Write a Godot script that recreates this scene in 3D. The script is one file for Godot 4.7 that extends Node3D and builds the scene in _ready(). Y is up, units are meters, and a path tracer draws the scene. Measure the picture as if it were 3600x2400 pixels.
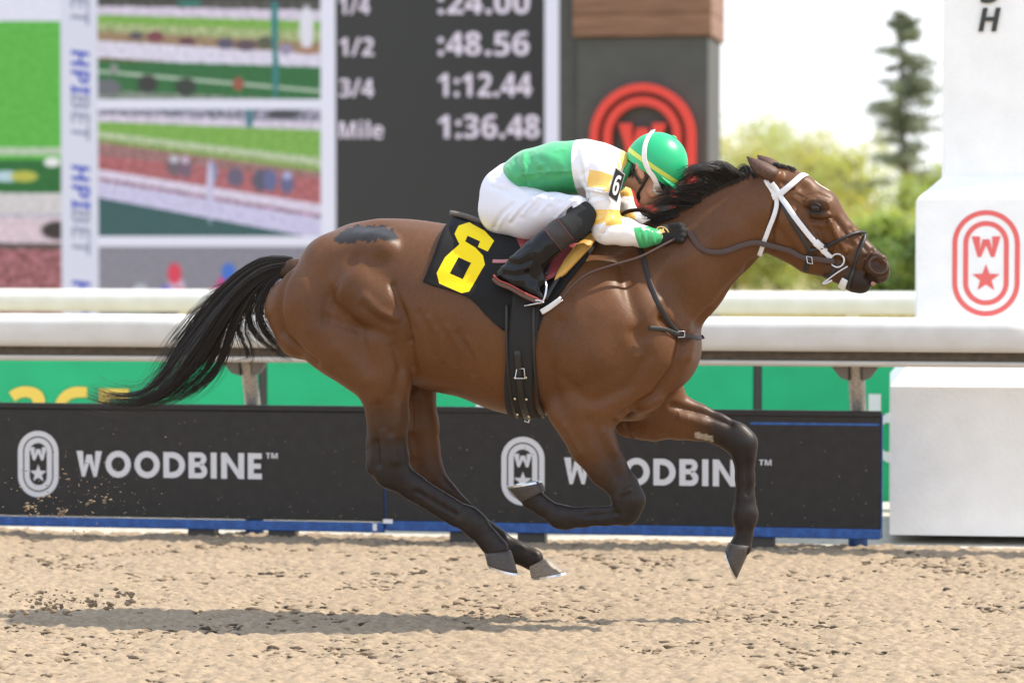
extends Node3D
# A bay racehorse and its jockey at full gallop on a sand track, in front of a white running rail,
# advertising boards, a finish tower and a video board. Units are metres, y is up, x runs along the track.

var rng := RandomNumberGenerator.new()
var M := {}
var horse_prims: Array = []
var field := {}

func _ready() -> void:
	rng.seed = 20240611
	# ---- camera -------------------------------------------------------------------------------
	var cam := Camera3D.new()
	cam.name = "camera"
	add_child(cam)
	cam.position = Vector3(1.9796, 1.4900, 11.2268)
	cam.rotation = Vector3(-0.03487, 0.17453, 0.0)
	cam.fov = 13.6423
	cam.near = 0.1
	cam.far = 3000.0
	var lens := CameraAttributesPhysical.new()
	lens.frustum_focal_length = 100.33
	lens.frustum_focus_distance = 11.15
	lens.exposure_aperture = 2.4
	lens.frustum_near = 0.1
	lens.frustum_far = 3000.0
	cam.attributes = lens
	cam.fov = 13.6423
	cam.current = true
	# ---- sky, exposure, sun -------------------------------------------------------------------
	var sky_mat := ProceduralSkyMaterial.new()
	sky_mat.sky_top_color = Color(0.82, 0.88, 0.97)
	sky_mat.sky_horizon_color = Color(0.985, 0.99, 1.0)
	sky_mat.sky_curve = 0.22
	sky_mat.ground_bottom_color = Color(0.45, 0.42, 0.36)
	sky_mat.ground_horizon_color = Color(0.75, 0.74, 0.70)
	sky_mat.sky_energy_multiplier = 1.08
	var sky := Sky.new()
	sky.sky_material = sky_mat
	var env := Environment.new()
	env.background_mode = Environment.BG_SKY
	env.sky = sky
	env.tonemap_mode = Environment.TONE_MAPPER_LINEAR
	env.tonemap_exposure = 1.36
	env.sdfgi_enabled = true
	env.ssao_enabled = true
	env.ssil_enabled = true
	var we := WorldEnvironment.new()
	we.name = "world_environment"
	we.environment = env
	add_child(we)
	var sun := DirectionalLight3D.new()
	sun.name = "sun"
	sun.light_energy = 1.58
	sun.light_angular_distance = 0.6
	sun.light_color = Color(1.0, 0.955, 0.89)
	sun.shadow_enabled = true
	add_child(sun)
	sun.look_at_from_position(Vector3(8.0, 10.0, -1.3), Vector3.ZERO, Vector3.UP)
	make_materials()
	# ---- the place ----------------------------------------------------------------------------
	build_ground()
	build_far_country()
	build_video_board()
	build_clad_pillar()
	build_rear_rail()
	build_hoarding()
	build_tower()
	build_running_rail()
	build_boards()
	# ---- horse, rider and tack ----------------------------------------------------------------
	build_horse()
	build_tack()
	build_jockey()
	build_flying_dirt()

# =============================================================================================
# naming
# =============================================================================================
func thing(called: String, label: String, category: String, at := Vector3.ZERO, turn := 0.0, group := "") -> Node3D:
	var o := Node3D.new()
	o.name = called
	add_child(o, true)
	o.position = at
	o.rotation.y = turn
	tag(o, label, category, group)
	return o

func tag(o: Node, label: String, category: String, group := "") -> void:
	o.set_meta("label", label)
	o.set_meta("category", category)
	if group != "":
		o.set_meta("group", group)

func obj(called: String, mesh: Mesh, mat: Material, parent: Node = self, at := Vector3.ZERO) -> MeshInstance3D:
	var o := MeshInstance3D.new()
	o.name = called
	o.mesh = mesh
	if mat:
		o.material_override = mat
	o.position = at
	parent.add_child(o, true)
	return o

func structure(called: String, mesh: Mesh, mat: Material) -> MeshInstance3D:
	var o := obj(called, mesh, mat)
	o.set_meta("kind", "structure")
	return o

# =============================================================================================
# materials
# =============================================================================================
func mat(col: Color, rough := 0.7, metal := 0.0, spec := 0.5) -> StandardMaterial3D:
	var m := StandardMaterial3D.new()
	m.albedo_color = col
	m.roughness = rough
	m.metallic = metal
	m.metallic_specular = spec
	return m

func lin(r: float, g: float, b: float) -> Color:
	return Color(r, g, b).linear_to_srgb()

func noise_tex(seed_value: int, freq: float, lo: Color, hi: Color, size := 512, octaves := 4) -> NoiseTexture2D:
	var n := FastNoiseLite.new()
	n.seed = seed_value
	n.frequency = freq
	n.fractal_octaves = octaves
	var g := Gradient.new()
	g.set_color(0, lo)
	g.set_color(1, hi)
	var t := NoiseTexture2D.new()
	t.width = size
	t.height = size
	t.seamless = true
	t.noise = n
	t.color_ramp = g
	return t

func bump_tex(seed_value: int, freq: float, size := 512, octaves := 4) -> NoiseTexture2D:
	return noise_tex(seed_value, freq, Color.BLACK, Color.WHITE, size, octaves)

func grained(m: StandardMaterial3D, tex: Texture2D, per_metre: float) -> StandardMaterial3D:
	m.albedo_texture = tex
	m.uv1_triplanar = true
	m.uv1_scale = Vector3.ONE * per_metre
	return m

func relief(m: StandardMaterial3D, tex: Texture2D, centimetres: float, per_metre := 0.0) -> StandardMaterial3D:
	m.heightmap_enabled = true
	m.heightmap_texture = tex
	m.heightmap_scale = centimetres
	if per_metre > 0.0:
		m.uv1_triplanar = true
		m.uv1_scale = Vector3.ONE * per_metre
	return m

func make_materials() -> void:
	M.hide = mat(Color.WHITE, 0.44, 0.0, 0.38)
	M.hide.vertex_color_use_as_albedo = true
	grained(M.hide, noise_tex(11, 0.05, Color(0.80, 0.80, 0.80), Color(1, 1, 1), 512, 4), 2.0)
	relief(M.hide, bump_tex(12, 0.06), 0.04)
	M.hide.uv1_scale = Vector3(2.6, 9.0, 2.6)
	M.hair = mat(lin(0.026, 0.020, 0.0165), 0.4, 0.0, 0.5)
	M.hair.vertex_color_use_as_albedo = true
	M.hair_pale = mat(lin(0.16, 0.11, 0.085), 0.5)
	M.hoof = grained(mat(lin(0.085, 0.073, 0.064), 0.5), noise_tex(13, 0.03, Color(0.6, 0.58, 0.56), Color(1, 1, 1)), 6.0)
	M.hoof_pale = grained(mat(lin(0.34, 0.29, 0.235), 0.5), noise_tex(14, 0.03, Color(0.65, 0.62, 0.58), Color(1, 1, 1)), 6.0)
	M.steel = mat(Color(0.82, 0.83, 0.85), 0.28, 1.0)
	M.eye = mat(lin(0.012, 0.006, 0.004), 0.05)
	M.nostril = mat(lin(0.032, 0.007, 0.006), 0.5)
	M.lid = mat(lin(0.02, 0.014, 0.011), 0.4)
	M.ear = grained(mat(lin(0.13, 0.056, 0.028), 0.6), noise_tex(21, 0.03, Color(0.55, 0.5, 0.48), Color.WHITE), 6.0)
	M.rim = mat(lin(0.075, 0.054, 0.045), 0.5)
	M.pink = mat(lin(0.42, 0.2, 0.17), 0.45)
	M.white_webbing = relief(mat(lin(0.74, 0.74, 0.76), 0.6), bump_tex(15, 0.2), 0.03, 20.0)
	M.black_leather = relief(mat(lin(0.016, 0.014, 0.013), 0.45), bump_tex(16, 0.15), 0.03, 12.0)
	M.brown_leather = relief(mat(lin(0.058, 0.030, 0.022), 0.45), bump_tex(17, 0.15), 0.03, 12.0)
	M.black_cloth = relief(mat(lin(0.017, 0.016, 0.016), 0.85), bump_tex(18, 0.1), 0.08, 14.0)
	M.black_stretch = mat(lin(0.012, 0.012, 0.012), 0.8)
	M.black_patent = mat(lin(0.006, 0.006, 0.007), 0.16, 0.0, 0.4)
	M.pad_grey = relief(mat(lin(0.15, 0.125, 0.11), 0.85), bump_tex(22, 0.1), 0.1, 14.0)
	M.cuff = mat(lin(0.028, 0.02, 0.018), 0.55)
	M.red_leather = mat(lin(0.22, 0.035, 0.04), 0.5)
	M.pink_leather = mat(lin(0.42, 0.16, 0.17), 0.5)
	M.red_trim = mat(lin(0.34, 0.05, 0.04), 0.6)
	M.dark_red = mat(lin(0.13, 0.025, 0.022), 0.6)
	M.sole = mat(lin(0.12, 0.07, 0.055), 0.7)
	M.foam = grained(mat(lin(0.64, 0.37, 0.08), 0.6), noise_tex(19, 0.02, Color(0.92, 0.9, 0.87), Color.WHITE), 3.0)
	M.breeches = mat(lin(0.72, 0.72, 0.80), 0.6)
	M.skin = mat(lin(0.50, 0.27, 0.19), 0.5)
	M.skin.subsurf_scatter_enabled = true
	M.skin.subsurf_scatter_strength = 0.15
	M.black_hair = mat(lin(0.012, 0.009, 0.008), 0.6)
	M.cap_green = mat(lin(0.012, 0.42, 0.17), 0.35)
	M.cap_yellow = mat(lin(0.52, 0.62, 0.10), 0.45)
	M.collar_green = mat(lin(0.02, 0.24, 0.09), 0.5)
	M.elastic = mat(lin(0.72, 0.70, 0.69), 0.7)
	M.lens = mat(lin(0.015, 0.012, 0.010), 0.08)
	M.gold = mat(lin(0.62, 0.42, 0.14), 0.45)
	M.plate_black = mat(lin(0.012, 0.012, 0.012), 0.35)
	M.print_white = mat(lin(0.80, 0.80, 0.79), 0.5)
	M.brass = mat(lin(0.75, 0.62, 0.4), 0.3, 0.9)

	M.sand = mat(Color.WHITE, 0.95, 0.0, 0.2)
	grained(M.sand, noise_tex(31, 0.045, lin(0.20, 0.155, 0.108), lin(0.44, 0.347, 0.247), 1024, 5), 0.9)
	relief(M.sand, bump_tex(32, 0.06, 512, 5), 0.5)
	M.sand.uv1_world_triplanar = true
	M.sand.uv1_scale = Vector3(0.5, 0.9, 0.95)
	M.clod = grained(mat(lin(0.35, 0.272, 0.19), 0.95, 0.0, 0.2), noise_tex(33, 0.05, Color(0.72, 0.7, 0.68), Color.WHITE), 8.0)
	M.clod_dark = grained(mat(lin(0.15, 0.118, 0.088), 0.95, 0.0, 0.2), noise_tex(48, 0.05, Color(0.6, 0.6, 0.6), Color.WHITE), 8.0)  # darker brown than the pale crumbs
	M.gravel = grained(mat(lin(0.62, 0.57, 0.49), 0.95), noise_tex(34, 0.03, Color(0.8, 0.8, 0.8), Color.WHITE), 0.7)
	M.turf = grained(mat(Color.WHITE, 0.95), noise_tex(35, 0.02, lin(0.29, 0.265, 0.13), lin(0.47, 0.40, 0.25), 1024, 5), 0.05)
	M.rail_white = relief(grained(mat(lin(0.67, 0.67, 0.655), 0.42), noise_tex(36, 0.01, Color(0.93, 0.92, 0.90), Color.WHITE), 0.8), bump_tex(37, 0.02), 0.05)
	M.rail_cream = grained(mat(lin(0.76, 0.76, 0.73), 0.45), noise_tex(38, 0.01, Color(0.94, 0.93, 0.9), Color.WHITE), 0.8)
	M.recess_shade = grained(mat(lin(0.13, 0.105, 0.08), 0.8), noise_tex(49, 0.02, Color(0.7, 0.7, 0.7), Color.WHITE), 1.5)  # dark brown that stands for the shade inside the rail recess
	M.galvanised = grained(mat(lin(0.55, 0.53, 0.50), 0.4, 0.6), noise_tex(39, 0.03, Color(0.7, 0.68, 0.66), Color.WHITE), 3.0)
	M.bracket = mat(lin(0.16, 0.15, 0.14), 0.6)
	M.board_black = grained(mat(lin(0.021, 0.0185, 0.0165), 0.6), noise_tex(40, 0.02, Color(0.75, 0.75, 0.75), Color.WHITE), 1.2)
	M.board_blue = grained(mat(lin(0.035, 0.13, 0.42), 0.5), noise_tex(41, 0.02, Color(0.72, 0.72, 0.74), Color.WHITE), 1.6)
	M.print_grey = mat(lin(0.60, 0.60, 0.62), 0.6)
	M.hoard_green = grained(mat(lin(0.012, 0.50, 0.205), 0.5), noise_tex(42, 0.006, Color(0.9, 0.92, 0.9), Color.WHITE), 0.6)
	M.splash = mat(lin(0.24, 0.19, 0.14), 0.95)
	M.print_yellow = mat(lin(0.86, 0.62, 0.10), 0.5)
	M.post_dark = mat(lin(0.06, 0.055, 0.05), 0.6)
	M.render_white = relief(grained(mat(lin(0.93, 0.93, 0.92), 0.8), noise_tex(43, 0.012, Color(0.965, 0.965, 0.96), Color.WHITE, 512, 6), 0.7), bump_tex(44, 0.08), 0.15)
	M.logo_red = mat(lin(0.78, 0.14, 0.13), 0.6)
	M.sign_red = mat(lin(0.68, 0.045, 0.03), 0.45)
	M.sign_side = mat(lin(0.62, 0.5, 0.46), 0.5)
	M.letter_dark = mat(lin(0.035, 0.035, 0.033), 0.5)
	M.clad_grey = grained(mat(lin(0.066, 0.066, 0.062), 0.6), noise_tex(45, 0.01, Color(0.9, 0.9, 0.9), Color.WHITE), 0.5)
	var wood := noise_tex(46, 0.008, lin(0.13, 0.06, 0.032), lin(0.27, 0.14, 0.082), 512, 5)
	M.wood = mat(Color.WHITE, 0.55)
	M.wood.albedo_texture = wood
	M.wood.uv1_triplanar = true
	M.wood.uv1_scale = Vector3(0.25, 3.5, 0.25)
	M.bark = grained(mat(lin(0.14, 0.11, 0.08), 0.95), noise_tex(47, 0.05, Color(0.6, 0.6, 0.6), Color.WHITE), 2.0)
	M.birch = mat(lin(0.6, 0.56, 0.5), 0.9)

func leaf_mat(c: Color) -> StandardMaterial3D:
	var m := mat(Color.WHITE, 0.6)
	m.vertex_color_use_as_albedo = true
	m.backlight_enabled = true
	m.backlight = c
	m.cull_mode = BaseMaterial3D.CULL_DISABLED
	return m

# =============================================================================================
# mesh helpers
# =============================================================================================
func new_st() -> SurfaceTool:
	var st := SurfaceTool.new()
	st.begin(Mesh.PRIMITIVE_TRIANGLES)
	return st

func quad(st: SurfaceTool, a: Vector3, b: Vector3, c: Vector3, d: Vector3) -> void:
	for p: Vector3 in [a, b, c, a, c, d]:
		st.add_vertex(p)

func done(st: SurfaceTool) -> ArrayMesh:
	st.generate_normals()
	return st.commit()

# a box with small chamfers
func bev_box(st: SurfaceTool, c: Vector3, s: Vector3, ch := 0.004) -> void:
	var h := s * 0.5
	ch = minf(ch, minf(h.x, minf(h.y, h.z)) * 0.6)
	st.set_smooth_group(-1)
	var v := {}
	for sx: int in [-1, 1]:
		for sy: int in [-1, 1]:
			for sz: int in [-1, 1]:
				var e := Vector3(h.x * sx, h.y * sy, h.z * sz)
				v[[sx, sy, sz, 0]] = c + e - Vector3(0, ch * sy, ch * sz)
				v[[sx, sy, sz, 1]] = c + e - Vector3(ch * sx, 0, ch * sz)
				v[[sx, sy, sz, 2]] = c + e - Vector3(ch * sx, ch * sy, 0)
	for s1: int in [-1, 1]:
		face(st, [v[[s1, -1, -1, 0]], v[[s1, 1, -1, 0]], v[[s1, 1, 1, 0]], v[[s1, -1, 1, 0]]], Vector3(s1, 0, 0))
		face(st, [v[[-1, s1, -1, 1]], v[[1, s1, -1, 1]], v[[1, s1, 1, 1]], v[[-1, s1, 1, 1]]], Vector3(0, s1, 0))
		face(st, [v[[-1, -1, s1, 2]], v[[1, -1, s1, 2]], v[[1, 1, s1, 2]], v[[-1, 1, s1, 2]]], Vector3(0, 0, s1))
		for s2: int in [-1, 1]:
			face(st, [v[[s1, s2, -1, 0]], v[[s1, s2, 1, 0]], v[[s1, s2, 1, 1]], v[[s1, s2, -1, 1]]], Vector3(s1, s2, 0))
			face(st, [v[[s1, -1, s2, 0]], v[[s1, 1, s2, 0]], v[[s1, 1, s2, 2]], v[[s1, -1, s2, 2]]], Vector3(s1, 0, s2))
			face(st, [v[[-1, s1, s2, 1]], v[[1, s1, s2, 1]], v[[1, s1, s2, 2]], v[[-1, s1, s2, 2]]], Vector3(0, s1, s2))
			for s3: int in [-1, 1]:
				face(st, [v[[s1, s2, s3, 0]], v[[s1, s2, s3, 1]], v[[s1, s2, s3, 2]]], Vector3(s1, s2, s3))

# a convex face wound so that it looks towards n
func face(st: SurfaceTool, p: Array, n: Vector3) -> void:
	var w: Vector3 = (p[1] - p[0]).cross(p[2] - p[0])
	for i in range(1, p.size() - 1):
		var a: Vector3 = p[0]
		var b: Vector3 = p[i]
		var c: Vector3 = p[i + 1]
		if w.dot(n) > 0.0:
			st.add_vertex(a); st.add_vertex(c); st.add_vertex(b)
		else:
			st.add_vertex(a); st.add_vertex(b); st.add_vertex(c)

func box_mesh(c: Vector3, s: Vector3, ch := 0.004) -> ArrayMesh:
	var st := new_st()
	bev_box(st, c, s, ch)
	return done(st)

# a ribbon or strap: centre line, side vector at each point, width, thickness
func strap_mesh(pts: Array, sides: Array, width: float, thick: float, closed := false) -> ArrayMesh:
	var st := new_st()
	var n := pts.size()
	var rings := []
	for i in n:
		var a: Vector3 = pts[(i - 1 + n) % n] if closed else pts[maxi(i - 1, 0)]
		var b: Vector3 = pts[(i + 1) % n] if closed else pts[mini(i + 1, n - 1)]
		var t := (b - a).normalized()
		var s: Vector3 = sides[i]
		s = (s - t * s.dot(t)).normalized()
		var o := t.cross(s).normalized()
		var c: Vector3 = pts[i]
		var hw := width * 0.5
		var ht := thick * 0.5
		var ring := []
		for q: Vector2 in [Vector2(-1, -0.5), Vector2(-0.85, -1), Vector2(0.85, -1), Vector2(1, -0.5), Vector2(1, 0.5), Vector2(0.85, 1), Vector2(-0.85, 1), Vector2(-1, 0.5)]:
			ring.append(c + s * hw * q.x + o * ht * q.y)
		rings.append(ring)
	loft(st, rings, closed, true)
	return done(st)

func loft(st: SurfaceTool, rings: Array, closed := false, caps := true) -> void:
	var n := rings.size()
	var m: int = rings[0].size()
	for i in (n if closed else n - 1):
		var r0: Array = rings[i]
		var r1: Array = rings[(i + 1) % n]
		for j in m:
			quad(st, r0[j], r1[j], r1[(j + 1) % m], r0[(j + 1) % m])
	if caps and not closed:
		for e in 2:
			var r: Array = rings[0] if e == 0 else rings[n - 1]
			var mid := Vector3.ZERO
			for p: Vector3 in r:
				mid += p / m
			for j in m:
				if e == 0:
					st.add_vertex(mid); st.add_vertex(r[j]); st.add_vertex(r[(j + 1) % m])
				else:
					st.add_vertex(mid); st.add_vertex(r[(j + 1) % m]); st.add_vertex(r[j])

# a tube along points; radii may be one number or an array
func tube(st: SurfaceTool, pts: Array, radii, sides := 8, closed := false, caps := true) -> void:
	var n := pts.size()
	var rings := []
	var up := Vector3(0.13, 0.21, 0.97).normalized()
	for i in n:
		var a: Vector3 = pts[(i - 1 + n) % n] if closed else pts[maxi(i - 1, 0)]
		var b: Vector3 = pts[(i + 1) % n] if closed else pts[mini(i + 1, n - 1)]
		var t := (b - a).normalized()
		var s := t.cross(up).normalized()
		var o := s.cross(t)
		var r: float = radii[i] if radii is Array else radii
		var ring := []
		for j in sides:
			var w := TAU * j / sides
			ring.append((pts[i] as Vector3) + (s * cos(w) + o * sin(w)) * r)
		rings.append(ring)
	loft(st, rings, closed, caps)

func tube_mesh(pts: Array, radii, sides := 8, closed := false) -> ArrayMesh:
	var st := new_st()
	tube(st, pts, radii, sides, closed)
	return done(st)

# smooth curve through points
func curve(pts: Array, n: int) -> Array:
	var out := []
	var m := pts.size()
	for i in n:
		var t := float(i) / (n - 1) * (m - 1)
		var k := mini(int(t), m - 2)
		var f := t - k
		out.append((pts[k] as Vector3).cubic_interpolate(pts[k + 1], pts[maxi(k - 1, 0)], pts[mini(k + 2, m - 1)], f))
	return out

# flat print: a polygon (Vector2) laid in a plane; origin o, axes ax and ay, thin but real
func flat_poly(st: SurfaceTool, poly: PackedVector2Array, o: Vector3, ax: Vector3, ay: Vector3) -> void:
	var n := ax.cross(ay).normalized()
	var idx := Geometry2D.triangulate_polygon(poly)
	for i in range(0, idx.size(), 3):
		var t := []
		for j in 3:
			var q := poly[idx[i + j]]
			t.append(o + ax * q.x + ay * q.y)
		face(st, t, n)

func stadium(w: float, h: float, n := 20) -> PackedVector2Array:
	var p := PackedVector2Array()
	var r := w * 0.5
	for i in n + 1:
		var a := PI * i / n
		p.append(Vector2(cos(a) * r, h * 0.5 - r + sin(a) * r))
	for i in n + 1:
		var a := PI + PI * i / n
		p.append(Vector2(cos(a) * r, -h * 0.5 + r + sin(a) * r))
	return p

func band(st: SurfaceTool, outer: PackedVector2Array, inner: PackedVector2Array, depth: float) -> void:
	var n := outer.size()
	for i in n:
		var j := (i + 1) % n
		var a := Vector3(outer[i].x, outer[i].y, depth)
		var b := Vector3(outer[j].x, outer[j].y, depth)
		var c := Vector3(inner[j].x, inner[j].y, depth)
		var d := Vector3(inner[i].x, inner[i].y, depth)
		face(st, [a, b, c, d], Vector3(0, 0, 1))
		var zz := Vector3(0, 0, depth)
		face(st, [a, b, b - zz, a - zz], Vector3(a.x + b.x, a.y + b.y, 0))
		face(st, [d, c, c - zz, d - zz], -Vector3(a.x + b.x, a.y + b.y, 0))

func ring_mesh(w: float, h: float, stroke: float, depth := 0.002) -> ArrayMesh:
	var st := new_st()
	st.set_smooth_group(-1)
	band(st, stadium(w, h), stadium(w - stroke * 2.0, h - stroke * 2.0), depth)
	return done(st)

func prism(poly: PackedVector2Array, depth: float) -> ArrayMesh:
	var st := new_st()
	st.set_smooth_group(-1)
	flat_poly(st, poly, Vector3(0, 0, depth), Vector3.RIGHT, Vector3.UP)
	var n := poly.size()
	var mid := Vector2.ZERO
	for q in poly:
		mid += q / n
	for i in n:
		var a := poly[i]
		var b := poly[(i + 1) % n]
		var e := b - a
		face(st, [Vector3(a.x, a.y, 0), Vector3(b.x, b.y, 0), Vector3(b.x, b.y, depth), Vector3(a.x, a.y, depth)], Vector3(e.y, -e.x, 0) if not Geometry2D.is_polygon_clockwise(poly) else Vector3(-e.y, e.x, 0))
	return done(st)

func star_poly(r: float) -> PackedVector2Array:
	var p := PackedVector2Array()
	for i in 10:
		var a := PI / 2 + TAU * i / 10.0
		var q := r if i % 2 == 0 else r * 0.42
		p.append(Vector2(cos(a), sin(a)) * q)
	return p

func w_poly(w: float, h: float, s: float) -> PackedVector2Array:
	# a capital W with flat serif-less strokes, centred
	var x := w * 0.5
	var y := h * 0.5
	return PackedVector2Array([Vector2(-x, y), Vector2(-x + s, y), Vector2(-x * 0.42, -y + h * 0.36), Vector2(-s * 0.42, y * 0.72), Vector2(s * 0.42, y * 0.72), Vector2(x * 0.42, -y + h * 0.36), Vector2(x - s, y), Vector2(x, y), Vector2(x * 0.58, -y), Vector2(x * 0.34, -y), Vector2(0, h * 0.06), Vector2(-x * 0.34, -y), Vector2(-x * 0.58, -y)])

# the oval emblem: two rings, a W and a star
func emblem(parent: Node3D, at: Vector3, w: float, h: float, stroke: float, gap: float, m: Material, depth := 0.002) -> void:
	obj("emblem_ring", ring_mesh(w, h, stroke, depth), m, parent, at)
	var d := (stroke + gap) * 2.0
	obj("emblem_ring", ring_mesh(w - d, h - d, stroke, depth), m, parent, at)
	obj("emblem_letter", prism(w_poly(w * 0.43, h * 0.195, w * 0.125), depth), m, parent, at + Vector3(0, h * 0.155, 0))
	obj("emblem_star", prism(star_poly(w * 0.215), depth), m, parent, at + Vector3(0, -h * 0.145, 0))

func font(bold := true) -> SystemFont:
	var f := SystemFont.new()
	f.font_names = PackedStringArray(["Droid Sans"])
	f.font_weight = 700 if bold else 400
	return f

# lettering scaled to a box of w by h whose lower left corner is at `at`
func lettering(called: String, text: String, w: float, h: float, at: Vector3, m: Material, parent: Node3D, turn := Vector3.ZERO, slant := 0.0, depth := 0.004) -> MeshInstance3D:
	var t := TextMesh.new()
	t.text = text
	t.font = font()
	t.font_size = 64
	t.pixel_size = 0.01
	t.depth = 0.02
	t.curve_step = 1.0
	var src := t.get_mesh_arrays()
	var v: PackedVector3Array = src[Mesh.ARRAY_VERTEX]
	var box := AABB(v[0], Vector3.ZERO)
	for p in v:
		box = box.expand(p)
	var st := new_st()
	st.set_smooth_group(-1)
	var idx: PackedInt32Array = src[Mesh.ARRAY_INDEX] if src[Mesh.ARRAY_INDEX] != null else PackedInt32Array(range(v.size()))
	for i in idx:
		var p := v[i]
		var q := Vector3((p.x - box.position.x) / box.size.x * w, (p.y - box.position.y) / box.size.y * h, (p.z - box.position.z) / maxf(box.size.z, 0.0001) * depth)
		q.x += q.y * slant
		st.add_vertex(q)
	var o := obj(called, done(st), m, parent, at)
	o.rotation = turn
	return o

# =============================================================================================
# smooth bodies: tapered capsules joined with a smooth minimum, meshed as surface nets
# row: x1 y1 z1 r1 x2 y2 z2 r2 width/height blend(+join, -carve) tone1 tone2
# =============================================================================================
var pa := PackedVector3Array()
var pb := PackedVector3Array()
var pr := PackedFloat32Array()
var pd := PackedFloat32Array()
var ps := PackedFloat32Array()
var pk := PackedFloat32Array()
var pi2 := PackedFloat32Array()
var pt1 := PackedFloat32Array()
var pt2 := PackedFloat32Array()
var blk_at: Array = []
var blk_list: Array = []
var blk_out: Array = []
var blk_lo := Vector3.ZERO
var blk_cell := 0.01
const BN := 8

func take_rows(rows: Array) -> void:
	pa.clear(); pb.clear(); pr.clear(); pd.clear(); ps.clear(); pk.clear(); pi2.clear(); pt1.clear(); pt2.clear()
	for r: Array in rows:
		var s: float = 1.0 / r[8]
		var a := Vector3(r[0], r[1], r[2] * s)
		var b := Vector3(r[4], r[5], r[6] * s)
		pa.append(a)
		pb.append(b - a)
		pr.append(r[3])
		pd.append(r[7] - r[3])
		ps.append(s)
		pk.append(r[9])
		pi2.append(1.0 / maxf((b - a).length_squared(), 1e-9))
		pt1.append(r[10] if r.size() > 10 else 0.0)
		pt2.append(r[11] if r.size() > 11 else 0.0)

func sdf(p: Vector3, list: PackedInt32Array) -> float:
	var f := 1000.0
	for i in list:
		var q := Vector3(p.x, p.y, p.z * ps[i]) - pa[i]
		var h := clampf(q.dot(pb[i]) * pi2[i], 0.0, 1.0)
		var d := (q - pb[i] * h).length() - pr[i] - pd[i] * h
		var k := pk[i]
		if k > 0.0:
			var e := maxf(k - absf(f - d), 0.0)
			f = minf(f, d) - e * e * 0.25 / k
		else:
			var e := maxf(-k - absf(f + d), 0.0)
			f = maxf(f, -d) - e * e * 0.25 / k
	return f

func eval_block(n: int) -> void:
	var list: PackedInt32Array = blk_list[n]
	var at: Vector3i = blk_at[n]
	var out := PackedFloat32Array()
	out.resize((BN + 1) * (BN + 1) * (BN + 1))
	var w := 0
	for k in BN + 1:
		for j in BN + 1:
			for i in BN + 1:
				out[w] = sdf(blk_lo + Vector3(at.x * BN + i, at.y * BN + j, at.z * BN + k) * blk_cell, list)
				w += 1
	blk_out[n] = out

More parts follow.
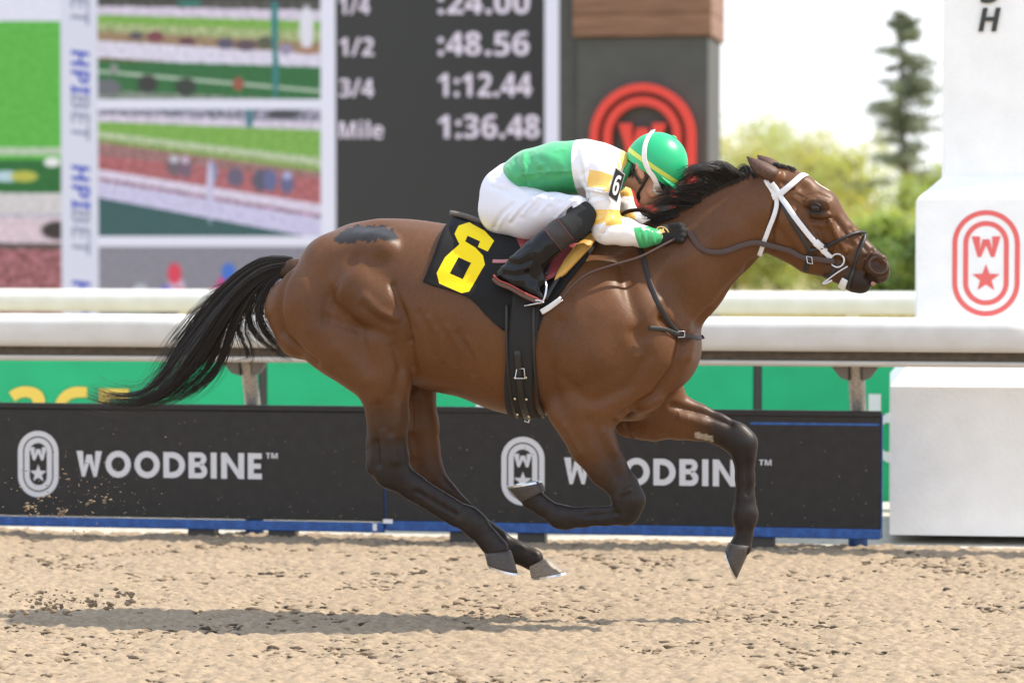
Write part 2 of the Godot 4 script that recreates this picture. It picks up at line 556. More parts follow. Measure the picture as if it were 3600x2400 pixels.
# returns [vertices, indices, tones]
func net(rows: Array, cell: float, xmin := -1e6, xmax := 1e6) -> Array:
	take_rows(rows)
	blk_cell = cell
	var lo := Vector3.ONE * 1e3
	var hi := Vector3.ONE * -1e3
	for r: Array in rows:
		if r[9] < 0.0:
			continue
		for e: int in [0, 4]:
			var rad: float = r[e + 3]
			var g := Vector3(rad, rad, rad * r[8]) + Vector3.ONE * 0.03
			var c := Vector3(r[e], r[e + 1], r[e + 2])
			lo = lo.min(c - g)
			hi = hi.max(c + g)
	lo.x = maxf(lo.x, xmin - cell)
	hi.x = minf(hi.x, xmax + cell)
	blk_lo = lo
	var bs := cell * BN
	var size := (hi - lo) / bs
	var nb := Vector3i(int(size.x) + 1, int(size.y) + 1, int(size.z) + 1)
	var hd := bs * 0.5 * sqrt(3.0)
	blk_at = []
	blk_list = []
	for z in nb.z:
		for y in nb.y:
			for x in nb.x:
				var c := lo + (Vector3(x, y, z) + Vector3.ONE * 0.5) * bs
				var near := PackedInt32Array()
				var hit := false
				for i in pa.size():
					var q := Vector3(c.x, c.y, c.z * ps[i]) - pa[i]
					var h := clampf(q.dot(pb[i]) * pi2[i], 0.0, 1.0)
					var d := (q - pb[i] * h).length() - pr[i] - pd[i] * h
					if ps[i] > 1.0:
						d /= ps[i]
					if d < hd * maxf(1.0, ps[i]) + absf(pk[i]):
						near.append(i)
						if pk[i] > 0.0:
							hit = true
				if not hit:
					continue
				var f := sdf(c, near)
				var lip := 1.0
				for i in near:
					lip = maxf(lip, ps[i])
				if absf(f) < hd * lip * 1.05:
					blk_at.append(Vector3i(x, y, z))
					blk_list.append(near)
	blk_out = []
	blk_out.resize(blk_at.size())
	var task := WorkerThreadPool.add_group_task(eval_block, blk_at.size(), -1, true)
	WorkerThreadPool.wait_for_group_task_completion(task)
	var dim := nb * BN
	var ids := PackedInt32Array()
	ids.resize(dim.x * dim.y * dim.z)
	ids.fill(-1)
	var verts := PackedVector3Array()
	var tones := PackedFloat32Array()
	var tris := PackedInt32Array()
	var R := BN + 1
	var R2 := R * R
	var off := [0, 1, R, R + 1, R2, R2 + 1, R2 + R, R2 + R + 1]
	var corner := [Vector3(0, 0, 0), Vector3(1, 0, 0), Vector3(0, 1, 0), Vector3(1, 1, 0), Vector3(0, 0, 1), Vector3(1, 0, 1), Vector3(0, 1, 1), Vector3(1, 1, 1)]
	var edges := [0, 1, 2, 3, 4, 5, 6, 7, 0, 2, 1, 3, 4, 6, 5, 7, 0, 4, 1, 5, 2, 6, 3, 7]
	for n in blk_at.size():
		var g: PackedFloat32Array = blk_out[n]
		var at: Vector3i = blk_at[n] * BN
		var list: PackedInt32Array = blk_list[n]
		for k in BN:
			for j in BN:
				var w := k * R2 + j * R
				for i in BN:
					var b := w + i
					var s0 := g[b] < 0.0
					if (g[b + 1] < 0.0) == s0 and (g[b + R] < 0.0) == s0 and (g[b + R + 1] < 0.0) == s0 and (g[b + R2] < 0.0) == s0 and (g[b + R2 + 1] < 0.0) == s0 and (g[b + R2 + R] < 0.0) == s0 and (g[b + R2 + R + 1] < 0.0) == s0:
						continue
					var sum := Vector3.ZERO
					var cnt := 0
					for e in range(0, 24, 2):
						var fa := g[b + off[edges[e]]]
						var fb := g[b + off[edges[e + 1]]]
						if (fa < 0.0) != (fb < 0.0):
							sum += (corner[edges[e]] as Vector3).lerp(corner[edges[e + 1]], fa / (fa - fb))
							cnt += 1
					var p := blk_lo + (Vector3(at.x + i, at.y + j, at.z + k) + sum / cnt) * cell
					ids[((at.z + k) * dim.y + at.y + j) * dim.x + at.x + i] = verts.size()
					verts.append(p)
					var tw := 0.0
					var ts := 0.0
					for q in list:
						if pk[q] < 0.0:
							continue
						var v := Vector3(p.x, p.y, p.z * ps[q]) - pa[q]
						var h := clampf(v.dot(pb[q]) * pi2[q], 0.0, 1.0)
						var d := (v - pb[q] * h).length() - pr[q] - pd[q] * h
						var we := exp(-maxf(d, 0.0) * 90.0) + 1e-6
						tw += we
						ts += we * lerpf(pt1[q], pt2[q], h)
					tones.append(ts / maxf(tw, 1e-6))
	for n in blk_at.size():
		var g: PackedFloat32Array = blk_out[n]
		var at: Vector3i = blk_at[n] * BN
		for k in BN:
			for j in BN:
				var w := k * R2 + j * R
				for i in BN:
					var b := w + i
					var id := ((at.z + k) * dim.y + at.y + j) * dim.x + at.x + i
					if ids[id] < 0:
						continue
					var s0 := g[b] < 0.0
					for axis in 3:
						var s1 := g[b + (1 if axis == 0 else R if axis == 1 else R2)] < 0.0
						if s0 == s1:
							continue
						var o1 := dim.x if axis == 0 else dim.x * dim.y if axis == 1 else 1
						var o2 := dim.x * dim.y if axis == 0 else 1 if axis == 1 else dim.x
						if id - o1 - o2 < 0:
							continue
						var a := ids[id]
						var c1 := ids[id - o1]
						var c2 := ids[id - o1 - o2]
						var c3 := ids[id - o2]
						if c1 < 0 or c2 < 0 or c3 < 0:
							continue
						var mx := verts[a].x
						if mx < xmin or mx > xmax:
							continue
						if s0:
							tris.append_array(PackedInt32Array([a, c2, c1, a, c3, c2]))
						else:
							tris.append_array(PackedInt32Array([a, c1, c2, a, c2, c3]))
	return [verts, tris, tones]

func normals_of(v: PackedVector3Array, t: PackedInt32Array) -> PackedVector3Array:
	var n := PackedVector3Array()
	n.resize(v.size())
	for i in range(0, t.size(), 3):
		var a := t[i]
		var b := t[i + 1]
		var c := t[i + 2]
		var w := (v[c] - v[a]).cross(v[b] - v[a])
		n[a] += w
		n[b] += w
		n[c] += w
	for i in n.size():
		n[i] = n[i].normalized()
	return n

# muscle, bone and vein lines: each row is [points (Vector2 list), half width, height, which side (+1 near, -1 far, 0 both)]
func sculpt(v: PackedVector3Array, n: PackedVector3Array, lines: Array) -> void:
	var boxes := []
	for l: Array in lines:
		var b := Rect2(l[0][0], Vector2.ZERO)
		for q: Vector2 in l[0]:
			b = b.expand(q)
		boxes.append(b.grow(l[1] * 2.2))
	for i in v.size():
		var p := Vector2(v[i].x, v[i].y)
		var add := 0.0
		for w in lines.size():
			if not (boxes[w] as Rect2).has_point(p):
				continue
			var l: Array = lines[w]
			if l[3] != 0 and l[3] * v[i].z < 0.02:
				continue
			var pts: Array = l[0]
			var d := 1e9
			if pts.size() == 1:
				d = p.distance_squared_to(pts[0])
			for k in pts.size() - 1:
				d = minf(d, p.distance_squared_to(Geometry2D.get_closest_point_to_segment(p, pts[k], pts[k + 1])))
			var x: float = d / (l[1] * l[1])
			if x < 4.5:
				add += l[2] * exp(-x) * smoothstep(0.1, 0.5, absf(n[i].z))
		if add != 0.0:
			v[i] += n[i] * add

func commit(v: PackedVector3Array, t: PackedInt32Array, n: PackedVector3Array, col = null, uv = null) -> ArrayMesh:
	var a := []
	a.resize(Mesh.ARRAY_MAX)
	a[Mesh.ARRAY_VERTEX] = v
	a[Mesh.ARRAY_NORMAL] = n
	a[Mesh.ARRAY_INDEX] = t
	if col != null:
		a[Mesh.ARRAY_COLOR] = col
	if uv != null:
		a[Mesh.ARRAY_TEX_UV] = uv
	var m := ArrayMesh.new()
	m.add_surface_from_arrays(Mesh.PRIMITIVE_TRIANGLES, a)
	return m

func body_mesh(rows: Array, cell: float, lines: Array = []) -> ArrayMesh:
	var r := net(rows, cell)
	var n := normals_of(r[0], r[1])
	if lines.size():
		var v: PackedVector3Array = r[0]
		sculpt(v, n, lines)
		n = normals_of(v, r[1])
		return commit(v, r[1], n)
	return commit(r[0], r[1], n)

# nearest surface of the loaded body seen along z, from the +z side (s = 1) or the -z side (s = -1)
var all_list := PackedInt32Array()
func surf_z(x: float, y: float, s := 1.0, from := 0.45) -> float:
	var z := from * s
	for i in 60:
		var d := sdf(Vector3(x, y, z), all_list)
		if d < 0.0008:
			break
		z -= s * maxf(d * 0.6, 0.001)
		if z * s < -0.02:
			break
	return z

# point on the body round a lengthwise axis at height yc, at angle a (0 = up, + towards +z)
func surf_round(x: float, yc: float, a: float, lift: float) -> Vector3:
	var dir := Vector3(0, cos(a), sin(a))
	var o := Vector3(x, yc, 0)
	var t1 := 0.12
	while t1 < 0.75 and sdf(o + dir * t1, all_list) < 0.0:
		t1 += 0.03
	var t0 := t1 - 0.03
	for i in 12:
		var m := (t0 + t1) * 0.5
		if sdf(o + dir * m, all_list) > 0.0:
			t1 = m
		else:
			t0 = m
	return o + dir * (t1 + lift)

# =============================================================================================
# ground
# =============================================================================================
func build_ground() -> void:
	# the infield sheet reaches the horizon
	var far := PlaneMesh.new()
	far.size = Vector2(2400, 2400)
	var f := structure("infield_ground", far, M.turf)
	f.position = Vector3(0, -0.11, 0)
	# pale path behind the boards
	structure("path", box_mesh(Vector3(0, -0.065, -4.75), Vector3(120, 0.04, 3.2), 0.01), M.gravel)
	# the track: a broad sheet, and the churned part in view with its own relief
	var sheet := PlaneMesh.new()
	sheet.size = Vector2(160, 22)
	var t := structure("track_sheet", sheet, M.sand)
	t.position = Vector3(0, -0.075, 7.7)
	var big := FastNoiseLite.new()
	big.seed = 71
	big.frequency = 1.1
	big.fractal_octaves = 2
	var mid := FastNoiseLite.new()
	mid.seed = 72
	mid.noise_type = FastNoiseLite.TYPE_SIMPLEX_SMOOTH
	mid.frequency = 12.0
	mid.fractal_octaves = 3
	var fine := FastNoiseLite.new()
	fine.seed = 73
	fine.noise_type = FastNoiseLite.TYPE_CELLULAR
	fine.frequency = 24.0
	fine.cellular_return_type = FastNoiseLite.RETURN_DISTANCE
	fine.fractal_octaves = 2
	var x0 := -3.9
	var x1 := 2.7
	var z0 := -3.3
	var z1 := 2.5
	var c := 0.0135
	var nx := int((x1 - x0) / c)
	var nz := int((z1 - z0) / c)
	var v := PackedVector3Array()
	v.resize((nx + 1) * (nz + 1))
	var w := 0
	for k in nz + 1:
		for i in nx + 1:
			var x := x0 + i * c
			var z := z0 + k * c
			var cell := fine.get_noise_2d(x * 0.8, z)
			var h := big.get_noise_2d(x, z) * 0.012 + mid.get_noise_2d(x * 0.6, z) * 0.015 - (cell + 0.5) * 0.026
			h -= 0.038
			h += smoothstep(-2.5, -2.75, z) * smoothstep(-2.95, -2.7, z) * 0.022 * maxf(0.0, mid.get_noise_2d(x * 0.4 + 7.0, z * 0.4) + 0.25)
			var e := minf(minf(x - x0, x1 - x), minf(z - z0, z1 - z))
			h = lerpf(-0.09, h, smoothstep(0.0, 0.12, e))
			v[w] = Vector3(x, h, z)
			w += 1
	var tr := PackedInt32Array()
	tr.resize(nx * nz * 6)
	w = 0
	for k in nz:
		for i in nx:
			var a := k * (nx + 1) + i
			var b := a + nx + 1
			tr[w] = a; tr[w + 1] = a + 1; tr[w + 2] = b
			tr[w + 3] = a + 1; tr[w + 4] = b + 1; tr[w + 5] = b
			w += 6
	var n := PackedVector3Array()
	n.resize(v.size())
	for k in nz + 1:
		for i in nx + 1:
			var a := k * (nx + 1) + i
			var hx := v[a + (1 if i < nx else 0)].y - v[a - (1 if i > 0 else 0)].y
			var hz := v[a + ((nx + 1) if k < nz else 0)].y - v[a - ((nx + 1) if k > 0 else 0)].y
			n[a] = Vector3(-hx, 2.0 * c, -hz).normalized()
	structure("track_sand", commit(v, tr, n), M.sand)
	# loose clods thrown up by hooves
	scatter_clods("sand_crumbs", "loose pale crumbs of sand strewn over the track", 16000, M.clod, 91)
	scatter_clods("dark_clods", "darker clods of sand strewn over the track", 11000, M.clod_dark, 92)  # same clod shape in a darker brown, scattered at random

func clod_mesh(seed_value: int) -> ArrayMesh:
	var nz := FastNoiseLite.new()
	nz.seed = seed_value
	nz.frequency = 0.9
	var st := new_st()
	var rings := []
	for i in range(1, 6):
		var t := PI * i / 6.0
		var ring := []
		for j in 8:
			var a := TAU * j / 8.0
			var d := Vector3(cos(a) * sin(t), cos(t), sin(a) * sin(t))
			ring.append(d * (1.0 + 1.1 * nz.get_noise_3dv(d * 1.9)))
		rings.append(ring)
	loft(st, rings)
	return done(st)

func scatter_clods(called: String, label: String, count: int, m: Material, seed_value: int) -> void:
	rng.seed = seed_value
	var mm := MultiMesh.new()
	mm.transform_format = MultiMesh.TRANSFORM_3D
	mm.mesh = clod_mesh(81)
	mm.instance_count = count
	for i in count:
		var s := 0.0024 + 0.0066 * pow(rng.randf(), 2.6)
		if rng.randf() < 0.03:
			s = rng.randf_range(0.007, 0.013)
		var p := Vector3(rng.randf_range(-3.4, 2.4), 0.0, rng.randf_range(-3.0, 2.2))
		p.y = -0.044 + s * 0.5
		var b := Basis.from_euler(Vector3(rng.randf() * TAU, rng.randf() * TAU, rng.randf() * TAU)).scaled(Vector3(s * rng.randf_range(1.0, 2.6), s * rng.randf_range(0.5, 0.9), s * rng.randf_range(0.7, 1.3)))
		mm.set_instance_transform(i, Transform3D(b, p))
	var o := MultiMeshInstance3D.new()
	o.name = called
	o.multimesh = mm
	o.material_override = m
	o.set_meta("kind", "stuff")
	tag(o, label, "sand")
	add_child(o)

func build_flying_dirt() -> void:
	var mm := MultiMesh.new()
	mm.transform_format = MultiMesh.TRANSFORM_3D
	mm.mesh = clod_mesh(82)
	var spots := []
	for i in 170:
		spots.append([Vector3(-1.8553 + rng.randfn(0, 0.17), 0.4481 + rng.randfn(0, 0.10), rng.randf_range(-0.5, 0.3)), 0.0014 + 0.0026 * pow(rng.randf(), 2.0)])
	for q: Vector3 in [Vector3(-2.0276, 0.3925, 0.0000), Vector3(-2.0448, 0.3652, -0.1000), Vector3(-1.8521, 0.3987, 0.1000), Vector3(-1.8743, 0.3773, 0.0000), Vector3(-1.9598, 0.4288, 0.0000), Vector3(-1.8331, 0.5328, 0.1000), Vector3(-1.7519, 0.4169, 0.0000), Vector3(-1.6946, 0.4295, 0.0000), Vector3(-1.9979, 0.4103, 0.1000), Vector3(-1.8928, 0.3629, 0.0000)]:
		for i in 5:
			spots.append([q + Vector3(rng.randfn(0, 0.012), rng.randfn(0, 0.010), rng.randfn(0, 0.03)), rng.randf_range(0.003, 0.0075)])
	for q: Vector3 in [Vector3(-1.8572, 0.0736, 0.3500), Vector3(-1.8395, 0.0340, 0.3500), Vector3(-1.9051, 0.0211, 0.3500), Vector3(-1.7624, 0.0186, 0.3500), Vector3(-1.6460, 0.0588, 0.3500), Vector3(-1.6580, 0.0317, 0.3000), Vector3(-1.5915, 0.0389, 0.3000), Vector3(-1.5371, 0.0953, 0.3500), Vector3(-1.5018, 0.0869, 0.3500), Vector3(-1.4960, 0.0643, 0.3500), Vector3(-1.7925, 0.0186, 0.4000), Vector3(-1.9230, 0.0156, 0.4000)]:
		for i in 4:
			spots.append([q + Vector3(rng.randfn(0, 0.014), rng.randfn(0, 0.014), rng.randfn(0, 0.03)), rng.randf_range(0.005, 0.012)])
	for i in 70:
		spots.append([Vector3(-1.7860 + rng.randfn(0, 0.12), 0.045 + absf(rng.randfn(0, 0.035)), rng.randf_range(0.2, 0.5)), rng.randf_range(0.002, 0.006)])
	mm.instance_count = spots.size()
	for i in spots.size():
		var s: float = spots[i][1]
		var b := Basis.from_euler(Vector3(rng.randf() * TAU, rng.randf() * TAU, rng.randf() * TAU)).scaled(Vector3(s * 1.2, s * 0.75, s * 0.75))
		mm.set_instance_transform(i, Transform3D(b, spots[i][0]))
	var o := MultiMeshInstance3D.new()
	o.name = "flying_dirt"
	o.multimesh = mm
	o.material_override = M.clod
	o.set_meta("kind", "stuff")
	tag(o, "crumbs of sand flying through the air behind the horse", "dirt")
	add_child(o)

# =============================================================================================
# far country: trees, bushes, white rails
# =============================================================================================
func leaf(st: SurfaceTool, p: Vector3, s: float, c: Color) -> void:
	var a := Vector3(rng.randfn(), rng.randfn(), rng.randfn()).normalized()
	var b := a.cross(Vector3(rng.randfn(), rng.randfn(), rng.randfn())).normalized()
	st.set_color(c)
	st.set_normal(-a.cross(b).normalized())
	st.add_vertex(p + a * s)
	st.add_vertex(p - a * s * 0.5 + b * s * 0.75)
	st.add_vertex(p - a * s * 0.5 - b * s * 0.75)

func broadleaf(called: String, label: String, at: Vector3, height: float, width: float, tint: Vector3, leaves: int, group: String, bark: Material, seed_value: int) -> void:
	rng.seed = seed_value
	var o := thing(called, label, "tree", at, 0.0, group)
	var st := new_st()
	var tips := []
	tube(st, [Vector3.ZERO, Vector3(0.05, height * 0.25, 0), Vector3(-0.05, height * 0.5, 0.05), Vector3(0, height * 0.85, 0)], [0.16, 0.12, 0.085, 0.02], 8)
	for i in 22:
		var y := height * rng.randf_range(0.12, 0.8)
		var a := rng.randf() * TAU
		var l := width * rng.randf_range(0.25, 0.5) * sqrt(maxf(0.12, 1.0 - pow((y / height - 0.42) / 0.62, 2.0)))
		var e := Vector3(cos(a) * l, y + l * rng.randf_range(0.25, 0.7), sin(a) * l)
		e.y = minf(e.y, height * rng.randf_range(0.9, 1.02))
		tube(st, [Vector3(0, y, 0), Vector3(e.x * 0.5, lerpf(y, e.y, 0.6), e.z * 0.5), e], [0.06, 0.035, 0.012], 5)
		for k in 3:
			tips.append([Vector3(e.x * 0.35, lerpf(y, e.y, 0.35), e.z * 0.35).lerp(e, k / 2.0) + Vector3(rng.randfn(), rng.randfn(), rng.randfn()) * width * 0.045, width * rng.randf_range(0.07, 0.16)])
	obj("trunk", done(st), bark, o)
	st = new_st()
	var per := leaves / tips.size()
	for tp: Array in tips:
		var warm := rng.randf_range(-0.12, 0.15)
		for i in per:
			var d := Vector3(rng.randfn(), rng.randfn() * 0.8, rng.randfn()) * 0.55
			var c := tint * rng.randf_range(0.9, 1.1)
			leaf(st, (tp[0] as Vector3) + d * (tp[1] as float) * 1.5, rng.randf_range(0.05, 0.11), Color(c.x * (1.0 + warm), c.y, c.z * (1.0 - warm)))
	obj("crown", st.commit(), M.leaf_light if tint.x > 0.12 else M.leaf_dark, o)

func conifer(called: String, label: String, at: Vector3, height: float, width: float, tint: Vector3, seed_value: int) -> void:
	rng.seed = seed_value
	var o := thing(called, label, "tree", at)
	var st := new_st()
	tube(st, [Vector3.ZERO, Vector3(0.1, height * 0.4, 0), Vector3(-0.08, height * 0.7, 0), Vector3(0.02, height, 0)], [0.2, 0.14, 0.08, 0.015], 8)
	var lf := new_st()
	for i in 86:
		var t := pow(rng.randf(), 0.8)
		var y := height * lerpf(0.36, 0.985, t)
		var a := rng.randf() * TAU
		var l := width * 0.5 * lerpf(1.0, 0.18, t) * rng.randf_range(0.45, 1.1) * (1.0 if y > height * 0.5 else 0.75)
		var e := Vector3(cos(a) * l, y - l * 0.12 + rng.randf() * 0.3, sin(a) * l)
		tube(st, [Vector3(0, y, 0), Vector3(e.x * 0.5, lerpf(y, e.y, 0.4) - 0.03, e.z * 0.5), e], [0.03, 0.02, 0.008], 4)
		for k in 150:
			var s := rng.randf()
			var q := Vector3(0, y, 0).lerp(e, 0.15 + 0.9 * s) + Vector3(rng.randfn() * 0.13, rng.randfn() * 0.085 - 0.06, rng.randfn() * 0.13) * (0.6 + 0.5 * (1.0 - t))
			var c := tint * rng.randf_range(0.88, 1.12)
			leaf(lf, q, rng.randf_range(0.04, 0.085), Color(c.x, c.y, c.z))
	obj("trunk", done(st), M.bark, o)
	obj("crown", lf.commit(), M.leaf_dark, o)

func build_far_country() -> void:
	M.leaf_light = leaf_mat(Color(1.0, 1.0, 0.62))
	M.leaf_dark = leaf_mat(Color(0.45, 0.5, 0.28))
	conifer("spruce_tree", "tall dark spruce standing up above the pale bushes", Vector3(-1.6148, 0.0000, -81.6155), 9.0, 4.9, Vector3(0.23, 0.26, 0.17), 501)  # needle tint paled to imitate haze over the distance
	var pale := Vector3(0.52, 0.54, 0.28)  # spring green, paled further to imitate haze
	var spec := [
		["pale yellow green budding tree behind the horse's ears", Vector3(-7.8213, 0.0000, -92.7137), 6.2, 4.2, pale, 502, M.birch],
		["pale budding tree with a whitish trunk in the tree row", Vector3(-6.7139, 0.0000, -96.9731), 6.4, 4.4, pale * 0.95, 503, M.birch],
		["broad yellowish budding tree beside the tall spruce", Vector3(-4.9921, 0.0000, -95.2446), 6.0, 4.3, Vector3(0.55, 0.54, 0.30), 504, M.bark],
		["low budding tree at the foot of the tall spruce", Vector3(-3.5274, 0.0000, -91.4387), 5.2, 3.8, Vector3(0.52, 0.54, 0.22), 505, M.bark],
		["fresh green tree between the spruce and the white tower", Vector3(-0.7641, 0.0000, -75.6692), 4.3, 2.3, Vector3(0.40, 0.47, 0.18), 506, M.bark],
		["small dark evergreen in front of the budding trees", Vector3(-4.3373, 0.0000, -79.1033), 2.9, 1.6, Vector3(0.055, 0.085, 0.045), 507, M.bark]]
	for s: Array in spec:
		broadleaf("small_tree", s[0], s[1], s[2], s[3], s[4], 6500, "trees beyond the infield", s[6], s[5])
	for s: Array in [  # these leaf tints are lightened for haze as well
		["dense green bush below the horse's muzzle, beside the tower", Vector3(-0.1260, 0.0000, -44.2844), 1.25, 1.6, Vector3(0.17, 0.26, 0.08), 511],
		["olive bush against the white tower's left side", Vector3(0.4090, 0.0000, -39.2985), 1.9, 1.0, Vector3(0.24, 0.32, 0.11), 512],
		["olive green bush growing through the far white fence", Vector3(-1.5249, 0.0000, -59.2784), 1.75, 1.7, Vector3(0.26, 0.30, 0.13), 513],
		["pale olive bush behind the horse's face", Vector3(-2.6695, 0.0000, -63.1407), 2.2, 2.4, Vector3(0.48, 0.48, 0.22), 514],
		["yellowish bush between the dark pillar and the horse's neck", Vector3(-5.7951, 0.0000, -68.6859), 2.4, 2.6, Vector3(0.54, 0.54, 0.23), 515],
		["yellow green bush behind the horse's forelock", Vector3(-4.3756, 0.0000, -66.9041), 2.5, 2.6, Vector3(0.51, 0.54, 0.22), 516],
		["leafy green bush behind the horse's nose", Vector3(-0.9064, 0.0000, -49.2270), 2.2, 1.9, Vector3(0.39, 0.48, 0.18), 517]]:
		broadleaf("bush", s[0], s[1], s[2], s[3], s[4], 5000, "bushes along the infield", M.bark, s[5])
	# dry grass bank
	rng.seed = 520
	var st := new_st()
	for i in 9000:
		var p := (Vector3(-5.5006, 0.0000, -48.4169)).lerp(Vector3(0.3894, 0.0000, -49.4555), rng.randf()) + Vector3(0, 0, rng.randf_range(-14, 22))
		var h := rng.randf_range(0.10, 0.34)
		var c := Vector3(0.50, 0.40, 0.20).lerp(Vector3(0.30, 0.33, 0.11), rng.randf() * rng.randf())
		var a0 := rng.randf() * PI
		st.set_color(Color(c.x, c.y, c.z))
		st.set_normal(Vector3(sin(a0), 0.0, -cos(a0)))
		var d := Vector3(cos(a0), 0, sin(a0)) * 0.06
		st.add_vertex(p - d); st.add_vertex(p + d); st.add_vertex(p + Vector3(rng.randfn() * 0.08, h, rng.randfn() * 0.08))
	var g := obj("dry_grass", st.commit(), M.leaf_light)
	g.set_meta("kind", "stuff")
	tag(g, "pale dry grass on the infield in front of the trees", "grass")
	rng.seed = 521
	# the far wood that closes the horizon
	rng.seed = 530
	var wn := FastNoiseLite.new()
	wn.seed = 4
	wn.frequency = 0.06
	st = new_st()
	for i in 42000:
		var x := rng.randf_range(-150.0, 110.0)
		var top := 3.6 + 2.6 * wn.get_noise_1d(x) + 1.2 * wn.get_noise_1d(x * 5.0)
		var p := Vector3(x, top * sqrt(rng.randf()), -165.0 + rng.randf_range(-4.0, 4.0))
		var c := Vector3(0.26, 0.28, 0.12).lerp(Vector3(0.34, 0.31, 0.17), wn.get_noise_1d(x * 2.0 + 50.0) + 0.5) * rng.randf_range(0.9, 1.1)
		leaf(st, p, rng.randf_range(0.25, 0.55), Color(c.x, c.y, c.z))
	var wood := obj("far_wood", st.commit(), M.leaf_light)
	wood.set_meta("kind", "stuff")
	tag(wood, "hazy pale wood along the far side of the infield", "wood")
	rng.seed = 521
	# white post-and-rail fence far off
	var o := thing("white_fence", "blurred white two-rail fence in front of the budding trees", "fence", Vector3(-2.8894, 0.0000, -69.1982))
	for i in 2:
		var y: float = [2.10, 2.95][i]
		obj("fence_rail", box_mesh(Vector3(0.6, y - 0.9, 0), Vector3(7.2, 0.17, 0.06), 0.01), M.rail_cream, o)
	for i in 4:
		obj("fence_post", box_mesh(Vector3(-2.9 + i * 2.2, 1.12, -0.09), Vector3(0.12, 2.25, 0.1), 0.01), M.rail_cream, o)

# =============================================================================================
# video board
# =============================================================================================
func screen_mat(tex: Texture2D, c := Color.WHITE, energy := 1.0) -> StandardMaterial3D:
	var m := mat(Color(0.03, 0.03, 0.03), 0.5)
	m.emission_enabled = true
	if tex:
		m.emission = Color.BLACK
		m.emission_texture = tex
	else:
		m.emission = c
	m.emission_energy_multiplier = energy * 0.62
	return m

func flat_panel(st: SurfaceTool, x0: float, y0: float, x1: float, y1: float, z: float) -> void:
	var p := [Vector3(x0, y1, z), Vector3(x1, y1, z), Vector3(x1, y0, z), Vector3(x0, y0, z)]
	var uv := [Vector2(0, 0), Vector2(1, 0), Vector2(1, 1), Vector2(0, 1)]
	for i: int in [0, 1, 2, 0, 2, 3]:
		st.set_normal(Vector3(0, 0, 1))
		st.set_uv(uv[i])
		st.add_vertex(p[i])

# what the picture shows: sloping bands of colour, then blobs; y and slope in pixels of the picture
func picture(w: int, h: int, bands: Array, blobs: Array, seed_value: int) -> ImageTexture:
	var img := Image.create(w, h, true, Image.FORMAT_RGB8)
	var n := FastNoiseLite.new()
	n.seed = seed_value
	n.frequency = 0.13
	n.fractal_octaves = 3
	for y in h:
		for x in w:
			var c: Color = bands[0][2]
			var g := 0.03
			for b: Array in bands:
				if y >= b[0] + b[1] * x:
					c = b[2]
					g = b[3]
			var s := n.get_noise_2d(x, y) * g
			c = Color(c.r + s, c.g + s * 0.8, c.b + s)
			for b: Array in blobs:
				var q := Vector2((x - b[0]) / float(b[2]), (y - b[1]) / float(b[3]))
				var d := q.length_squared()
				if d < 1.0:
					c = c.lerp(b[4], minf(1.0, (1.0 - d) * 2.2))
			img.set_pixel(x, y, c)
	img.generate_mipmaps()
	return ImageTexture.create_from_image(img)

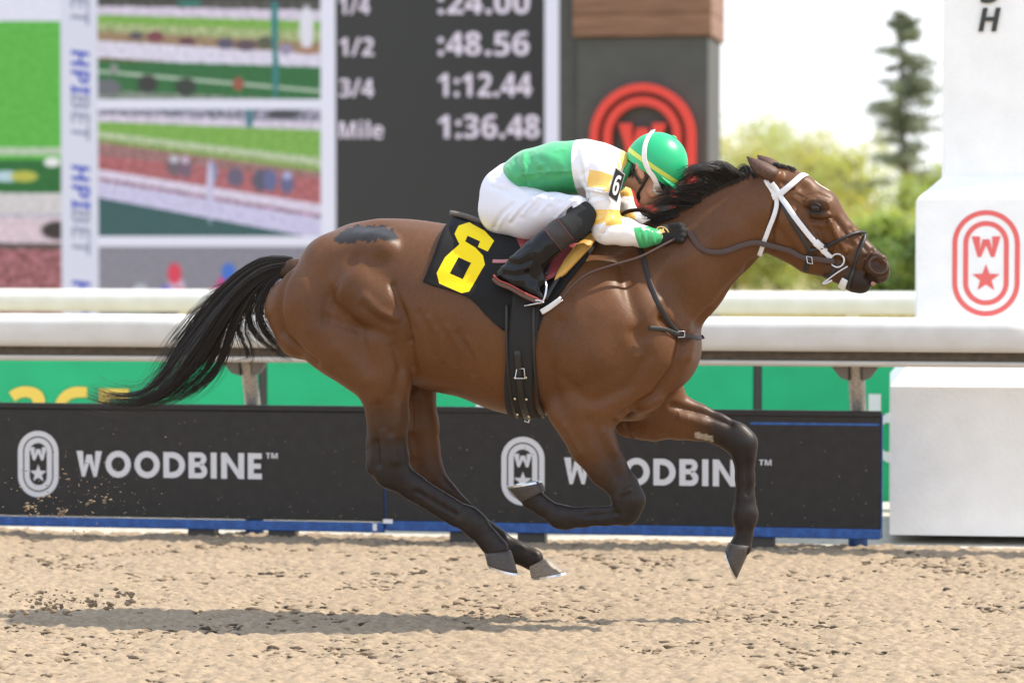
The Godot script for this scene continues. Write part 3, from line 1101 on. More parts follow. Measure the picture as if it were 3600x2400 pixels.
func build_video_board() -> void:
	var o := thing("video_board", "huge video board showing race pictures, a white lettered strip and race times", "video board", Vector3(-8.1119, 0.0000, -27.6356), 0.17453)
	var zf := 0.0
	obj("cabinet", box_mesh(Vector3(-0.45, 2.95, -0.32), Vector3(9.16, 5.0, 0.6), 0.02), M.clad_grey, o)
	for x: float in [-3.6, -1.0, 1.8]:
		obj("leg", box_mesh(Vector3(x, 0.24, -0.35), Vector3(0.3, 0.52, 0.3), 0.02), M.clad_grey, o)
	var cold := Color(0.93, 0.93, 1.0)
	var white := screen_mat(null, cold, 0.98)
	var paper := screen_mat(null, Color(0.90, 0.905, 0.975), 0.95)
	var dark := screen_mat(null, Color(0.19, 0.19, 0.195), 0.8)  # faint grey glow stands for sky reflected on the black screen
	var rose := Color(0.66, 0.45, 0.46)
	var lawn := Color(0.36, 0.73, 0.26)
	var lime := Color(0.50, 0.70, 0.30)
	var ivy := Color(0.16, 0.43, 0.22)
	var fog := Color(0.86, 0.82, 0.90)
	# left picture
	var left := picture(150, 400, [[0, 0, Color(0.92, 0.92, 0.99), 0.03], [36, -0.01, lawn, 0.06], [168, 0.0, Color(0.75, 0.82, 0.72), 0.1], [176, 0.0, lawn, 0.1], [181, 0.0, Color(0.08, 0.42, 0.16), 0.05], [213, 0.02, Color(0.85, 0.83, 0.84), 0.1], [236, 0.01, Color(0.75, 0.74, 0.80), 0.1], [240, 0.01, Color(0.88, 0.80, 0.84), 0.1], [266, 0.02, Color(0.35, 0.3, 0.3), 0.1], [272, 0.02, Color(0.62, 0.38, 0.40), 0.3], [330, 0.0, Color(0.64, 0.46, 0.47), 0.3]],
		[[104, 198, 15, 7, Color(0.75, 0.85, 0.9)], [119, 198, 13, 7, Color(0.75, 0.75, 0.3)], [147, 255, 16, 11, Color(0.2, 0.16, 0.15)], [142, 183, 8, 6, Color(0.95, 0.95, 0.95)]], 601)
	# upper right picture
	var one := picture(280, 124, [[0, 0, Color(0.3, 0.3, 0.28), 0.3], [5, 0.02, fog, 0.16], [16, 0.03, lime, 0.1], [27, 0.035, Color(0.66, 0.72, 0.50), 0.3], [37, 0.05, Color(0.62, 0.52, 0.40), 0.12], [49, 0.06, Color(0.88, 0.86, 0.94), 0.16], [70, 0.07, Color(0.45, 0.36, 0.22), 0.06], [74, 0.03, ivy, 0.06], [86, 0.09, Color(0.72, 0.79, 0.72), 0.1], [90, 0.09, ivy, 0.08], [112, 0.045, Color(0.5, 0.55, 0.5), 0.3]],
		[[48, 43, 10, 6, Color(0.35, 0.3, 0.35)], [72, 44, 12, 8, Color(0.5, 0.25, 0.3)], [112, 50, 12, 6, Color(0.4, 0.25, 0.28)], [160, 53, 12, 8, Color(0.35, 0.33, 0.42)], [186, 55, 16, 8, Color(0.38, 0.3, 0.35)], [210, 52, 12, 10, Color(0.35, 0.36, 0.28)], [236, 60, 10, 8, Color(0.6, 0.56, 0.68)], [10, 108, 22, 12, Color(0.42, 0.43, 0.46)], [62, 104, 14, 13, Color(0.2, 0.2, 0.2)], [110, 108, 15, 13, Color(0.19, 0.23, 0.2)], [176, 104, 8, 10, Color(0.62, 0.35, 0.28)], [20, 85, 6, 8, Color(0.55, 0.57, 0.55)], [222, 20, 4.5, 70, Color(0.16, 0.5, 0.52)], [223, 90, 4.5, 40, Color(0.2, 0.5, 0.52)], [262, 34, 10, 34, Color(0.9, 0.9, 0.95)], [264, 62, 20, 5, Color(0.66, 0.5, 0.4)], [115, 1, 18, 4, Color(0.1, 0.55, 0.5)]], 602)
	# lower right picture
	var two := picture(280, 162, [[0, 0, Color(0.55, 0.55, 0.62), 0.5], [6, 0.035, fog, 0.2], [15, 0.04, lime, 0.1], [28, 0.12, Color(0.74, 0.80, 0.66), 0.2], [35, 0.13, Color(0.55, 0.66, 0.36), 0.2], [41, 0.14, Color(0.62, 0.45, 0.45), 0.2], [58, 0.11, Color(0.70, 0.40, 0.42), 0.2], [76, 0.16, Color(0.88, 0.84, 0.93), 0.14], [86, 0.17, Color(0.62, 0.48, 0.56), 0.4], [91, 0.17, Color(0.82, 0.80, 0.93), 0.14], [112, 0.19, Color(0.20, 0.36, 0.37), 0.05]],
		[[95, 72, 11, 14, Color(0.45, 0.38, 0.42)], [109, 75, 10, 14, Color(0.48, 0.38, 0.46)], [144, 80, 7, 15, Color(0.55, 0.55, 0.68)], [172, 86, 12, 14, Color(0.42, 0.38, 0.48)], [204, 90, 12, 16, Color(0.36, 0.35, 0.44)], [216, 90, 10, 16, Color(0.4, 0.42, 0.6)], [237, 94, 10, 15, Color(0.40, 0.40, 0.56)], [95, 63, 7, 6, Color(0.78, 0.78, 0.82)], [109, 64, 6, 6, Color(0.8, 0.72, 0.82)], [237, 84, 6, 6, Color(0.7, 0.72, 0.9)], [190, 10, 6, 16, Color(0.3, 0.5, 0.55)], [232, 6, 24, 7, Color(0.28, 0.28, 0.32)], [140, 104, 5, 46, Color(0.80, 0.79, 0.92)]], 603)
	# bottom picture
	var three := picture(280, 100, [[0, 0, Color(0.55, 0.54, 0.59), 0.05]],
		[[52, 44, 15, 16, Color(0.74, 0.76, 0.80)], [54, 60, 14, 14, Color(0.45, 0.55, 0.5)], [97, 36, 13, 13, Color(0.85, 0.75, 0.84)], [95, 22, 10, 10, Color(0.88, 0.25, 0.36)], [84, 44, 14, 14, Color(0.45, 0.40, 0.80)], [100, 44, 11, 12, Color(0.84, 0.32, 0.42)], [84, 60, 16, 14, Color(0.3, 0.28, 0.34)], [162, 34, 16, 13, Color(0.84, 0.22, 0.56)], [163, 21, 10, 9, Color(0.25, 0.45, 0.82)], [145, 44, 12, 12, Color(0.86, 0.36, 0.52)], [136, 52, 12, 12, Color(0.86, 0.78, 0.86)], [160, 50, 12, 16, Color(0.27, 0.26, 0.38)], [206, 26, 14, 12, Color(0.76, 0.78, 0.55)], [206, 42, 14, 14, Color(0.7, 0.6, 0.6)]], 604)
	var rects := [
		["screen_picture", -420, 215, -40, 1290, screen_mat(left)],
		["screen_strip", 215, 345, -40, 1290, paper],
		["screen_picture", 345, 1128, 8, 350, screen_mat(one)],
		["screen_strip", 345, 1128, -40, 8, screen_mat(null, Color(0.30, 0.30, 0.28), 0.6)],
		["screen_strip", 345, 1128, 350, 385, white],
		["screen_picture", 345, 1128, 385, 830, screen_mat(two)],
		["screen_strip", 345, 1128, 830, 866, white],
		["screen_picture", 345, 1128, 866, 1290, screen_mat(three)],
		["screen_strip", 1128, 1180, -40, 1290, white],
		["screen_scoreboard", 1180, 1915, -40, 1290, dark],
		["screen_strip", 1915, 1965, -40, 1290, white]]
	for r: Array in rects:
		var st := new_st()
		flat_panel(st, bx(r[1]), by(r[4]), bx(r[2]), by(r[3]), zf)
		obj(r[0], st.commit(), r[5], o)
	# race times
	var num := screen_mat(null, Color(0.92, 0.88, 0.95), 0.98)
	for row: Array in [["1/4", ":24.00", 53, 108], ["1/2", ":48.56", 198, 122], ["3/4", "1:12.44", 342, 122], ["Mile", "1:36.48", 488, 130]]:
		var yb: float = by(row[2])
		lettering("time_label", row[0], bx(1193 + (155 if row[0] == "Mile" else row[3])) - bx(1193), 0.255, Vector3(bx(1193), yb, zf + 0.01), num, o)
		var xl := 1540.0
		var xr: float = {":24.00": 1862, ":48.56": 1860, "1:12.44": 1870, "1:36.48": 1897}[row[1]]
		lettering("race_time", row[1], bx(xr) - bx(xl), 0.335, Vector3(bx(xl), yb, zf + 0.01), num, o)
	# lettering that runs down the white strip
	var blue := screen_mat(null, Color(0.13, 0.28, 0.80), 0.9)
	var grey := screen_mat(null, Color(0.62, 0.64, 0.74), 0.95)
	for v0: float in [-225.0, 178.0, 580.0, 985.0]:
		lettering("strip_letters", "HPI", (330.0 - 178.0) * BP, 0.255, Vector3(bx(252), by(v0), zf + 0.01), blue, o, Vector3(0, 0, -PI / 2), 0.12)
		lettering("strip_letters", "BET", (490.0 - 335.0) * BP, 0.255, Vector3(bx(252), by(v0 + 155.0), zf + 0.01), grey, o, Vector3(0, 0, -PI / 2), 0.12)

const BP := 40.0 / 10032.0
func bx(u: float) -> float:
	return (u - 1000.0) * BP
func by(v: float) -> float:
	return 1.49 + (850.0 - v) * BP

func build_clad_pillar() -> void:
	var o := thing("clad_pillar", "tall dark grey pillar with timber top and raised red oval emblem", "pillar", Vector3(-3.4627, 0, -24.391))
	obj("shaft", box_mesh(Vector3(0.828, 2.03, -0.75), Vector3(1.656, 4.06, 1.5), 0.01), M.clad_grey, o)
	obj("side_panel", box_mesh(Vector3(-0.12, 3.0, -0.6), Vector3(0.235, 6.0, 0.9), 0.01), M.clad_grey, o)
	for i in 5:
		obj("timber_board", box_mesh(Vector3(0.825, 4.205 + i * 0.285, -0.76), Vector3(1.75, 0.279, 1.66), 0.008), M.wood, o)
	var e := Node3D.new()
	e.name = "emblem"
	o.add_child(e)
	e.position = Vector3(0.84, 2.40, 0.02)
	var w := 1.32
	var h := 2.14
	for k in 2:
		var ww := w - k * 0.33
		var hh := h - k * 0.33
		obj("emblem_ring", ring_mesh(ww, hh, 0.105, 0.13), M.sign_red, e)
	obj("emblem_letter", prism(w_poly(0.60, 0.42, 0.17), 0.13), M.sign_red, e, Vector3(0, 0.36, 0))
	obj("emblem_star", prism(star_poly(0.30), 0.13), M.sign_red, e, Vector3(0, -0.30, 0))

# =============================================================================================
# rails, hoarding, boards, tower
# =============================================================================================
func sweep_x(profile: Array, x0: float, x1: float, smooth := true) -> ArrayMesh:
	var st := new_st()
	if not smooth:
		st.set_smooth_group(-1)
	var rings := []
	var n := 24
	for i in n + 1:
		var x := lerpf(x0, x1, float(i) / n)
		var ring := []
		for q: Vector2 in profile:
			ring.append(Vector3(x, q.y, q.x))
		rings.append(ring)
	loft(st, rings)
	return done(st)

func build_rear_rail() -> void:
	var o := thing("rear_rail", "cream white rail running behind the running rail, in front of the video board", "rail", Vector3(-2.0, 0, -12.0))
	obj("rail_cover", sweep_x([Vector2(-0.12, 1.03), Vector2(-0.08, 1.075), Vector2(0.0, 1.088), Vector2(0.07, 1.07), Vector2(0.1, 1.04), Vector2(0.095, 0.97), Vector2(0.075, 0.93), Vector2(0.07, 0.905), Vector2(0.02, 0.90), Vector2(-0.05, 0.93), Vector2(-0.1, 0.98)], -22.0, 22.0), M.rail_cream, o)
	for i in 15:
		var x := -19.92 + i * 2.83
		obj("post", tube_mesh(curve([Vector3(x - 0.1, 0, -0.35), Vector3(x - 0.08, 0.5, -0.34), Vector3(x - 0.05, 0.86, -0.24), Vector3(x, 1.0, 0.0)], 10), 0.05, 10), M.rail_cream, o)

func build_hoarding() -> void:
	var xs := [[-5.56, -2.452], [-2.398, 0.496], [0.546, 3.28]]
	var tell := ["green advertising panel with yellow digits behind the horse's tail", "plain looking green advertising panel behind the horse's legs", "green advertising panel partly hidden by the white tower's base"]
	for i in 3:
		var a: float = xs[i][0]
		var b: float = xs[i][1]
		var o := thing("green_hoarding", tell[i], "hoarding", Vector3((a + b) * 0.5, 0, -5.2), 0.0, "green advertising panels behind the rail")
		var w := b - a
		obj("panel", box_mesh(Vector3(0, 0.45, -0.03), Vector3(w, 0.9, 0.05), 0.004), M.hoard_green, o)
		for x: float in [-w * 0.35, w * 0.35]:
			obj("leg", box_mesh(Vector3(x, 0.42, -0.12), Vector3(0.05, 0.84, 0.05), 0.004), M.post_dark, o)
		var wl := 0.70
		lettering("letters", "bet", wl, 0.395, Vector3(-0.755, 0.225, 0.0), M.print_white, o, Vector3.ZERO, 0.0, 0.003)
		lettering("digits", "365", 0.78, 0.395, Vector3(0.0, 0.225, 0.0), M.print_yellow, o, Vector3.ZERO, 0.0, 0.003)
	for x: float in [-2.425, 0.521]:
		var p := thing("panel_post", "dark square post between green panels, near the horse's %s" % ("tail" if x < 0.0 else "outstretched foreleg"), "post", Vector3(x, 0, -5.24), 0.0, "posts between the green panels")
		obj("post", box_mesh(Vector3(0, 0.47, 0), Vector3(0.046, 0.94, 0.046), 0.003), M.post_dark, p)
		obj("foot_plate", box_mesh(Vector3(0, 0.008, 0), Vector3(0.12, 0.016, 0.12), 0.002), M.post_dark, p)

func build_running_rail() -> void:
	var o := thing("running_rail", "broad white running rail along the track behind the galloping horse", "rail", Vector3(-0.5, 0, -2.97))
	var prof := [Vector2(-0.17, 1.05), Vector2(-0.155, 1.085), Vector2(-0.10, 1.108), Vector2(0.0, 1.118), Vector2(0.09, 1.110), Vector2(0.118, 1.100), Vector2(0.130, 1.082), Vector2(0.134, 1.06), Vector2(0.124, 0.985), Vector2(0.116, 0.960), Vector2(0.10, 0.950), Vector2(0.03, 0.950), Vector2(-0.02, 0.945), Vector2(-0.025, 0.912), Vector2(0.045, 0.905), Vector2(0.058, 0.898), Vector2(0.056, 0.884), Vector2(0.04, 0.874), Vector2(-0.06, 0.874), Vector2(-0.10, 0.905), Vector2(-0.155, 0.96)]
	# three lengths butted together
	for s: Array in [[-10.2, -5.92], [-5.916, -1.62], [-1.616, 2.62], [2.624, 7.0], [7.004, 11.4]]:
		obj("rail_cover", sweep_x(prof, s[0], s[1]), M.rail_white, o)
		obj("recess_shade_strip", box_mesh(Vector3((s[0] + s[1]) * 0.5, 0.9285, 0.022), Vector3(s[1] - s[0], 0.042, 0.07), 0.002), M.recess_shade, o)  # dark strip added to paint the shade under the overhang
	for px: float in [-1.9265 + 0.5, 1.2024 + 0.5]:
		var c := curve([Vector3(px + 0.01, -0.06, -0.17), Vector3(px + 0.01, 0.35, -0.165), Vector3(px + 0.008, 0.62, -0.15), Vector3(px + 0.003, 0.80, -0.10), Vector3(px, 0.93, -0.04)], 14)
		var p := obj("post", tube_mesh(c, 0.042, 14), M.galvanised, o)
		obj("sleeve", tube_mesh([Vector3(px + 0.01, -0.06, -0.17), Vector3(px + 0.009, 0.56, -0.156)], 0.049, 14), M.board_blue, p)
		for sx: float in [-1.0, 1.0]:
			var b := new_st()
			var pts := [Vector3(px + sx * 0.035, 0.935, 0.0), Vector3(px + sx * 0.115, 0.925, 0.0), Vector3(px + sx * 0.115, 0.87, -0.01), Vector3(px + sx * 0.075, 0.815, -0.03), Vector3(px + sx * 0.035, 0.80, -0.05)]
			var back := []
			for q: Vector3 in pts:
				back.append(q + Vector3(0, 0.0, -0.05))
			b.set_smooth_group(-1)
			face(b, pts, Vector3(0, 0, 1))
			face(b, back, Vector3(0, 0, -1))
			for k in pts.size():
				var l := (k + 1) % pts.size()
				face(b, [pts[k], pts[l], back[l], back[k]], (pts[k] as Vector3) - Vector3(px + sx * 0.07, 0.87, 0))
			obj("bracket", done(b), M.bracket, p)

func build_boards() -> void:
	var z := -3.0
	board("dusty black advertising board with grey lettering behind the horse's tail and hind legs", -4.6798, -1.1902, z, [[-3.0453, -2.8359, -1.8386]], 0.0, 1)
	board("black advertising board with grey lettering behind the horse's forelegs", -1.1813, 1.3320, z + 0.012, [[-0.4704, -0.2588, 0.7052]], 0.012, 2)

func board(label: String, x0: float, x1: float, z: float, prints: Array, lift: float, seed_value: int) -> void:
	rng.seed = 900 + seed_value
	var w := x1 - x0
	var o := thing("advertising_board", label, "board", Vector3((x0 + x1) * 0.5, 0, z), 0.0, "black boards under the running rail")
	obj("panel", box_mesh(Vector3(0, 0.318 + 0.02 + lift * 0.5, -0.02), Vector3(w, 0.56, 0.04), 0.003), M.board_black, o)
	obj("top_strip", box_mesh(Vector3(0, 0.634 + lift * 0.2, -0.017), Vector3(w, 0.030, 0.046), 0.004), M.board_black, o)
	obj("kick_strip", box_mesh(Vector3(0, 0.028 + lift, -0.014), Vector3(w - 0.004, 0.05, 0.046), 0.005), M.board_blue, o)
	obj("end_cap", box_mesh(Vector3(w * 0.5 + 0.004, 0.33, -0.02), Vector3(0.006, 0.62, 0.042), 0.002), M.board_blue, o)
	for x: float in ([w * 0.5 - 0.98, w * 0.5 - 0.55] if seed_value == 1 else [-w * 0.5 + 0.4, -w * 0.5 + 0.75, w * 0.5 - 0.6]):
		obj("foot", box_mesh(Vector3(x, -0.02, -0.06), Vector3(0.14, 0.075, 0.10), 0.004), M.post_dark, o)
	for pr2: Array in prints:
		var ex: float = pr2[0] - o.position.x
		emblem(o, Vector3(ex, 0.330, 0.0005), 0.222, 0.348, 0.028, 0.0075, M.print_grey)
		var tx: float = pr2[1] - o.position.x
		var tw: float = pr2[2] - pr2[1]
		woodletters(o, Vector3(tx, 0.268, 0.0005), tw, 0.134)
		lettering("trade_mark", "TM", 0.062, 0.028, Vector3(tx + tw + 0.022, 0.376, 0.0005), M.print_grey, o, Vector3.ZERO, 0.0, 0.002)
	if seed_value == 2:
		obj("blue_line", box_mesh(Vector3(w * 0.5 - 0.33, 0.585, 0.0012), Vector3(0.64, 0.012, 0.002), 0.0005), M.board_blue, o)
		obj("tape", box_mesh(Vector3(-w * 0.5 + 0.012, 0.064, 0.011), Vector3(0.05, 0.022, 0.003), 0.0005), M.print_white, o)
	else:
		obj("tape", box_mesh(Vector3(w * 0.5 - 0.05, 0.032, 0.011), Vector3(0.022, 0.036, 0.003), 0.0005), M.print_white, o)
	# splashes of dried sand
	var st := new_st()
	st.set_smooth_group(-1)
	for i in 110:
		var q := Vector2(fposmod(sin(floorf(i / 9.0) * 12.7) * 3.1 + rng.randfn(0.0, 0.16), w - 0.08) - w * 0.5 + 0.04, 0.07 + 0.5 * pow(rng.randf(), 1.7))
		var s := rng.randf_range(0.001, 0.0036)
		var poly := PackedVector2Array()
		for k in 6:
			var a := TAU * k / 6.0
			poly.append(q + Vector2(cos(a) * s * rng.randf_range(0.7, 1.8), sin(a) * s * rng.randf_range(0.5, 1.2)))
		flat_poly(st, poly, Vector3(0, 0, 0.0031), Vector3.RIGHT, Vector3.UP)
	var d := obj("dried_splashes", done(st), M.splash, o)
	d.set_meta("kind", "stuff")

# geometric capitals drawn as strokes: W O O D B I N E in a box of w by h
func woodletters(o: Node3D, at: Vector3, w: float, h: float) -> void:
	var s := h * 0.235
	var adv := [1.14, 1.13, 1.13, 0.98, 0.86, 0.40, 1.03, 0.68]
	var sum := 0.0
	for a: float in adv:
		sum += a
	var k := w / (sum - 0.14)
	var x := 0.0
	var kinds := ["W", "O", "O", "D", "B", "I", "N", "E"]
	for i in 8:
		var lw: float = (adv[i] - 0.14) * k
		var p := at + Vector3(x, 0, 0)
		var shapes := glyph(kinds[i], lw, h, s)
		var st := new_st()
		st.set_smooth_group(-1)
		for poly: PackedVector2Array in shapes:
			flat_poly(st, poly, Vector3(0, 0, 0.002), Vector3.RIGHT, Vector3.UP)
		obj("letter", done(st), M.print_grey, o, p)
		x += adv[i] * k

func arc_band(c: Vector2, rx: float, ry: float, s: float, a0: float, a1: float, n := 28) -> Array:
	var out := []
	for i in n:
		var a := lerpf(a0, a1, float(i) / n)
		var b := lerpf(a0, a1, float(i + 1) / n)
		var da := Vector2(cos(a), sin(a))
		var db := Vector2(cos(b), sin(b))
		out.append(PackedVector2Array([c + da * Vector2(rx, ry), c + db * Vector2(rx, ry), c + db * Vector2(rx - s, ry - s), c + da * Vector2(rx - s, ry - s)]))
	return out

func rect(x0: float, y0: float, x1: float, y1: float) -> PackedVector2Array:
	return PackedVector2Array([Vector2(x0, y0), Vector2(x1, y0), Vector2(x1, y1), Vector2(x0, y1)])

func glyph(c: String, w: float, h: float, s: float) -> Array:
	match c:
		"O":
			return arc_band(Vector2(w * 0.5, h * 0.5), w * 0.5, h * 0.52, s, 0, TAU, 40)
		"I":
			return [rect(0, 0, s, h)]
		"E":
			return [rect(0, 0, s, h), rect(s, 0, w, s * 0.92), rect(s, h - s * 0.92, w, h), rect(s, h * 0.5 - s * 0.42, w * 0.93, h * 0.5 + s * 0.42)]
		"D":
			return [rect(0, 0, s, h), rect(s, 0, w - h * 0.5, s * 0.95), rect(s, h - s * 0.95, w - h * 0.5, h)] + arc_band(Vector2(w - h * 0.5, h * 0.5), h * 0.5, h * 0.5, s, -PI / 2, PI / 2)
		"B":
			var r := h * 0.28
			var q := h * 0.25
			return [rect(0, 0, s, h), rect(s, 0, w - r, s * 0.86), rect(s, h - s * 0.86, w - r, h), rect(s, h * 0.53 - s * 0.43, w - r, h * 0.53 + s * 0.43)] + arc_band(Vector2(w - r, r), r, r, s * 0.9, -PI / 2, PI / 2) + arc_band(Vector2(w - r, h - q), q * 1.0, q, s * 0.86, -PI / 2, PI / 2)
		"N":
			return [rect(0, 0, s, h), rect(w - s, 0, w, h), PackedVector2Array([Vector2(s * 0.98, h), Vector2(s * 0.98, h - s * 1.45), Vector2(w - s * 0.98, 0), Vector2(w - s * 0.98, s * 1.45)])]
		"W":
			var out := PackedVector2Array()
			for q in w_poly(w, h, s * 1.12):
				out.append(q + Vector2(w * 0.5, h * 0.5))
			return [out]
	return []

# a block with a sloping top: footprint x0..x1, z0..z1, straight to y1, sloping in by `inset` up to y2
func hipped(st: SurfaceTool, x0: float, x1: float, z0: float, z1: float, y0: float, y1: float, y2: float, inset: float) -> void:
	st.set_smooth_group(-1)
	var levels := [[y0, 0.0], [y1 - 0.01, 0.0], [y1, 0.006], [y2, inset]]
	var rings := []
	for l: Array in levels:
		var i: float = l[1]
		rings.append([Vector3(x0 + i, l[0], z1 - i), Vector3(x0 + i, l[0], z0 + i), Vector3(x1 - i, l[0], z0 + i), Vector3(x1 - i, l[0], z1 - i)])
	for r in 3:
		for j in 4:
			var a: Array = rings[r]
			var b: Array = rings[r + 1]
			var n := ((a[j] as Vector3) + (a[(j + 1) % 4] as Vector3)) * 0.5 - Vector3((x0 + x1) * 0.5, 0, (z0 + z1) * 0.5)
			face(st, [a[j], a[(j + 1) % 4], b[(j + 1) % 4], b[j]], Vector3(n.x, 0.01, n.z))
	face(st, rings[3], Vector3.UP)
	face(st, rings[0], Vector3.DOWN)

func build_tower() -> void:
	var o := thing("finish_tower", "white stepped finish tower with red oval emblem and dark slanted letters", "tower", Vector3(2.0532, 0.0000, -4.0268), 0.044)
	var x0: float = -0.8017 + 0.08
	var st := new_st()
	hipped(st, x0, 0.75, -0.85, 0.62, 0.0, 0.7652, 0.8645, 0.09)
	obj("base_block", done(st), M.render_white, o)
	st = new_st()
	var bx0: float = -0.6158 + 0.031
	hipped(st, bx0, 0.62, -0.7, 0.24, 0.78, 1.7222, 1.8284, 0.13)
	obj("emblem_block", done(st), M.render_white, o)
	st = new_st()
	bev_box(st, Vector3(-0.4607 + 0.464, 2.75, -0.22), Vector3(0.9, 2.0, 0.62), 0.006)
	obj("shaft", done(st), M.render_white, o)
	var e := Node3D.new()
	e.name = "emblem"
	o.add_child(e)
	e.position = Vector3(-0.2630 + 0.031, 1.3798, 0.2405)
	emblem(e, Vector3.ZERO, 0.346, 0.55, 0.026, 0.030, M.logo_red)
	lettering("tower_letter", "H", 0.092, 0.122, Vector3(-0.2855 + 0.012, 2.5884, 0.092), M.letter_dark, o, Vector3.ZERO, 0.19, 0.012)
	lettering("tower_letter", "S", 0.088, 0.126, Vector3(-0.2766 + 0.012, 2.7354, 0.092), M.letter_dark, o, Vector3.ZERO, 0.19, 0.012)

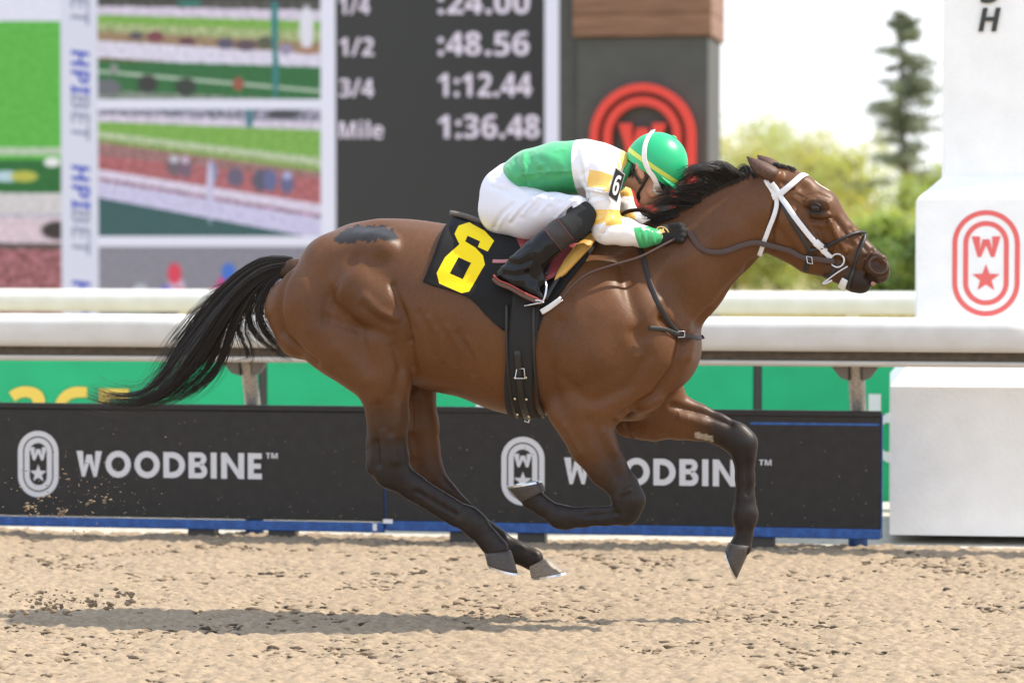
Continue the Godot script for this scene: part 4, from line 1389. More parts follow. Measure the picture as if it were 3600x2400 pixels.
# =============================================================================================
# the horse
# =============================================================================================
func build_horse() -> void:
	horse_prims = [
		[-0.594, 1.318, 0, 0.255, -0.43, 1.273, 0, 0.292, 0.86, 0.05, 0, 0],
		[-0.43, 1.273, 0, 0.292, -0.267, 1.219, 0, 0.32, 0.84, 0.05, 0, 0],
		[-0.267, 1.219, 0, 0.32, 0.035, 1.152, 0, 0.341, 0.88, 0.05, 0, 0],
		[0.035, 1.152, 0, 0.341, 0.299, 1.137, 0, 0.342, 0.88, 0.05, 0, 0],
		[0.299, 1.137, 0, 0.34, 0.493, 1.129, 0, 0.248, 0.85, 0.05, 0, 0],
		[0.184, 1.428, 0, 0.062, 0.321, 1.434, 0, 0.066, 0.7, 0.09, 0, 0],
		[0.321, 1.434, 0, 0.066, 0.435, 1.4, 0, 0.079, 0.7, 0.09, 0, 0],
		[-0.523, 1.49, 0, 0.078, -0.278, 1.467, 0, 0.071, 0.8, 0.06, 0, 0],
		[0.504, 1.129, 0, 0.243, 0.572, 1.068, 0, 0.186, 1, 0.05, 0, 0],
		[0.572, 1.02, 0.09, 0.134, 0.546, 0.909, 0.1, 0.089, 0.8, 0.04, 0, 0],
		[0.55, 1.013, -0.09, 0.142, 0.526, 0.898, -0.1, 0.097, 0.8, 0.04, 0, 0],
		[0.276, 0.867, 0, 0.096, 0.493, 0.869, 0, 0.09, 1.2, 0.05, 0, 0],
		[-0.691, 1.359, 0.085, 0.171, -0.529, 1.405, 0.13, 0.134, 0.78, 0.03, 0, 0],
		[-0.472, 1.465, 0.178, 0.038, -0.459, 1.449, 0.176, 0.034, 1, 0.045, 0, 0],
		[-0.766, 1.234, 0.115, 0.182, -0.658, 1.11, 0.15, 0.15, 0.66, 0.02, 0, 0],
		[-0.865, 1.222, 0.085, 0.13, -0.839, 1.13, 0.095, 0.112, 0.78, 0.016, 0, 0],
		[-0.732, 1.357, -0.085, 0.174, -0.588, 1.403, -0.13, 0.137, 0.78, 0.03, 0, 0],
		[-0.551, 1.464, -0.178, 0.04, -0.536, 1.448, -0.176, 0.035, 1, 0.045, 0, 0],
		[-0.823, 1.229, -0.115, 0.186, -0.73, 1.1, -0.15, 0.154, 0.66, 0.02, 0, 0],
		[-0.908, 1.217, -0.085, 0.132, -0.887, 1.124, -0.095, 0.114, 0.78, 0.016, 0, 0],
		[-0.835, 1.358, 0, 0.076, -0.9, 1.375, 0, 0.041, 0.8, 0.03, 0.1, 0.5],
		[-0.9, 1.375, 0, 0.041, -0.966, 1.366, 0, 0.023, 0.8, 0.03, 0.5, 0.9],
		[-0.687, 1.115, 0.13, 0.157, -0.493, 0.942, 0.165, 0.111, 0.72, 0.035, 0, 0.05],
		[-0.584, 1.31, 0.185, 0.12, -0.494, 1.237, 0.208, 0.103, 0.84, 0.032, 0, 0],
		[-0.494, 1.237, 0.208, 0.103, -0.452, 1.153, 0.208, 0.074, 0.84, 0.032, 0, 0],
		[-0.67, 1.304, -0.185, 0.124, -0.588, 1.228, -0.208, 0.107, 0.84, 0.032, 0, 0],
		[-0.588, 1.228, -0.208, 0.107, -0.544, 1.14, -0.208, 0.077, 0.84, 0.032, 0, 0],
		[-0.477, 1.153, 0.2, 0.092, -0.475, 0.96, 0.178, 0.095, 0.74, 0.025, 0, 0.08],
		[-0.424, 1.153, 0.215, 0.036, -0.406, 1.133, 0.21, 0.027, 0.9, 0.015, 0, 0],
		[-0.492, 0.96, 0.17, 0.111, -0.471, 0.79, 0.165, 0.084, 0.66, 0.025, 0.08, 0.48],
		[-0.471, 0.79, 0.165, 0.084, -0.475, 0.704, 0.16, 0.076, 0.58, 0.02, 0.48, 0.72],
		[-0.475, 0.704, 0.16, 0.076, -0.47, 0.625, 0.16, 0.081, 0.56, 0.02, 0.72, 0.88],
		[-0.47, 0.625, 0.16, 0.081, -0.463, 0.586, 0.16, 0.075, 0.6, 0.02, 0.88, 0.95],
		[-0.512, 0.755, 0.16, 0.043, -0.533, 0.687, 0.16, 0.025, 0.5, 0.02, 0.75, 0.85],
		[-0.533, 0.687, 0.16, 0.025, -0.531, 0.593, 0.16, 0.033, 0.5, 0.02, 0.85, 0.95],
		[-0.452, 0.572, 0.16, 0.066, -0.369, 0.516, 0.155, 0.05, 0.62, 0.02, 0.95, 1],
		[-0.369, 0.516, 0.155, 0.05, -0.18, 0.41, 0.15, 0.044, 0.55, 0.02, 1, 1],
		[-0.398, 0.505, 0.155, 0.029, -0.203, 0.389, 0.15, 0.029, 0.6, 0.012, 1, 1],
		[-0.145, 0.39, 0.15, 0.055, -0.12, 0.368, 0.15, 0.052, 0.68, 0.02, 1, 1],
		[-0.12, 0.368, 0.15, 0.047, -0.07, 0.314, 0.15, 0.042, 0.72, 0.02, 1, 1],
		[-0.07, 0.314, 0.15, 0.042, -0.036, 0.273, 0.15, 0.05, 0.72, 0.02, 1, 1],
		[-0.612, 1.084, -0.13, 0.162, -0.453, 0.886, -0.16, 0.107, 0.72, 0.035, 0, 0.05],
		[-0.453, 0.886, -0.16, 0.105, -0.424, 0.736, -0.16, 0.091, 0.62, 0.02, 0.05, 0.1],
		[-0.424, 0.736, -0.16, 0.091, -0.415, 0.654, -0.16, 0.084, 0.58, 0.02, 0.1, 0.2],
		[-0.415, 0.654, -0.16, 0.084, -0.394, 0.561, -0.16, 0.081, 0.58, 0.02, 0.2, 0.5],
		[-0.447, 0.619, -0.16, 0.04, -0.463, 0.549, -0.16, 0.033, 0.6, 0.02, 0.6, 0.8],
		[-0.382, 0.541, -0.16, 0.07, -0.311, 0.464, -0.16, 0.053, 0.58, 0.02, 0.5, 0.75],
		[-0.311, 0.464, -0.16, 0.053, -0.158, 0.323, -0.16, 0.047, 0.58, 0.02, 0.75, 0.9],
		[-0.132, 0.298, -0.16, 0.056, -0.099, 0.276, -0.16, 0.052, 0.68, 0.02, 0.95, 0.95],
		[-0.099, 0.276, -0.16, 0.049, -0.011, 0.231, -0.16, 0.043, 0.72, 0.02, 0.95, 0.95],
		[-0.011, 0.231, -0.16, 0.043, 0.056, 0.202, -0.16, 0.046, 0.72, 0.02, 0.95, 0.9],
		[0.374, 1.299, 0.05, 0.169, 0.493, 1.089, 0.13, 0.167, 0.62, 0.04, 0, 0],
		[0.493, 1.066, 0.13, 0.167, 0.345, 0.876, 0.155, 0.143, 0.58, 0.035, 0, 0],
		[0.354, 1.055, 0.14, 0.168, 0.278, 0.853, 0.16, 0.11, 0.5, 0.04, 0, 0],
		[0.296, 0.837, 0.165, 0.125, 0.352, 0.698, 0.165, 0.094, 0.62, 0.018, 0.02, 0.32],
		[0.352, 0.698, 0.165, 0.094, 0.408, 0.603, 0.16, 0.076, 0.6, 0.018, 0.32, 0.66],
		[0.408, 0.603, 0.16, 0.076, 0.47, 0.532, 0.16, 0.06, 0.6, 0.018, 0.66, 0.8],
		[0.47, 0.532, 0.16, 0.06, 0.492, 0.478, 0.16, 0.064, 0.7, 0.018, 0.8, 0.92],
		[0.492, 0.478, 0.16, 0.064, 0.488, 0.433, 0.16, 0.052, 0.8, 0.018, 0.92, 1],
		[0.476, 0.422, 0.16, 0.044, 0.402, 0.41, 0.16, 0.032, 0.68, 0.016, 1, 1],
		[0.402, 0.41, 0.16, 0.032, 0.312, 0.404, 0.16, 0.034, 0.66, 0.016, 1, 1],
		[0.312, 0.404, 0.16, 0.034, 0.244, 0.405, 0.16, 0.045, 0.66, 0.016, 1, 1],
		[0.244, 0.405, 0.16, 0.045, 0.219, 0.408, 0.16, 0.046, 0.75, 0.016, 1, 1],
		[0.447, 0.439, 0.16, 0.018, 0.278, 0.43, 0.16, 0.018, 0.7, 0.01, 1, 1],
		[0.219, 0.41, 0.16, 0.043, 0.156, 0.445, 0.16, 0.036, 0.75, 0.018, 1, 1],
		[0.156, 0.445, 0.16, 0.036, 0.11, 0.479, 0.16, 0.047, 0.75, 0.018, 1, 1],
		[0.488, 1, -0.12, 0.16, 0.556, 0.863, -0.13, 0.128, 0.7, 0.04, 0, 0],
		[0.545, 0.817, -0.13, 0.114, 0.657, 0.786, -0.14, 0.087, 0.68, 0.02, 0, 0.1],
		[0.657, 0.786, -0.14, 0.087, 0.722, 0.77, -0.145, 0.073, 0.64, 0.02, 0.1, 0.4],
		[0.722, 0.77, -0.145, 0.073, 0.806, 0.744, -0.15, 0.059, 0.62, 0.02, 0.4, 0.8],
		[0.806, 0.744, -0.15, 0.059, 0.884, 0.705, -0.15, 0.061, 0.66, 0.02, 0.8, 0.92],
		[0.884, 0.705, -0.15, 0.061, 0.911, 0.683, -0.15, 0.057, 0.75, 0.02, 0.92, 0.95],
		[0.911, 0.683, -0.15, 0.057, 0.915, 0.643, -0.15, 0.049, 0.8, 0.02, 0.95, 1],
		[0.557, 0.749, -0.13, 0.057, 0.466, 0.771, -0.12, 0.069, 0.7, 0.03, 0, 0],
		[0.917, 0.637, -0.15, 0.045, 0.921, 0.546, -0.15, 0.038, 0.7, 0.016, 1, 1],
		[0.921, 0.546, -0.15, 0.038, 0.921, 0.455, -0.15, 0.04, 0.66, 0.016, 1, 1],
		[0.921, 0.455, -0.15, 0.04, 0.922, 0.404, -0.15, 0.05, 0.68, 0.016, 1, 1],
		[0.922, 0.404, -0.15, 0.05, 0.921, 0.381, -0.15, 0.048, 0.78, 0.016, 1, 1],
		[0.919, 0.375, -0.15, 0.041, 0.918, 0.318, -0.15, 0.033, 0.8, 0.018, 1, 1],
		[0.918, 0.318, -0.15, 0.033, 0.905, 0.274, -0.15, 0.046, 0.8, 0.018, 1, 1],
		[0.504, 1.259, 0, 0.254, 0.657, 1.372, 0, 0.209, 0.6, 0.05, 0, 0],
		[0.657, 1.372, 0, 0.209, 0.809, 1.49, 0, 0.158, 0.53, 0.05, 0, 0],
		[0.809, 1.49, 0, 0.158, 0.954, 1.588, 0, 0.143, 0.5, 0.05, 0, 0],
		[0.504, 1.479, 0, 0.059, 0.685, 1.557, 0, 0.056, 0.55, 0.05, 0.2, 0.35],
		[0.685, 1.557, 0, 0.056, 0.82, 1.658, 0, 0.047, 0.55, 0.05, 0.35, 0.35],
		[0.82, 1.658, 0, 0.047, 0.965, 1.73, 0, 0.042, 0.55, 0.05, 0.35, 0.2],
		[1.021, 1.618, 0, 0.132, 1.071, 1.691, 0, 0.092, 0.62, 0.022, 0, 0],
		[1.071, 1.691, 0, 0.092, 1.133, 1.666, 0, 0.091, 0.78, 0.022, 0, 0],
		[1.133, 1.666, 0, 0.091, 1.213, 1.61, 0, 0.091, 0.86, 0.022, 0, 0.02],
		[1.213, 1.61, 0, 0.091, 1.305, 1.494, 0, 0.078, 0.82, 0.022, 0.02, 0.12],
		[1.305, 1.494, 0, 0.078, 1.378, 1.434, 0, 0.064, 0.66, 0.022, 0.12, 0.42],
		[1.378, 1.434, 0, 0.064, 1.431, 1.397, 0, 0.059, 0.72, 0.022, 0.42, 0.62],
		[1.094, 1.532, 0, 0.114, 1.195, 1.45, 0, 0.083, 0.66, 0.02, 0.02, 0.05],
		[1.195, 1.45, 0, 0.083, 1.295, 1.384, 0, 0.049, 0.62, 0.02, 0.05, 0.3],
		[1.295, 1.384, 0, 0.049, 1.369, 1.34, 0, 0.047, 0.85, 0.015, 0.3, 0.85],
		[1.369, 1.34, 0, 0.047, 1.389, 1.329, 0, 0.04, 0.85, 0.015, 0.85, 0.95],
		[1.431, 1.392, 0, 0.056, 1.457, 1.37, 0, 0.042, 1, 0.012, 0.65, 0.75],
		[1.124, 1.579, 0.06, 0.069, 1.182, 1.49, 0.055, 0.053, 0.6, 0.015, 0, 0.03],
		[1.189, 1.643, 0.085, 0.02, 1.255, 1.631, 0.082, 0.019, 0.8, 0.015, 0.05, 0.1],
		[1.208, 1.598, 0.085, 0.015, 1.263, 1.594, 0.08, 0.013, 0.8, 0.012, 0.1, 0.1],
		[1.271, 1.554, 0.07, 0.014, 1.331, 1.466, 0.055, 0.01, 0.7, 0.014, 0, 0.1],
		[1.453, 1.402, 0.045, 0.044, 1.468, 1.384, 0.043, 0.033, 0.55, 0.012, 0.55, 0.6],
		[1.05, 1.743, 0.05, 0.038, 1.039, 1.757, 0.052, 0.031, 0.9, 0.012, 0, 0],
		[1.115, 1.58, -0.06, 0.07, 1.174, 1.49, -0.055, 0.054, 0.6, 0.015, 0, 0.03],
		[1.177, 1.645, -0.085, 0.02, 1.244, 1.633, -0.082, 0.019, 0.8, 0.015, 0.05, 0.1],
		[1.196, 1.6, -0.085, 0.016, 1.252, 1.595, -0.08, 0.013, 0.8, 0.012, 0.1, 0.1],
		[1.262, 1.555, -0.07, 0.015, 1.325, 1.465, -0.055, 0.01, 0.7, 0.014, 0, 0.1],
		[1.449, 1.401, -0.045, 0.045, 1.464, 1.383, -0.043, 0.033, 0.55, 0.012, 0.55, 0.6],
		[1.041, 1.746, -0.05, 0.038, 1.03, 1.759, -0.052, 0.031, 0.9, 0.012, 0, 0],
		[1.448, 1.405, 0.08, 0.024, 1.468, 1.39, 0.078, 0.024, 1.1, -0.006],
		[1.44, 1.404, -0.08, 0.025, 1.46, 1.388, -0.078, 0.025, 1.1, -0.006],
	]
	var lines := [
		[[Vector2(-0.710, 1.180), Vector2(-0.701, 1.264), Vector2(-0.646, 1.360), Vector2(-0.588, 1.420)], 0.0223, -0.0126, 0],
		[[Vector2(-0.430, 1.321), Vector2(-0.401, 1.249), Vector2(-0.373, 1.176), Vector2(-0.364, 1.103)], 0.0134, -0.0126, 0],
		[[Vector2(-0.362, 1.097), Vector2(-0.358, 0.996)], 0.0179, -0.0090, 0],
		[[Vector2(-0.536, 1.276), Vector2(-0.479, 1.220), Vector2(-0.416, 1.187)], 0.0167, 0.0108, 0],
		[[Vector2(-0.548, 1.237), Vector2(-0.496, 1.189), Vector2(-0.439, 1.162)], 0.0145, -0.0072, 0],
		[[Vector2(-0.710, 1.191), Vector2(-0.618, 1.157), Vector2(-0.502, 1.139), Vector2(-0.433, 1.119)], 0.0223, -0.0108, 0],
		[[Vector2(-0.870, 1.400), Vector2(-0.902, 1.309), Vector2(-0.915, 1.218), Vector2(-0.902, 1.128), Vector2(-0.838, 1.066), Vector2(-0.757, 1.010)], 0.0134, -0.0162, 0],
		[[Vector2(-0.427, 1.080), Vector2(-0.404, 0.995), Vector2(-0.428, 0.894)], 0.0201, -0.0108, 0],
		[[Vector2(-0.502, 1.096), Vector2(-0.479, 0.984), Vector2(-0.485, 0.882)], 0.0447, 0.0090, 0],
		[[Vector2(-0.512, 0.695), Vector2(-0.505, 0.611)], 0.0145, -0.0144, 0],
		[[Vector2(-0.451, 0.713), Vector2(-0.434, 0.623)], 0.0156, 0.0108, 0],
		[[Vector2(-0.416, 0.838), Vector2(-0.422, 0.725)], 0.0156, 0.0090, 0],
		[[Vector2(-0.497, 0.848), Vector2(-0.485, 0.758)], 0.0156, -0.0090, 0],
		[[Vector2(-0.461, 1.468)], 0.0502, 0.0072, 0],
		[[Vector2(-0.605, 1.558), Vector2(-0.501, 1.546), Vector2(-0.444, 1.529)], 0.0179, -0.0054, 0],
		[[Vector2(-0.675, 1.456), Vector2(-0.594, 1.490), Vector2(-0.502, 1.468)], 0.0402, 0.0072, 0],
		[[Vector2(-0.652, 1.061), Vector2(-0.549, 0.949)], 0.0335, 0.0090, 0],
		[[Vector2(-0.791, 1.321), Vector2(-0.780, 1.151)], 0.0447, 0.0072, 0],
		[[Vector2(0.233, 1.179), Vector2(0.199, 1.045), Vector2(0.205, 0.922), Vector2(0.233, 0.833)], 0.0335, -0.0144, 0],
		[[Vector2(0.272, 1.257), Vector2(0.250, 1.156)], 0.0335, -0.0072, 0],
		[[Vector2(0.463, 1.401), Vector2(0.508, 1.269), Vector2(0.564, 1.125)], 0.0268, -0.0144, 0],
		[[Vector2(0.418, 1.313), Vector2(0.458, 1.191)], 0.0402, 0.0036, 0],
		[[Vector2(0.363, 1.001)], 0.1005, 0.0216, 0],
		[[Vector2(0.525, 1.136), Vector2(0.570, 1.047), Vector2(0.503, 0.930), Vector2(0.374, 0.873)], 0.0268, -0.0144, 0],
		[[Vector2(0.261, 0.956), Vector2(0.329, 0.879)], 0.0268, -0.0090, 0],
		[[Vector2(0.385, 1.229)], 0.0290, 0.0036, 0],
		[[Vector2(0.631, 1.192), Vector2(0.703, 1.109), Vector2(0.681, 1.004), Vector2(0.598, 0.892), Vector2(0.475, 0.813)], 0.0156, -0.0234, 0],
		[[Vector2(0.731, 1.148), Vector2(0.720, 1.037)], 0.0223, 0.0144, 0],
		[[Vector2(0.973, 1.408), Vector2(0.885, 1.319), Vector2(0.786, 1.203), Vector2(0.709, 1.114)], 0.0167, -0.0162, 0],
		[[Vector2(0.929, 1.369), Vector2(0.819, 1.237)], 0.0201, 0.0090, 0],
		[[Vector2(0.597, 1.368), Vector2(0.730, 1.435), Vector2(0.863, 1.545)], 0.0447, 0.0090, 0],
		[[Vector2(0.884, 1.589), Vector2(0.972, 1.655)], 0.0335, -0.0072, 0],
		[[Vector2(0.441, 0.791), Vector2(0.469, 0.702), Vector2(0.503, 0.602)], 0.0123, -0.0126, 0],
		[[Vector2(0.352, 0.790), Vector2(0.397, 0.690), Vector2(0.453, 0.579)], 0.0246, -0.0090, 0],
		[[Vector2(0.408, 0.746), Vector2(0.441, 0.668)], 0.0156, 0.0090, 0],
		[[Vector2(0.475, 0.513), Vector2(0.503, 0.524)], 0.0112, 0.0090, 0],
		[[Vector2(0.453, 0.429), Vector2(0.329, 0.416)], 0.0078, -0.0072, 0],
		[[Vector2(0.642, 0.837), Vector2(0.765, 0.805), Vector2(0.865, 0.762)], 0.0134, -0.0126, 0],
		[[Vector2(0.665, 0.793), Vector2(0.765, 0.761)], 0.0156, 0.0090, 0],
		[[Vector2(0.931, 0.619), Vector2(0.934, 0.487)], 0.0089, -0.0090, 0],
		[[Vector2(-0.353, 0.500), Vector2(-0.193, 0.410)], 0.0089, -0.0090, 0],
		[[Vector2(1.185, 1.649), Vector2(1.218, 1.660), Vector2(1.259, 1.643)], 0.0089, 0.0054, 0],
		[[Vector2(1.178, 1.669), Vector2(1.220, 1.680), Vector2(1.266, 1.660)], 0.0067, -0.0022, 0],
		[[Vector2(1.164, 1.703)], 0.0246, -0.0126, 0],
		[[Vector2(1.198, 1.578), Vector2(1.235, 1.569), Vector2(1.272, 1.584)], 0.0056, -0.0063, 0],
		[[Vector2(1.203, 1.559), Vector2(1.240, 1.550), Vector2(1.277, 1.564)], 0.0067, 0.0040, 0],
		[[Vector2(1.266, 1.575), Vector2(1.299, 1.510), Vector2(1.330, 1.453)], 0.0073, 0.0099, 0],
		[[Vector2(1.292, 1.575), Vector2(1.339, 1.512), Vector2(1.356, 1.479)], 0.0123, -0.0090, 0],
		[[Vector2(1.306, 1.545), Vector2(1.321, 1.492), Vector2(1.312, 1.430)], 0.0039, 0.0040, 0],
		[[Vector2(1.285, 1.528), Vector2(1.296, 1.479), Vector2(1.274, 1.430)], 0.0039, 0.0036, 0],
		[[Vector2(1.148, 1.621), Vector2(1.187, 1.523), Vector2(1.203, 1.435)], 0.0134, -0.0072, 0],
		[[Vector2(1.060, 1.633), Vector2(1.044, 1.545), Vector2(1.039, 1.468)], 0.0156, -0.0108, 0],
		[[Vector2(1.350, 1.539), Vector2(1.410, 1.457)], 0.0100, -0.0054, 0],
		[[Vector2(1.410, 1.430), Vector2(1.434, 1.457)], 0.0067, -0.0081, 0],
		[[Vector2(1.323, 1.435), Vector2(1.367, 1.403)], 0.0156, 0.0054, 0],
		[[Vector2(1.399, 1.430), Vector2(1.389, 1.381), Vector2(1.416, 1.354)], 0.0089, -0.0072, 0],
		[[Vector2(1.410, 1.357), Vector2(1.434, 1.343), Vector2(1.460, 1.322)], 0.0061, -0.0180, 0],
		[[Vector2(1.126, 1.665), Vector2(1.170, 1.632)], 0.0056, 0.0045, 0],
		[[Vector2(1.142, 1.676), Vector2(1.186, 1.654)], 0.0045, -0.0036, 0],
		[[Vector2(1.279, 1.468), Vector2(1.258, 1.413)], 0.0100, -0.0054, 0],
		[[Vector2(1.087, 1.720), Vector2(1.120, 1.698)], 0.0089, -0.0072, 0],
		[[Vector2(1.432, 1.446), Vector2(1.475, 1.430)], 0.0089, 0.0054, 0],
		[[Vector2(0.250, 0.766), Vector2(0.307, 0.666)], 0.0156, 0.0090, 0],
		[[Vector2(-0.358, 1.232), Vector2(-0.318, 1.153), Vector2(-0.307, 1.064)], 0.0123, 0.0029, 0],
		[[Vector2(-0.319, 1.212), Vector2(-0.277, 1.131), Vector2(-0.268, 1.046)], 0.0123, -0.0043, 0],
		[[Vector2(-0.280, 1.192), Vector2(-0.236, 1.109), Vector2(-0.229, 1.028)], 0.0123, 0.0058, 0],
		[[Vector2(-0.241, 1.172), Vector2(-0.195, 1.087), Vector2(-0.190, 1.011)], 0.0123, -0.0029, 0],
		[[Vector2(-0.203, 1.152), Vector2(-0.154, 1.065), Vector2(-0.151, 0.993)], 0.0123, 0.0043, 0],
		[[Vector2(-0.164, 1.132), Vector2(-0.113, 1.042), Vector2(-0.113, 0.975)], 0.0123, -0.0058, 0],
		[[Vector2(-0.125, 1.112), Vector2(-0.072, 1.020), Vector2(-0.074, 0.958)], 0.0123, 0.0029, 0],
	]
	var root := thing("racehorse", "bay racehorse at full gallop with all four hooves off the sand", "horse", Vector3.ZERO)
	var t0 := Time.get_ticks_msec()
	# trunk and legs on one grid, the head beyond the throatlatch on a finer one
	var cut: float = 1.0079
	var r := net(horse_prims, 0.0072, -1e6, cut + 0.007)
	var rh := net(horse_prims, 0.0042, cut - 0.003, 1e6)
	var first: int = r[0].size()
	r[0].append_array(rh[0])
	r[2].append_array(rh[2])
	for i: int in rh[1]:
		r[1].append(i + first)
	print("horse net ", Time.get_ticks_msec() - t0, " ms, verts ", r[0].size())
	all_list = PackedInt32Array(range(horse_prims.size()))
	var v: PackedVector3Array = r[0]
	var n := normals_of(v, r[1])
	sculpt(v, n, lines)
	n = normals_of(v, r[1])
	var coat := FastNoiseLite.new()
	coat.seed = 5
	coat.frequency = 2.2
	coat.fractal_octaves = 4
	var fine := FastNoiseLite.new()
	fine.seed = 6
	fine.frequency = 30.0
	fine.fractal_octaves = 3
	var bay := Vector3(0.160, 0.064, 0.0205)
	var dun := Vector3(0.122, 0.050, 0.019)
	var dark := Vector3(0.022, 0.0155, 0.013)
	var patch := PackedVector2Array([Vector2(-0.6869, 1.5036), Vector2(-0.6706, 1.5331), Vector2(-0.6345, 1.5525), Vector2(-0.5750, 1.5605), Vector2(-0.5109, 1.5559), Vector2(-0.4601, 1.5376), Vector2(-0.4210, 1.5036), Vector2(-0.4407, 1.4900), Vector2(-0.4731, 1.4991), Vector2(-0.5195, 1.4923), Vector2(-0.5753, 1.4900), Vector2(-0.6392, 1.4832), Vector2(-0.6799, 1.4900)])
	var col := PackedColorArray()
	col.resize(v.size())
	for i in v.size():
		var p := v[i]
		var a := coat.get_noise_3dv(p) * 0.5 + 0.5
		var c := bay.lerp(dun, smoothstep(0.25, 0.8, a))
		var f := fine.get_noise_3dv(p)
		c *= 1.0 + f * 0.07
		var t: float = r[2][i]
		t = clampf(t + f * 0.12 * t * (1.0 - t) * 4.0, 0.0, 1.0)
		c = c.lerp(dark, smoothstep(0.0, 1.0, t))
		var q := Vector2(p.x, p.y) + Vector2(f, fine.get_noise_3d(p.x + 9.0, p.y, p.z)) * 0.012
		if p.z > 0.0 and p.x < -0.3 and p.y > 1.4 and Geometry2D.is_point_in_polygon(q, patch):
			c = Vector3(0.022, 0.018, 0.017) * (1.0 + f * 0.3)
		# small white star on the forehead
		if p.distance_to(Vector3(1.2259, 1.6970, 0.0000)) < 0.034 + f * 0.012 and absf(p.z) < 0.018:
			c = Vector3(0.7, 0.62, 0.55)
		# colour darkens towards the eye
		c = c.lerp(dark, 0.75 * smoothstep(0.055, 0.02, Vector2(p.x, p.y).distance_to(Vector2(1.2172, 1.6205))))
		# chestnut callus inside the far foreleg, dusted with sand
		var ch := Vector2(p.x, p.y) - Vector2(0.7603, 0.7107)
		if p.z < 0.0 and n[i].z > 0.1 and absf(ch.x) < 0.037 and absf(ch.y + ch.x * 0.25) < 0.012:
			c = Vector3(0.42, 0.36, 0.27) * (1.0 + f * 0.4)
		# sand dust clinging to the lower legs
		if p.y < 0.55 and t > 0.7:
			c = c.lerp(Vector3(0.22, 0.17, 0.12), 0.03 * smoothstep(-0.2, 0.5, f))
		col[i] = Color(c.x, c.y, c.z)
	obj("body", commit(v, r[1], n, col), M.hide, root)
	# hooves with their shoes: coronet back/front, sole heel/toe, z, half width
	hoof(root, [Vector3(-0.0834, 0.2582, 0.1500), Vector3(0.0230, 0.2715, 0.1500), Vector3(-0.0719, 0.2154, 0.1500), Vector3(0.0493, 0.1817, 0.1500)], 0.052, M.hoof)
	hoof(root, [Vector3(0.0422, 0.1739, -0.1600), Vector3(0.1217, 0.2125, -0.1600), Vector3(0.0516, 0.1277, -0.1600), Vector3(0.1942, 0.1537, -0.1600)], 0.056, M.hoof_pale)
	hoof(root, [Vector3(0.1625, 0.5112, 0.1600), Vector3(0.0624, 0.4624, 0.1600), Vector3(0.1477, 0.5436, 0.1600), Vector3(0.0122, 0.5191, 0.1600)], 0.056, M.hoof)
	hoof(root, [Vector3(0.8555, 0.2871, -0.1500), Vector3(0.9479, 0.2751, -0.1500), Vector3(0.8441, 0.2549, -0.1500), Vector3(0.8901, 0.1437, -0.1500)], 0.056, M.hoof)
	# eyes
	for s: float in [1.0, -1.0]:
		var e := Vector3(1.2144, 1.6217, 0.0700)
		var z := surf_z(e.x, e.y, s)
		var eye := obj("eye", ball(0.025, 0.021, 0.018), M.eye, root, Vector3(e.x, e.y, z - s * 0.011))
		eye.rotation.z = -0.4
		var lid := []
		for i in 20:
			var w := TAU * i / 20.0
			var q := Vector2(cos(w) * 0.028, sin(w) * 0.0185).rotated(-0.45)
			lid.append(Vector3(e.x + q.x, e.y + q.y, surf_z(e.x + q.x, e.y + q.y, s) + s * 0.001))
		var ring := obj("eyelid", tube_mesh(lid, 0.0024, 6, true), M.black_leather, root)
		ring.material_override = M.lid
		# nostril lining
		var nz := Vector3(1.4561, 1.3995, 0.0700)
		var zc := surf_z(nz.x, nz.y, s)
		var cup := obj("nostril", ball(0.034, 0.0275, 0.014), M.nostril, root, Vector3(nz.x, nz.y, zc - s * 0.011))
		cup.rotation = Vector3(0, s * 0.25, -0.55)
		var rim := []
		for i in 24:
			var w := TAU * i / 24.0
			var q := Vector2(cos(w) * 0.0365, sin(w) * 0.029).rotated(-0.55)
			rim.append(Vector3(nz.x + q.x, nz.y + q.y, surf_z(nz.x + q.x, nz.y + q.y, s) - s * 0.001))
		obj("nostril_rim", tube_mesh(rim, 0.0034, 7, true), M.rim, root)
		# ears: open leaf shapes laid back
		ear(root, s)
	# teeth and gum showing between the lips
	obj("gum", tube_mesh([Vector3(1.4318, 1.3274, -0.0300), Vector3(1.4355, 1.3278, 0.0000), Vector3(1.4348, 1.3283, 0.0300)], 0.009, 8), M.pink, root)
	build_mane(root)
	build_tail(root)

func ball(a: float, b: float, c: float, n := 14) -> ArrayMesh:
	var st := new_st()
	var rings := []
	for i in range(1, n):
		var t := PI * i / n
		var ring := []
		for j in n * 2:
			var w := TAU * j / (n * 2)
			ring.append(Vector3(cos(w) * sin(t) * a, sin(w) * sin(t) * b, cos(t) * c))
		rings.append(ring)
	loft(st, rings)
	return done(st)

